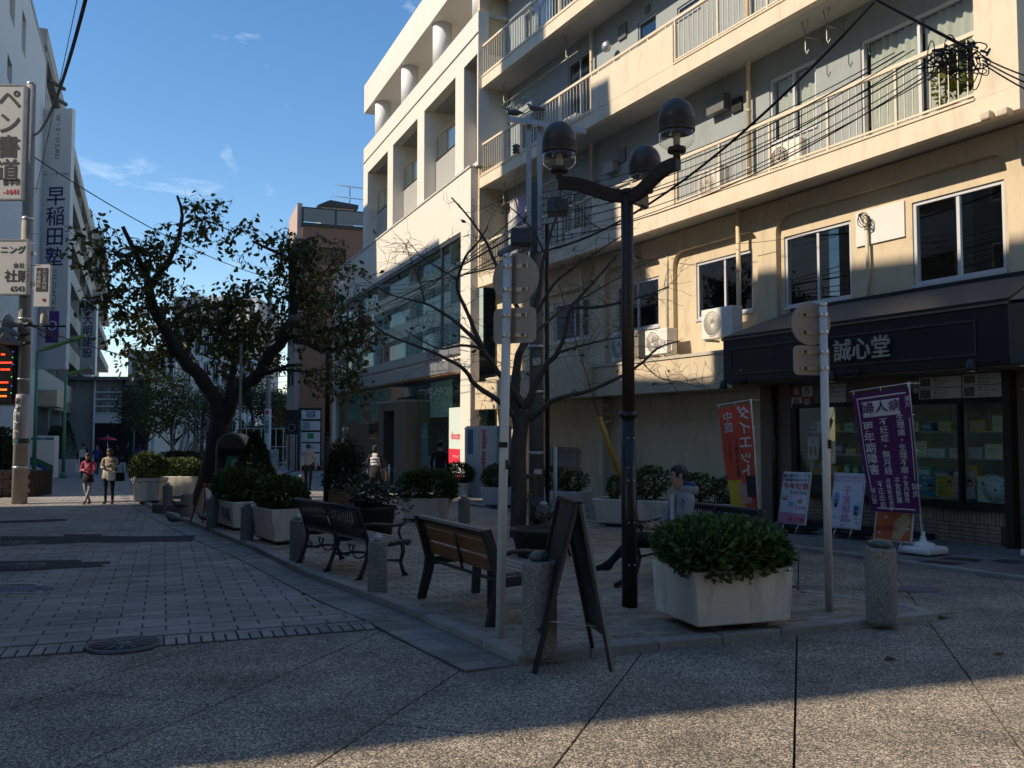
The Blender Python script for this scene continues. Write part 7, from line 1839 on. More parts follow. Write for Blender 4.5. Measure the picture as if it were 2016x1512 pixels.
# ---- telephone stand
p = G(452, 1000, PH); e = empty('telephone_stand', 'grey arched public telephone stand with a green payphone', 'telephone', p, R(-4)); 
H_ = AT(450, 852, p.y).z - p.z; w = .40
M_TEL = mat('booth_steel', (.20, .19, .175), .4, .1, 3, metal=.4)
n = 12; arcp = [(-w, 0, .5)] + [(-w, 0, H_ - w)] + [(w * math.cos(math.pi - math.pi * k / n), 0, H_ - w + w * math.sin(math.pi * k / n)) for k in range(1, n)] + [(w, 0, H_ - w), (w, 0, .5)]
inn = [(-w + .05, 0, .55), (-w + .05, 0, H_ - w)] + [((w - .05) * math.cos(math.pi - math.pi * k / n), 0, H_ - w + (w - .05) * math.sin(math.pi * k / n)) for k in range(1, n)] + [(w - .05, 0, H_ - w), (w - .05, 0, .55)]
MB().prism(arcp, (0, .5, 0), [list(reversed(inn))]).build('hood', M_TEL, e); MB().prism(inn, (0, .03, 0)).xf(Matrix.Translation((0, .46, 0))).build('back_panel', mat('booth_back', (.16, .14, .12), .5, .1), e)
MB().box(-.12, .12, .1, .4, 0, .5).build('pedestal', M_TEL, e); MB().prism([q for q in inn[1:-1]], (0, .05, 0)).xf(Matrix.Translation((0, .02, 0))).build('header', mat('booth_header', (.05, .045, .04), .5, .2), e)
text('TELEPHONE', .085, mat('red_print', (.3, .06, .04), .5, .1), e, (0, .014, H_ - .33)); 
o = bevel(MB().box(-.19, .2, .22, .44, .75, 1.3).build('payphone', mat('payphone_green', (.04, .30, .13), .4, .08), e), .02); MB().box(-.05, .14, .21, .219, 1.05, 1.22).build('keypad', M_ALU, o); MB().box(-.05, .1, .208, .219, .95, 1.0).build('screen', M_PAPER, o); MB().tube([(-.15, .2, .95), (-.16, .16, 1.05), (-.15, .2, 1.18)], .03, 8).build('handset', MATS['payphone_green'], o)
text('♪♪', .09, M_PAPER, o, (.1, .216, .82))
MB().tube([(.02, .55, 0), (.02, .55, AT(440, 672, p.y).z - p.z)], .035, 10).build('conduit_pole', M_TEL, e)
# red trimmed folding notice
p = G(404, 1028, PH); e = empty('folding_sign', 'small white folding sign with a red frame by the cherry trunk', 'sign', p, R(-30))
for s in (-1, 1):
    m2 = MB(); t = Vector((0, 0, .78)); 
    for y in (-.16, .16): m2.bar((s * .26, y, 0), (s * .02, y * .35, .78), .028)
    m2.bar((s * .02, -.06, .78), (s * .02, .06, .78), .028); m2.build('leg_frame', mat('red_frame', (.28, .05, .03), .6, .15), e)
    MB().prism([(s * .22, -.14, .14), (s * .22, .14, .14), (s * .05, .07, .70), (s * .05, -.07, .70)], (s * .012, 0, .004)).build('sheet', M_PAPER, e)
# ---- utility pole with transformer arms behind the bare tree
p = G(1052, 1010, PH); p.x = AT(1056, 900, 17.5).x; p.y = 17.5; p.z = gz(17.5) + PH
up_ = empty('utility_pole', 'grey utility pole with square steel arms and pigeons beside the bare tree', 'pole', p)
zt = AT(1050, 232, 17.5).z - p.z
zj = AT(1052, 440, 17.5).z - p.z
MB().tube([(0, 0, -.2), (0, 0, zj + .8)], [.155, .115], 18).build('shaft', mat('pole_grey', (.16, .155, .15), .85, .15, 6, .3, 50, dirt=.2), up_)
M_GALV = mat('galvanised', (.50, .51, .52), .4, .12, 8, metal=.7)
x0, x1 = AT(1041, 300, 17.5).x - p.x, AT(1062, 300, 17.5).x - p.x
for x in (x0, x1):
    m2 = MB().box(x - .045, x + .045, -.16, -.15, zj - .6, zt - (0 if x < 0 else .12)).box(x - .05, x - .042, -.16, -.09, zj - .6, zt - (0 if x < 0 else .12)).box(x + .042, x + .05, -.16, -.09, zj - .6, zt - (0 if x < 0 else .12)); m2.build('mast', M_GALV, up_)
za = zt - .28
MB().obox((x0 - .42, -.30, za + .12), (1.55, .0, -.26), (0, .10, 0), (0, 0, .10)).build('crossarm', M_GALV, up_)
def insul(c, o): MB().lathe([(.05, 0), (.08, .02), (.05, .05), (.09, .08), (.05, .11), (.09, .15), (.04, .19)], 14, c).build('insulator', mat('insulator', (.06, .10, .12), .2, .1), o)
insul((x0 - .25, -.2, zj + 1.35), up_)
for z, x, w, h in ((zj + .25, .42, .42, .3), (zj - .35, -.30, .4, .32)):
    bevel(MB().box(x - w / 2, x + w / 2, -.5, -.1, z - h / 2, z + h / 2).build('equipment_box', mat('equip_blue', (.07, .085, .10), .5, .15), up_), .03)
p3 = AT(1003, 490, 17.3) - p; m2 = MB().tube([(-.12, -.1, p3.z + .02), tuple(p3 + Vector((.15, 0, .04)))], .03, 8); m2.build('lamp_arm', M_GALV, up_); bevel(MB().bar(p3 + Vector((-.22, 0, -.12)), p3 + Vector((.22, 0, .12)), .24, .12).build('street_lamp_head', mat('lamp_grey', (.25, .27, .28), .45, .08), up_), .04)
for z in (1.4, 2.6, 3.5): MB().lathe([(.158, z), (.166, z + .01), (.166, z + .05), (.158, z + .06)], 18).build('band', M_ALU, up_)
pbox('label_plate', M_PAPER, up_, -.07, .08, -.172, -.165, 3.15, 3.30); pbox('label_plate', M_PAPER, up_, -.05, .10, -.172, -.165, 1.02, 1.12)
MB().tube([(.22, .05, 0), (.22, .05, zj)], .045, 10).build('black_conduit', M_BLACKM, up_); MB().tube([(.37, -.02, 0), (.37, -.02, 1.55)], .04, 10).build('guard_tube', mat('guard_white', (.55, .57, .62), .5, .05), up_)
# wooden tree stake with crossbar
p = G(1045, 1045, PH); e = empty('tree_stake', 'mossy wooden support post with crossbar behind the bare tree', 'stake', p); MB().tube([(.07, 0, 0), (.07, 0, 1.05)], .055, 10).build('post', mat('mossy_wood', (.09, .08, .05), .9, .3, 12, .5, 40), e); MB().tube([(-.45, 0, 1.02), (.16, 0, 1.0)], .045, 10).build('crossbar', MATS['mossy_wood'], e)
# guy wire in its yellow cover
g0 = G(1243, 1010, PH); g0 = AT(1238, 990, 18.6); g1 = AT(1180, 822, 18.2)
e = empty('guy_wire', 'yellow guy wire cover slanting into a white planter', 'guy wire', g0); MB().tube([(0, 0, 0), tuple(g1 - g0)], .055, 10).build('cover', mat('guy_yellow', (.50, .30, .04), .5, .15, 6), e); MB().tube([tuple(g1 - g0), tuple(AT(1100, 560, 17.6) - g0)], .008, 5).build('wire', M_BLACKM, e); pbox('tape', M_PAPER, e, -.18, -.05, -.08, -.05, .98, 1.06)

# ---- boards and banners before the shop
def lean_board(px, py, xt, yt, xr, label, col, band, lines, facefn=None, Y=None, foot=True, hw=.30):
    """A-stand poster board leaning back: base centre, top row, half width"""
    p = G(px, py, SH + .01); h = AT(px, yt, p.y).z - p.z; e = empty('poster_stand', label, 'poster stand', p, R(-52), None)
    T = Matrix.Translation((0, 0, .16)) @ Matrix.Rotation(R(-13), 4, 'X'); hh = (h - .16) / math.cos(R(13))
    bevel(MB().box(-hw, hw, 0, .03, 0, hh).xf(T).build('frame', M_ALU, e), .008)
    o = MB().box(-hw + .03, hw - .03, -.006, -.001, .03, hh - .03).xf(T).build('sheet', mat('sheet_' + label.split()[0] + label.split()[1], col, .5, .05, 4), e)
    if band: MB().box(-hw + .03, hw - .03, -.009, -.0065, .03, hh * band[1]).xf(T).build('band', mat('band_' + label.split()[0], band[0], .5, .05), e)
    for t, s, m, x, z, v, bo in lines:
        q = T @ Vector((x * hw, -.012, z * hh)); text(t, s, m, e, q, rot=(R(90 - 13), 0, 0), bold=bo, vertical=v, ext=.0005)
    for x in (-hw * .5, hw * .5): MB().tube([(x, .02, .18), (x, -.12, .02), (x, .12, .015), (x, .34, .015)], .012, 6).build('foot', M_ALU, e)
    if foot: bevel(MB().lathe([(.1, 0), (.36, .02), (.40, .08), (.30, .14), (.05, .15)], 12, (0, .22, .03), sy=.6).build('weight_bag', mat('bag_black', (.015, .015, .015), .6, .3, 9), e), .01)
    return e, T, hh
MINKR = mat('ink_red', (.50, .04, .06), .6, .05); MINKP = mat('ink_pink', (.55, .22, .35), .6, .05); MINKB = mat('ink_blue', (.10, .25, .45), .6, .05); MINKD = mat('ink_dark', (.02, .03, .09), .6, .05)
e, T, hh = lean_board(1558, 1050, 0, 930, 0, 'white poster stand with pink border and big red headline', (.64, .63, .64), ((.52, .22, .33), .22),
    [('誠心堂グループで', .072, MINKD, 0, .92, False, .01), ('子宝相談を受けた方で', .058, MINKD, 0, .84, False, .01), ('今年妊娠', .135, MINKR, .02, .72, False, .012), ('された方は', .075, MINKD, .25, .60, False, .01), ('281', .13, MINKB, -.1, .38, False, .0), ('人です。', .08, MINKR, .62, .31, False, .01), ('名 妊娠', .10, MINKR, .3, .09, False, .02)])
for x, z in ((-.2, .5), (.13, .46)): MB().lathe([(.05, 0), (.05, .002), (.004, .003)], 14).xf(T @ Matrix.Translation((x, -.012, z * hh)) @ Matrix.Rotation(R(90), 4, 'X')).build('printed_face', M_SKIN, e)
e, T, hh = lean_board(1662, 1060, 0, 932, 0, 'pale lilac poster stand with pink vertical headline and blue ovals', (.60, .57, .62), None,
    [('子供がなかなか授からず', .06, MINKP, 0, .92, False, .01), ('悩んでいませんか？', .06, MINKP, 0, .85, False, .01), ('子宝相談', .16, MINKP, -.02, .76, True, .012), ('漢方薬', .085, MINKD, -.66, .62, True, .01), ('鍼灸', .085, MINKD, .62, .42, True, .01)])
for x, z in ((-.2, .52), (.2, .36)): MB().lathe([(.065, 0), (.065, .001), (.004, .0015)], 18, sy=1.8).xf(T @ Matrix.Translation((x, -.0075, z * hh)) @ Matrix.Rotation(R(90), 4, 'X')).build('blue_oval', mat('oval_blue', (.25, .42, .58), .6, .05), e)
for k, (x, z) in enumerate(((-.2, .2), (.08, .16), (.2, .2), (.22, .12), (-.05, .07))): MB().lathe([(.025, 0), (.025, .001), (.004, .0015)], 5).xf(T @ Matrix.Translation((x, -.0075, z * hh)) @ Matrix.Rotation(R(90), 4, 'X')).build('printed_flower', mat('flower_%d' % (k % 2), ((.3, .45, .1), (.6, .4, .1))[k % 2], .6, .05), e)
e, T, hh = lean_board(1756, 1088, 0, 945, 0, 'orange poster stand with white blossoms behind the purple banner', (.55, .12, .03), None, [('季節の養生', .07, MINKR, -.3, .2, False, .01)], foot=False)
MB().prism([T @ Vector(q) for q in ((.0, -.008, .04), (.14, -.008, .04), (.26, -.008, .3), (.2, -.008, .5), (.02, -.008, .3))], (0, -.001, 0)).build('tan_shape', mat('poster_tan', (.52, .38, .20), .6, .05), e)
for x, z in ((-.12, .36), (-.2, .12), (.23, .2), (.1, .45)): MB().lathe([(.022, 0), (.022, .001), (.004, .0015)], 5).xf(T @ Matrix.Translation((x, -.0095, z)) @ Matrix.Rotation(R(90), 4, 'X')).build('printed_blossom', M_PAPER, e)
def banner(name, label, base, top, armdir, w, drop, m, edge, lines, mirror=False, rise=.0, yaw=0, foot='tank', swing=.12, extra=None):
    e = empty(name, label, 'banner', base, 0, 'upright cloth banners before the shop'); T = top - base
    MB().tube([(0, 0, .1), tuple(T)], [.016, .012], 10).build('pole', M_WHITE, e)
    d = armdir.normalized(); a0 = T + Vector((0, 0, -.02)); MB().tube([tuple(a0 - d * -.16), tuple(a0 + d * -.02), tuple(a0 - d * (w + .04) + Vector((0, 0, -rise)))], .007, 6).build('arm', M_WHITE, e)
    # cloth sheet hanging from the arm, blown a little
    nx, nz = 8, 16; vs = []; nrm = d.cross(Vector((0, 0, 1))).normalized()
    def cp(s, t):                  # s 0 at pole .. 1 at free edge, t 0 top .. 1 bottom
        q = a0 - d * (w * s * (1 - .12 * t)) + Vector((0, 0, -rise * s * (1 - t) - .05 - drop * t + rise * s * t * .35)) + d * (swing * t) * 1.0
        return q + nrm * (.035 * math.sin(s * 5 + t * 4) * (t + .25) + .02 * math.sin(t * 9) * s)
    for j in range(nz + 1):
        for i in range(nx + 1): vs.append(cp(i / nx, j / nz))
    MB().add(vs, [(j * (nx + 1) + i, j * (nx + 1) + i + 1, (j + 1) * (nx + 1) + i + 1, (j + 1) * (nx + 1) + i) for j in range(nz) for i in range(nx)], True).build('cloth', m, e, fix=False)
    for s in (.02, .5, .97): q = cp(s, 0); MB().bar(q, q + Vector((0, 0, .07)), .02, .008).build('tab', M_WHITE, e)
    for t in (.22, .5, .78): q = cp(0, t); MB().bar(q, q + d * .045, .014).build('tab', M_WHITE, e)
    def put(t, size, mm, s, tt, vert, bo, off=.012):
        # lettering bent onto the cloth: every vertex of the glyphs follows the sheet
        cu = bpy.data.curves.new('x', 'FONT'); cu.body = '\n'.join(t) if vert else t; cu.size = size; cu.align_x = 'CENTER'; cu.align_y = 'TOP'; cu.offset = bo * size; cu.resolution_u = 2
        ob = bpy.data.objects.new('lettering_curve', cu); C.objects.link(ob); me = bpy.data.meshes.new_from_object(ob.evaluated_get(bpy.context.evaluated_depsgraph_get())); bpy.data.objects.remove(ob); bpy.data.curves.remove(cu)
        me.materials.clear(); me.materials.append(mm)
        sgn = -1 if mirror else 1
        for v in me.vertices:
            ss = s - sgn * v.co.x / w; t2 = tt - v.co.y / drop; v.co = cp(ss, t2) + nrm * (off * (1 if face_side > 0 else -1))
        return link(bpy.data.objects.new('lettering', me), e)
    face_side = 1 if nrm.dot(-base) > 0 else -1
    for args in lines: put(*args)
    def patch(mm, s0, s1, t0, t1, off):
        vs = []; n2 = 6; n3 = max(4, int((t1 - t0) * 16))
        for j in range(n3 + 1):
            for i in range(n2 + 1): vs.append(cp(s0 + (s1 - s0) * i / n2, t0 + (t1 - t0) * j / n3) + nrm * off * face_side)
        MB().add(vs, [(j * (n2 + 1) + i, j * (n2 + 1) + i + 1, (j + 1) * (n2 + 1) + i + 1, (j + 1) * (n2 + 1) + i) for j in range(n3) for i in range(n2)], True).build('printed_patch', mm, e, fix=False)
    if extra: extra(patch)
    if foot == 'tank':
        bevel(MB().box(-.25, .25, -.25, .25, .02, .13, R(30)).build('tank', M_WHITE, e), .04); MB().lathe([(.19, .12), (.15, .17), (.05, .2), (.04, .26), (.03, .27), (.03, .34)], 20).build('tank_neck', M_WHITE, e)
    return e
M_PUR = mat('banner_purple', (.085, .012, .10), .8, .1, 6); M_BW = mat('banner_white', (.58, .58, .60), .8, .04); M_ORG = mat('banner_orange', (.50, .085, .05), .8, .08, 5)
pb_ = G(1818, 1092, SH); pt_ = AT(1789, 752, pb_.y - .12)
def ex(patch):
    patch(M_BW, .07, .93, .035, .047, .006); patch(M_BW, .92, .935, .035, .80, .006); patch(M_BW, .04, .055, .24, .74, .006); patch(M_BW, .08, .86, .965, .975, .006); patch(M_BW, .20, .86, .075, .205, .006)
banner('banner', 'purple shop banner crowded with white vertical characters', pb_, pt_, Vector((.97, -.12, 0)), .80, 1.85, M_PUR, None,
       [('婦人病', 0.190, M_PUR, .53, .085, False, 0.008, .018), ('更年期障害', 0.168, M_BW, .80, .245, True, 0.010), ('不妊症・無月経', 0.125, M_BW, .52, .225, True, 0.008), ('生理痛・生理不順', 0.112, M_BW, .22, .205, True, 0.008), ('誠心堂', 0.085, M_BW, .90, .80, True, 0.004), ('不正出血', 0.104, M_BW, .74, .745, True, 0.008), ('月経前症候群', 0.083, M_BW, .56, .725, True, 0.008), ('子宮筋腫', 0.098, M_BW, .38, .715, True, 0.008), ('子宮内膜症', 0.081, M_BW, .22, .70, True, 0.008), ('鍼灸', 0.110, M_BW, .05, .76, True, 0.004), ('漢方', 0.085, M_BW, .06, .07, True, 0.004)], rise=.12, extra=ex)
pb_ = G(1497, 1020, SH); pb_ = Vector((AT(1497, 1010, 15.0).x, 15.0, gz(15) + SH)); pt_ = AT(1478, 785, 15.0)
M_YELB = mat('banner_yellow', (.52, .42, .04), .8, .05)
def ex2(patch): patch(M_YELB, .45, .995, .70, .98, .007); patch(mat('print_arm', (.45, .30, .26), .7, .1), .18, .62, .73, .92, .010); patch(M_INK, .05, .32, .66, .86, .013)
banner('banner', 'orange diet banner seen from behind with mirrored white lettering', pb_, pt_, Vector((.96, .28, 0)), .62, 1.85, M_ORG, None,
       [('ダイエット', .25, M_BW, .28, .02, True, .02), ('中医', .19, M_BW, .76, .05, True, .012), ('21年よくやせ体質', .075, M_INK, .54, .31, True, .01), ('からだの中から', .055, M_INK, .75, .33, True, .01)], mirror=True, rise=.10, extra=ex2)
pb_ = G(2062, 1100, SH); pt_ = AT(2052, 764, pb_.y)
banner('banner', 'white and pink banner hanging from a cord by the shop corner', pb_, pt_, Vector((.93, .36, 0)), .34, 1.2, M_BW, None, [], extra=lambda patch: patch(mat('banner_pink', (.52, .12, .25), .8, .05), .0, 1, .62, .85, .006))

# ---- vending machine at the corner
q = FY.w(1.0, -.05); fz = gz(q.y) + SH
e = empty('vending_machine', 'white drinks vending machine with red lettering on its side at the phone shop corner', 'vending machine', (AT(917, 900, 27.0).x, 27.0, gz(27) + .05), YA + R(28))
hgt = AT(917, 842, 27).z - gz(27)
bevel(MB().box(0, 1.15, .0, .8, .02, hgt).build('cabinet', mat('machine_grey', (.50, .51, .52), .5, .05), e), .02)
m2 = MB().box(-.06, -.002, 0.02, .78, .08, hgt - .04); o = m2.build('door', M_WHITE, e)
for k in range(4): MB().box(-.075, -.061, .08, .5, hgt - .42 - k * .3, hgt - .16 - k * .3).build('display_shelf', mat('display_dark', (.05, .05, .045), .3, .3, 12), o)
MB().box(-.072, -.061, .56, .70, .9, 1.3).build('coin_panel', M_BLACKM, o); MB().box(-.075, -.061, .1, .55, .12, .36).build('slot', M_BLACKM, o)
text('pokka sapporo', .24, M_SHR, e, (.70, -.006, hgt * .62), rot=(math.pi / 2, R(90), 0), bold=.03); pbox('blue_label', mat('label_blue', (.03, .14, .26), .5, .1), e, .06, .28, -.006, -.001, hgt - .85, hgt - .1)

# ---- chain posts before the phone shop
def chain_post(px, py, lab, h=.85):
    p = G(px, py); e = empty('chain_post', lab, 'post', p, 0, 'steel chain posts'); MB().tube([(0, 0, 0), (0, 0, h)], .045, 12).build('tube', M_GALV, e); MB().lathe([(.045, h), (.04, h + .02), (.01, h + .035)], 12).build('cap', M_GALV, e); return p
c1 = chain_post(766, 957, 'steel chain post nearer the walking woman'); c2 = chain_post(817, 954, 'steel chain post nearer the red shop panel'); c3 = chain_post(788, 945, 'thin steel post by the bronze shop portal'); c4 = chain_post(622, 930, 'lone steel post by the directory sign')
for a, b, lab in ((c1, c2, 'white chain slung between two steel posts'), (c1 + Vector((-2.4, 1.2, 0)), c1, 'white chain trailing from the steel post to the shop'), (c2, c2 + Vector((1.8, -.3, 0)), 'white chain running from the steel post to the planter')):
    pts = catenary(a + Vector((0, 0, .78)), b + Vector((0, 0, .78)), .32, 24); m2 = MB()
    e = empty('chain', lab, 'chain', a)
    for i in range(24):
        m2.tube([pts[i] - Vector(a), pts[i + 1] - Vector(a)], .016, 5)
    m2.build('links', M_WHITE, e)
def bicycle(px, py, ang, label, col):
    p = G(px, py); e = empty('bicycle', label, 'bicycle', p, ang, 'parked bicycles'); r = .33
    for x in (-.52, .52):
        o = MB().tube([(x + r * math.cos(t), 0, r + r * math.sin(t)) for t in [k * math.pi / 14 for k in range(28)]], .017, 6, closed=True).build('wheel', M_BLACKM, e); m2 = MB()
        for k in range(14): t = k * math.pi / 7; m2.tube([(x, .02 if k % 2 else -.02, r), (x + r * .96 * math.cos(t), 0, r + r * .96 * math.sin(t))], .0025, 3, caps=False)
        m2.build('spokes', M_ALU, o); MB().tube([(x + r * .94 * math.cos(t), 0, r + r * .94 * math.sin(t)) for t in [k * math.pi / 14 for k in range(28)]], .01, 5, closed=True).build('rim', M_ALU, o)
    m2 = MB()
    for a, b in (((-.52, .33), (-.1, .30)), ((-.1, .30), (.36, .72)), ((-.1, .30), (-.22, .80)), ((-.52, .33), (-.2, .72)), ((-.2, .72), (.34, .80)), ((.52, .33), (.36, .95))): m2.tube([(a[0], 0, a[1]), (b[0], 0, b[1])], .017, 7)
    m2.build('frame', col, e); MB().lathe([(.04, 0), (.11, .03), (.1, .06), (.02, .07)], 12, (-.24, 0, .82), sx=1.2, sy=.7).build('saddle', M_BLACKM, e)
    MB().tube([(.30, -.28, .98), (.38, -.2, 1.0), (.38, 0, .97), (.38, .2, 1.0), (.30, .28, .98)], .014, 7).build('handlebar', M_ALU, e)
    m2 = MB(); [m2.bar((.62 + .1 * k, -.16, .62), (.62 + .1 * k, .16, .62), .006) for k in range(3)]; [m2.tube([(.48, y, .62 + z), (.84, y, .66 + z)], .006, 4) for y in (-.17, 0, .17) for z in (0, .12, .24)]; m2.build('basket', M_ALU, e)
    for y in (-.09, .09): MB().box(-.14, -.06, y - .04, y + .04, .20 if y < 0 else .38, .225 if y < 0 else .405).build('pedal', M_BLACKM, e)
bicycle(690, 940, R(20), 'black bicycle parked before the phone shop counter', M_BLACKM)
bicycle(672, 942, R(35), 'silver bicycle leaning behind the wispy conifer', M_ALU)
bicycle(850, 965, R(10), 'dark red bicycle behind the man in the black jumper', mat('bike_red', (.2, .03, .03), .4, .1))

# ---- object at the road edge: a parked scooter's rear
p = G(-10, 1176); e = empty('scooter', 'parked black scooter with a red tail light at the road edge', 'scooter', Vector((p.x - .75, p.y + .2, p.z)), R(20))
MB().lathe([(.14, -.06), (.21, -.05), (.235, 0), (.21, .05), (.14, .06)], 22).xf(Matrix.Translation((.25, 0, .235)) @ Matrix.Rotation(R(90), 4, 'X')).build('wheel', mat('tyre', (.015, .015, .015), .8, .2), e)
bevel(MB().prism([(-.8, -.16, .3), (.4, -.14, .42), (.52, -.12, .62), (.45, -.12, .72), (-.1, -.14, .66), (-.4, -.16, .5), (-.8, -.16, .5)], (0, .3, 0)).build('body', mat('scooter_grey', (.05, .05, .055), .35, .2), e), .04)
bevel(MB().box(-.15, .5, -.13, .17, .72, .82).build('seat', M_BLACKM, e), .04); MB().box(.52, .57, -.08, .12, .56, .64).build('tail_light', M_SHR, e); MB().tube([(-.75, 0, .4), (-.85, 0, 1.0)], .04, 8).build('steering', M_BLACKM, e)

# ---- pigeons
def pigeon(loc, ang, label, col, s=1.0, gr='pigeons'):
    e = empty('pigeon', label, 'pigeon', loc, ang, gr); e.scale = (s, s, s)
    pts = [Vector(q) for q in ((-.20, 0, .075), (-.13, 0, .095), (-.06, 0, .11), (.02, 0, .12), (.075, 0, .135), (.10, 0, .165), (.115, 0, .195), (.13, 0, .205), (.155, 0, .20))]
    MB().tube(pts, [.008, .028, .055, .06, .048, .03, .024, .02, .006], 10).build('body', col, e)
    MB().tube([(.15, 0, .20), (.178, 0, .192)], [.008, .002], 5).build('beak', M_BLACKM, e)
    for y in (-1, 1):
        MB().add([(.06, y * .05, .15), (-.02, y * .068, .125), (-.19, y * .03, .085), (-.05, y * .055, .09), (.05, y * .058, .11)], [(0, 1, 2, 3, 4)]).build('wing', mat('wing_grey', (.14, .14, .15), .7, .3, 40), e)
        MB().tube([(.0, y * .025, .075), (.005, y * .025, .008), (.035, y * .03, .004)], .005, 5).build('leg', mat('pigeon_leg', (.25, .10, .08), .7, .1), e)
PG = mat('pigeon_grey', (.17, .165, .17), .7, .35, 25); PD = mat('pigeon_dark', (.045, .045, .05), .6, .35, 25)
pigeon(G(341, 1034), R(200), 'dark pigeon walking in the gutter', PD); pigeon(G(400, 1030, PH), R(160), 'grey pigeon feeding beside the stone bollard', PG, 1.05)
pigeon(G(352, 1005, .28), R(190), 'dark pigeon sitting on the low stone trough', PD)
pigeon(Vector((x0 - .30 + p3.x * 0 + up_.location.x, 17.25, up_.location.z + za + .17)), R(160), 'grey pigeon perched at the end of the steel crossarm', PG, 1.1); pigeon(Vector((up_.location.x + x0 + .12, 17.3, up_.location.z + zt + .0)), R(170), 'pale pigeon perched on top of the steel mast', PG, 1.05)
# ================================================================== PEOPLE
def skin_body(joints, edges, rad, root):
    me = bpy.data.meshes.new('person'); names = list(joints); ix = {n: i for i, n in enumerate(names)}
    bm = bmesh.new(); lay_ = bm.verts.layers.skin.verify(); vs = []
    for n in names:
        v = bm.verts.new(joints[n]); r_ = rad[n]; v[lay_].radius = r_ if isinstance(r_, tuple) else (r_, r_); v[lay_].use_root = (n == root); vs.append(v)
    for a, b in edges: bm.edges.new((vs[ix[a]], vs[ix[b]]))
    bm.to_mesh(me); bm.free()
    o = bpy.data.objects.new('person', me); C.objects.link(o)
    m = o.modifiers.new('skin', 'SKIN'); m.branch_smoothing = .6; m.use_smooth_shade = True
    s = o.modifiers.new('sub', 'SUBSURF'); s.levels = 2; s.render_levels = 2
    dg = bpy.context.evaluated_depsgraph_get(); out = bpy.data.meshes.new_from_object(o.evaluated_get(dg))
    bpy.data.objects.remove(o); bpy.data.meshes.remove(me)
    return out
BASE = {'pelvis': (0, 0, .95), 'waist': (0, .0, 1.08), 'chest': (0, -.01, 1.28), 'collar': (0, -.02, 1.41), 'neck': (0, -.005, 1.475), 'jaw': (0, .025, 1.54), 'head': (0, .015, 1.61), 'crown': (0, .0, 1.67)}
RAD = {'pelvis': (.155, .115), 'waist': (.135, .10), 'chest': (.155, .11), 'collar': (.12, .075), 'neck': .052, 'jaw': (.062, .07), 'head': (.076, .09), 'crown': (.062, .072)}
def limbs(J, Rr, pose):
    for s, k in ((-1, 'l'), (1, 'r')):
        P = pose.get
        J['hip' + k] = P('hip' + k, (s * .095, 0, .88)); J['knee' + k] = P('knee' + k, (s * .10, .03, .49)); J['ank' + k] = P('ank' + k, (s * .10, -.02, .085)); J['toe' + k] = P('toe' + k, tuple(Vector(J['ank' + k]) + Vector((s * .015, .16, -.045)))); J['heel' + k] = tuple(Vector(J['ank' + k]) + Vector((0, -.05, -.045)))
        J['sho' + k] = P('sho' + k, (s * .175, -.02, 1.39)); J['elb' + k] = P('elb' + k, (s * .235, -.04, 1.12)); J['wri' + k] = P('wri' + k, (s * .235, .06, .89))
        w, e = Vector(J['wri' + k]), Vector(J['elb' + k]); d = (w - e).normalized(); J['palm' + k] = tuple(w + d * .065)
        x = d.cross(Vector((0, 1, 0)) if abs(d.y) < .8 else Vector((0, 0, 1))).normalized(); y = d.cross(x).normalized()
        for i, (u, ln) in enumerate(((-.030, .062), (-.010, .072), (.010, .068), (.030, .052))):
            b = w + d * .10 + y * u; c = b + d * ln * .5 + x * .012 * -s; t = b + d * ln * .85 + x * .03 * -s
            J['f%d%s' % (i, k)] = tuple(b); J['g%d%s' % (i, k)] = tuple(c); J['h%d%s' % (i, k)] = tuple(t)
        J['t0' + k] = tuple(w + d * .03 + y * -.04); J['t1' + k] = tuple(w + d * .07 + y * -.062)
        Rr.update({'hip' + k: (.088, .095), 'knee' + k: .058, 'ank' + k: .042, 'toe' + k: (.038, .026), 'heel' + k: .034, 'sho' + k: .062, 'elb' + k: .043, 'wri' + k: .029, 'palm' + k: (.034, .02), 't0' + k: .013, 't1' + k: .009})
        for i in range(4): Rr['f%d%s' % (i, k)] = .0095; Rr['g%d%s' % (i, k)] = .009; Rr['h%d%s' % (i, k)] = .0075
EDG = [('pelvis', 'waist'), ('waist', 'chest'), ('chest', 'collar'), ('collar', 'neck'), ('neck', 'jaw'), ('jaw', 'head'), ('head', 'crown')]
for k in 'lr':
    EDG += [('pelvis', 'hip' + k), ('hip' + k, 'knee' + k), ('knee' + k, 'ank' + k), ('ank' + k, 'toe' + k), ('ank' + k, 'heel' + k), ('collar', 'sho' + k), ('sho' + k, 'elb' + k), ('elb' + k, 'wri' + k), ('wri' + k, 'palm' + k), ('wri' + k, 't0' + k), ('t0' + k, 't1' + k)]
    for i in range(4): EDG += [('palm' + k, 'f%d%s' % (i, k)), ('f%d%s' % (i, k), 'g%d%s' % (i, k)), ('g%d%s' % (i, k), 'h%d%s' % (i, k))]
def region(n):
    if n in ('neck', 'jaw', 'head', 'crown'): return 'skin'
    if n[0] in 'fghtwp' and n[:3] not in ('pel', 'wai') and n[-1] in 'lr' and not n.startswith('toe') and not n.startswith('hip') and not n.startswith('hee'): return 'hand'
    if n[:3] in ('sho', 'elb'): return 'sleeve'
    if n in ('chest', 'collar', 'waist'): return 'top'
    if n[:3] in ('toe', 'hee', 'ank'): return 'shoe'
    return 'legs'
M_SK = mat('person_skin', (.42, .24, .16), .55, .06, 10); M_HAIR = mat('person_hair', (.012, .010, .010), .5, .3, 60)
def cl(name, c, v=.12): return mat('cloth_' + name, c, .9, v, 14, .15, 120)
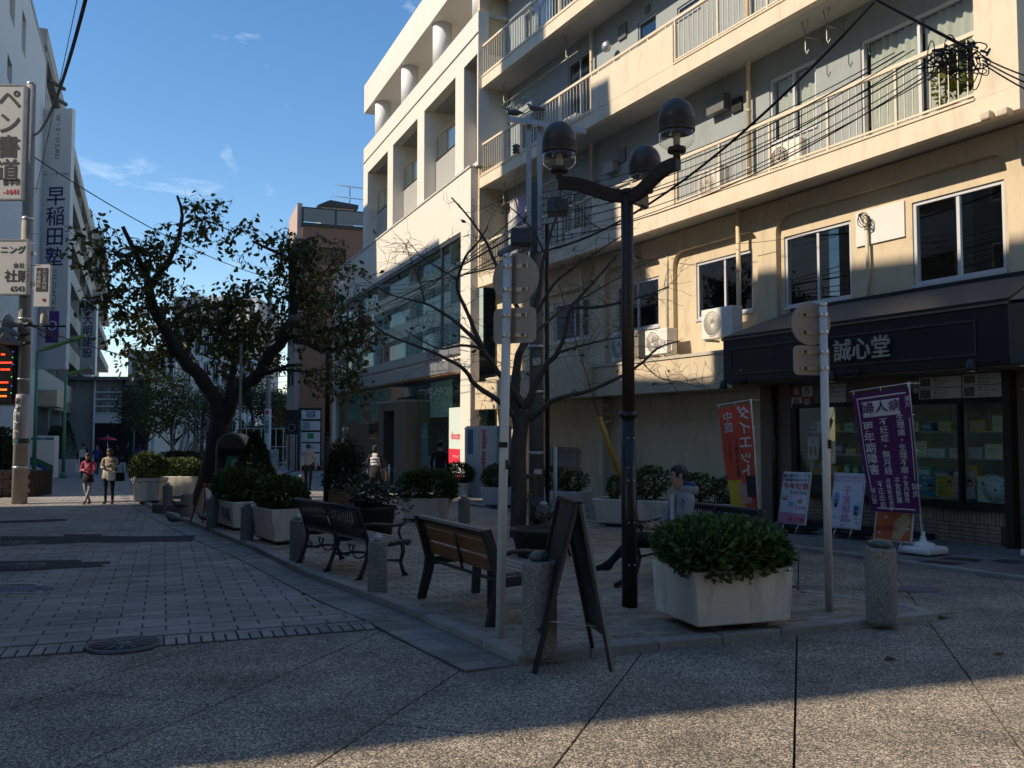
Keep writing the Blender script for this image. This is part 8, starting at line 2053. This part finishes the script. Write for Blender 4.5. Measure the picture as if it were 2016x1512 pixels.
def person(label, px, py, h, heading, cols, pose=None, hair='short', up=0.0, at=None, tag_=None, child=1.0, head_tilt=0.0, group=None, seat=None):
    J = {k: v for k, v in BASE.items()}; Rr = dict(RAD); pose = pose or {}
    for k in BASE:
        if k in pose: J[k] = pose[k]
    limbs(J, Rr, pose)
    for k, v in pose.get('rad', {}).items(): Rr[k] = v
    me = skin_body(J, EDG, Rr, 'pelvis')
    keys = ['skin', 'hand', 'sleeve', 'top', 'legs', 'shoe']; ms = {'skin': M_SK, 'hand': M_SK, **cols}
    me.materials.clear()
    for k in keys: me.materials.append(ms[k])
    segs = [(Vector(J[a]), Vector(J[b]), a, b) for a, b in EDG]
    for p in me.polygons:
        c = p.center; best = (9, None)
        for a, b, na, nb in segs:
            d = b - a; t = max(0, min(1, (c - a).dot(d) / max(1e-9, d.dot(d)))); dist = (a + d * t - c).length
            if dist < best[0]: best = (dist, (na, nb, t))
        na, nb, t = best[1]; rg = region(nb if t > .5 else na)
        if na.startswith('knee') and nb.startswith('ank'): rg = 'shoe' if t > .88 else 'legs'
        if na.startswith('elb') and nb.startswith('wri'): rg = 'sleeve' if t < .9 else 'hand'
        if na == 'pelvis' and nb == 'waist': rg = 'top' if t > .15 or cols.get('long') else 'legs'
        if na == 'collar' and nb == 'neck': rg = 'top' if t < .6 else 'skin'
        p.material_index = keys.index(rg); p.use_smooth = True
    base = at or G(px, py, up); e = empty('person', label, 'person', base, heading - math.pi / 2, group)
    k = h / 1.72; e.scale = (k, k, k)
    link(bpy.data.objects.new('body', me), e)
    H = Vector(J['head'])
    def ell(c, rx, ry, rz, n=16):
        m2 = MB(); m2.lathe([(max(.002, math.cos(t)), math.sin(t)) for t in [(-.5 + i / 8) * math.pi for i in range(9)]], n); m2.xf(Matrix.Translation(c) @ Matrix.Diagonal((rx, ry, rz, 1))); return m2
    hm = ell(H + Vector((0, -.02, .035)), .088, .100, .092)
    if hair == 'short': hm.v = [v if not (v[1] > H.y + .055 and v[2] < H.z + .05) else (v[0], H.y + .045, max(v[2], H.z + .03)) for v in hm.v]
    hm.build('hair', M_HAIR, e)
    if hair == 'long': ell(H + Vector((0, -.045, -.10)), .10, .075, .20).build('hair', M_HAIR, e)
    if hair == 'bob': ell(H + Vector((0, -.035, -.02)), .105, .085, .12).build('hair', M_HAIR, e)
    f = MB(); f.add([H + Vector((-.012, .085, -.005)), H + Vector((.012, .085, -.005)), H + Vector((0, .088, .03)), H + Vector((0, .112, -.012))], [(0, 1, 3), (1, 2, 3), (2, 0, 3)]); f.build('nose', M_SK, e)
    for s in (-1, 1):
        ell(H + Vector((s * .032, .082, .02)), .012, .008, .007, 8).build('eye', M_INK, e); ell(H + Vector((s * .080, .0, .0)), .010, .02, .032, 8).build('ear', M_SK, e)
    ell(H + Vector((0, .080, -.048)), .022, .008, .006, 8).build('mouth', mat('lip', (.30, .11, .09), .5, .05), e)
    return e, J
def skirt(e, z0, z1, r0, r1, m, name='skirt', sy=.75):
    MB().lathe([(r0, z0), (r0 * 1.02, (z0 + z1) / 2), (r1, z1), (r1 * .97, z1 - .005)], 22, sy=sy).build(name, m, e)
def bag(e, x, y, z, w, d, h, m, strap=.3, name='bag'):
    o = bevel(MB().box(x - w / 2, x + w / 2, y - d / 2, y + d / 2, z, z + h).build(name, m, e), .025); MB().tube([(x - w * .35, y, z + h), (x - w * .3, y, z + h + strap * .8), (x + w * .3, y, z + h + strap * .8), (x + w * .35, y, z + h)], .011, 6).build('strap', m, o)
FRONT, AWAY = R(-90), R(90)
BK = cl('black', (.014, .014, .016)); NV = cl('navy', (.022, .028, .05)); GY = cl('grey', (.26, .26, .28)); DK = cl('dark', (.02, .02, .022)); SH_ = cl('shoe', (.012, .012, .012)); BE = cl('beige', (.38, .32, .24)); PK = cl('pink', (.42, .06, .12)); WH = cl('white', (.56, .56, .55)); LG = cl('legging', (.30, .30, .33)); BLU = cl('blue', (.03, .05, .20)); JE = cl('jean', (.045, .06, .10))
phone = {'elbl': (-.22, .02, 1.13), 'wril': (-.10, .24, 1.16), 'elbr': (.22, .02, 1.13), 'wrir': (.09, .24, 1.15), 'head': (0, .05, 1.60), 'jaw': (0, .055, 1.53), 'crown': (0, .035, 1.665)}
e, J = person('woman in a beige coat with dark trousers looking down at her hands', 214, 994, 1.56, R(-80), dict(sleeve=BE, top=BE, legs=DK, shoe=SH_, long=1), {**phone, 'rad': {'chest': (.17, .13), 'waist': (.17, .13), 'pelvis': (.18, .135)}}, 'bob')
skirt(e, 1.12, .80, .19, .225, BE, 'coat_hem'); bag(e, -.30, .08, .72, .30, .14, .26, BK); bag(e, -.10, .17, .74, .24, .08, .28, WH)
e, J = person('girl in a pink jacket with grey leggings standing with crossed legs', 172, 994, 1.44, R(-85), dict(sleeve=PK, top=PK, legs=LG, shoe=cl('redshoe', (.10, .03, .025)), long=1), {**phone, 'kneel': (-.07, .04, .50), 'ankl': (.07, .06, .085), 'kneer': (.07, .02, .50), 'ankr': (-.07, -.05, .085)}, 'long')
skirt(e, 1.0, .76, .165, .20, BK); text('GAP', .07, M_WHITE, e, (0, .155, 1.30), rot=(R(90), 0, R(180)), bold=.02)
walk1 = {'kneel': (-.09, .14, .52), 'ankl': (-.09, .16, .10), 'kneer': (.09, .0, .49), 'ankr': (.09, -.20, .13), 'elbl': (-.24, -.12, 1.13), 'wril': (-.25, -.04, .90), 'elbr': (.24, .02, 1.12), 'wrir': (.23, .16, .93)}
e, J = person('man in a grey hooded top and black trousers walking away', 606, 969, 1.68, R(95), dict(sleeve=GY, top=GY, legs=BK, shoe=SH_, long=1), {**walk1, 'rad': {'chest': (.18, .125), 'waist': (.165, .12), 'sho' + 'l': .07, 'shor': .07}}, 'short')
MB().lathe([(.05, -.02), (.13, .0), (.14, .06), (.10, .09), (.07, .07)], 16, (0, -.07, 1.40), sy=.7).build('hood', GY, e)
e, J = person('man in a dark jacket holding a phone to his ear beyond the conifer', 656, 968, 1.70, R(-85), dict(sleeve=NV, top=NV, legs=DK, shoe=SH_, long=1), {'elbl': (-.27, .08, 1.20), 'wril': (-.13, .14, 1.50)}, 'short')
e, J = person('woman in a white padded waistcoat with black skirt walking away', 738, 976, 1.62, R(85), dict(sleeve=BK, top=WH, legs=M_SK, shoe=SH_, long=1), {**walk1, 'rad': {'chest': (.185, .14), 'waist': (.18, .14), 'pelvis': (.17, .13)}}, 'bob')
skirt(e, 1.02, .52, .18, .19, BK)
for z in (1.08, 1.18, 1.28): MB().lathe([(.184, z - .045), (.198, z), (.184, z + .045)], 22, sy=.78).build('quilted_band', WH, e)
MB().tube([(-.18, .06, 1.42), (.0, -.16, 1.28), (.20, -.06, 1.05)], .014, 6).build('bag_strap', BLU, e); bag(e, .30, .12, .50, .12, .22, .38, cl('tan', (.28, .17, .09)), .4)
MB().tube([(-.24, .0, .9), (-.34, .18, .38)], [.025, .008], 8).build('umbrella', BK, e); MB().lathe([(.095, 0), (.10, .04), (.075, .10), (.02, .12)], 16, (0, -.01, 1.63)).build('cap', NV, e)
e, J = person('man in a black jumper and grey trousers standing behind the planters', 866, 996, 1.76, R(70), dict(sleeve=BK, top=BK, legs=cl('greytr', (.28, .28, .28)), shoe=SH_, long=1), {'rad': {'chest': (.185, .125), 'waist': (.165, .12)}}, 'short')
# small dog on its lead
p = G(708, 972); e = empty('dog', 'small white dog with dark patches trotting beside the woman', 'dog', p, R(100)); e.scale = (1.1, 1.1, 1.1)
J = {'hip': (-.18, 0, .27), 'belly': (-.02, 0, .26), 'chest': (.14, 0, .27), 'neck': (.22, 0, .35), 'head': (.28, 0, .42), 'muz': (.37, 0, .395), 'tail': (-.27, 0, .33), 'tail2': (-.31, 0, .42)}
Rr = {'hip': .075, 'belly': .075, 'chest': .088, 'neck': .055, 'head': .058, 'muz': .027, 'tail': .025, 'tail2': .012}; ED = [('hip', 'belly'), ('belly', 'chest'), ('chest', 'neck'), ('neck', 'head'), ('head', 'muz'), ('hip', 'tail'), ('tail', 'tail2')]
for s, k in ((-1, 'l'), (1, 'r')):
    J['fs' + k] = (.14, s * .05, .2); J['fw' + k] = (.15, s * .05, .10); J['fp' + k] = (.17, s * .05, .015); J['hk' + k] = (-.12, s * .05, .18); J['hh' + k] = (-.22, s * .05, .10); J['hp' + k] = (-.18, s * .05, .015)
    for n, v in (('fs', .035), ('fw', .024), ('fp', .022), ('hk', .045), ('hh', .024), ('hp', .022)): Rr[n + k] = v
    ED += [('chest', 'fs' + k), ('fs' + k, 'fw' + k), ('fw' + k, 'fp' + k), ('hip', 'hk' + k), ('hk' + k, 'hh' + k), ('hh' + k, 'hp' + k)]
me = skin_body(J, ED, Rr, 'belly'); me.materials.clear(); me.materials.append(mat('dog_fur', (.50, .48, .45), .9, .5, 6, .4, 60, col2=(.08, .07, .06))); me.polygons.foreach_set('use_smooth', [True] * len(me.polygons)); link(bpy.data.objects.new('body', me), e)
for s in (-1, 1): MB().add([(.26, s * .05, .46), (.30, s * .055, .46), (.285, s * .075, .39)], [(0, 1, 2)]).build('ear', BK, e)
# seated man
sit = {'pelvis': (0, -.05, .50), 'waist': (0, -.09, .64), 'chest': (0, -.11, .84), 'collar': (0, -.11, .98), 'neck': (0, -.08, 1.05), 'jaw': (0, -.04, 1.105), 'head': (0, -.05, 1.18), 'crown': (0, -.07, 1.24),
       'hipl': (-.10, .02, .49), 'kneel': (-.08, .45, .57), 'ankl': (.10, .72, .24), 'toel': (.14, .87, .20), 'hipr': (.10, .02, .49), 'kneer': (.06, .46, .47), 'ankr': (.0, .52, .09), 'toer': (.01, .68, .045),
       'shol': (-.19, -.11, .95), 'elbl': (-.25, -.02, .68), 'wril': (-.10, .22, .66), 'shor': (.19, -.11, .95), 'elbr': (.25, -.02, .68), 'wrir': (.06, .24, .64), 'rad': {'chest': (.18, .13), 'waist': (.16, .12)}}
sp = BC + Vector((.02, -.15, 0))
e, J = person('seated man in a grey hooded jacket with crossed legs on the iron bench', 0, 0, 1.84, R(194), dict(sleeve=GY, top=GY, legs=BK, shoe=SH_, long=1), sit, 'short', at=Vector((sp.x - .3, sp.y - .25, sp.z - .02)))
MB().lathe([(.06, -.03), (.14, .0), (.15, .06), (.11, .09), (.08, .07)], 16, (0, -.16, .99), sy=.8).build('hood', GY, e); MB().lathe([(.10, 0), (.12, .03), (.09, .06)], 14, (0, -.18, 1.05), sy=.6).build('hood_lining', BLU, e)
MB().box(-.04, .04, .005, .02, .68, .98).build('shirt_front', WH, e)
# passers-by far down the street
def far(label, px, py, h, hd, top, legs, ps=walk1, hair='short', extra=None):
    e, J = person(label, px, py, h, hd, dict(sleeve=top, top=top, legs=legs, shoe=SH_, long=1), ps, hair, group='people far down the street')
    if extra: extra(e)
far('man in a black jacket and jeans with a pale rucksack walking off', 163, 944, 1.74, R(100), BK, JE, extra=lambda e: bevel(MB().box(-.14, .14, -.26, -.12, 1.05, 1.42).build('rucksack', WH, e), .04))
far('person in a blue cap and blue jacket behind the two women', 190, 936, 1.66, R(-80), BLU, DK)
far('woman in a long black coat walking towards the trees', 229, 928, 1.62, R(95), BK, BK, hair='long', extra=lambda e: skirt(e, 1.05, .45, .18, .25, BK, 'coat_hem'))
far('tall man in a black suit before the far hedge', 250, 926, 1.78, R(92), BK, BK)
far('woman in a royal blue jacket carrying a pale bag', 273, 925, 1.66, R(80), BLU, BK, hair='bob', extra=lambda e: bag(e, -.28, .05, .75, .3, .14, .28, cl('palebag', (.4, .36, .32))))
far('person in dark clothes holding a paper by the telephone', 488, 930, 1.70, R(-70), DK, BK, phone)
far('man in a black coat standing with his back turned near the far pole', 503, 932, 1.78, R(95), BK, BK)
far('woman in black beside the man in the black coat', 514, 931, 1.62, R(110), BK, BK, hair='bob')
far('small child in a red jacket behind the sunlit planter', 322, 936, 1.15, R(60), cl('red', (.42, .03, .04)), DK)

# ================================================================== OVERHEAD CABLES
def cable(label, a, b, sag, r, n=18, m=None, pieces=None):
    e = empty('cable', label, 'cable', a, 0, 'overhead cables'); pts = [p - Vector(a) for p in catenary(a, b, sag, n)]; MB().tube(pts, r, 5).build('strand', m or M_BLACKM, e); return e
UPT = Vector((up_.location.x, up_.location.y, up_.location.z))
# bundle from the utility pole along the balconies to the knot near the camera's side
KN = AT(1895, 105, 11.0)
FANO = FY
for k in range(9):
    z = 6.2 + .10 * k - UPT.z * 0
    a = Vector((UPT.x + .1, UPT.y - .15, UPT.z + 5.55 + .13 * k)); b = KN + Vector((-.25 - .06 * k, .15 * (k % 3), -.22 + .045 * k))
    cable('%s thin service cable from the bottom between the grey pole and the knotted junction' % 'first second third fourth fifth sixth seventh eighth ninth'.split()[k], a, b, .30 + .05 * ((k * 7) % 4), .0075 + .003 * (k % 2))
cable('heavy black cable rising from the grey pole towards the street corner', Vector((UPT.x + .1, UPT.y - .2, UPT.z + 5.4)), AT(1722, 4, 10.25), .55, .02)
for k in range(3): cable('%s black cable leaving the knotted junction over the shop corner' % ('upper', 'middle', 'lower')[k], KN + Vector((.25, 0, -.05 - .04 * k)), AT(2120, 175 + 22 * k, 9.6 + .2 * k), .05, .010)
cable('twisted cable bundle descending to the knotted junction', AT(1380, -190, 11.4), KN + Vector((.1, 0, .05)), .02, .022)
e = empty('cable_junction', 'tangled knot of black cables and splice boxes before the balcony', 'cable junction', KN); m2 = MB(); r8 = random.Random(2)
for k in range(26):
    c = Vector((r8.uniform(-.42, .30), r8.uniform(-.12, .12), r8.uniform(-.20, .06))); rr = r8.uniform(.05, .17); f1 = Vector((r8.gauss(0, 1), r8.gauss(0, .6), r8.gauss(0, 1))).normalized(); f2 = f1.cross(Vector((r8.gauss(0, 1), r8.gauss(0, 1), r8.gauss(0, 1)))).normalized(); m2.tube([c + (f1 * math.cos(t) * 1.5 + f2 * math.sin(t) * .6) * rr for t in [i * math.pi / 7 for i in range(14)]], .008, 4, closed=True)
m2.build('loops', M_BLACKM, e); m2 = MB()
for k in range(24):
    c = Vector((r8.uniform(-.40, .34), r8.uniform(-.1, .1), r8.uniform(-.14, .10))); d = Vector((r8.gauss(0, 1), r8.gauss(0, .4), r8.gauss(0, .8))).normalized(); m2.bar(c, c + d * r8.uniform(.06, .13), .022)
m2.build('splices', M_BLACKM, e)
m2 = MB()
for k in range(5): a_ = .3 * k; m2.tube(catenary(Vector((-.40 + .1 * k, 0, -.1)), Vector((.12 + .04 * k, .02, -.12)), .16 + .05 * k, 10), .0075, 4)
m2.build('slack_loops', M_BLACKM, e)
# cables over the road side
cable('thick black cable sweeping up from the concrete pole over the road', Vector((pp.x + .15, pp.y, AT(50, 265, pp.y).z)), AT(176, -30, 15), .55, .035)
cable('thin wire rising from the concrete pole over the road', Vector((pp.x + .2, pp.y, AT(95, 380, pp.y).z)), AT(156, -20, 16), .05, .008)
for k, (y0, lab) in enumerate(((308, 'upper cable from the concrete pole to the cherry tree side'), (640, 'lower cable from the concrete pole towards the station'))):
    cable(lab, Vector((pp.x + .1, pp.y, AT(52, y0, pp.y).z)), AT(600, (560, 735)[k], 48), .7, .018)
for k, y0 in enumerate((636, 660, 682)): cable('%s black cable running from the loudspeakers out along the buildings' % ('upper', 'middle', 'lower')[k], Vector((pp.x - .1, pp.y - .1, AT(30, y0, pp.y).z)), Vector((pp.x - 6, pp.y - 9, AT(30, y0, pp.y).z + .6)), .2, .018)
for k in range(6):
    a = Vector((UPT.x - .1, UPT.y, UPT.z + 5.3 + .22 * k)); b = AT(690 - 14 * k, 560 + 26 * k, 40); cable('%s slack cable from the bottom crossing the glass office front' % 'first second third fourth fifth sixth'.split()[k], a, b, .25 + .12 * (k % 3), .012 if k % 3 else .022)
cable('thin wire sagging below the lowest balcony', FY.w(9.5, -.02, 6.4), FY.w(14.4, .6, 5.55), .25, .006)
for k in range(4): cable('%s thin far wire from the top in the sky beyond the cherry tree' % 'first second third fourth'.split()[k], AT(200, 790 + 8 * k - 20, 90), AT(600, 745 + 14 * k, 90), .6, .02)
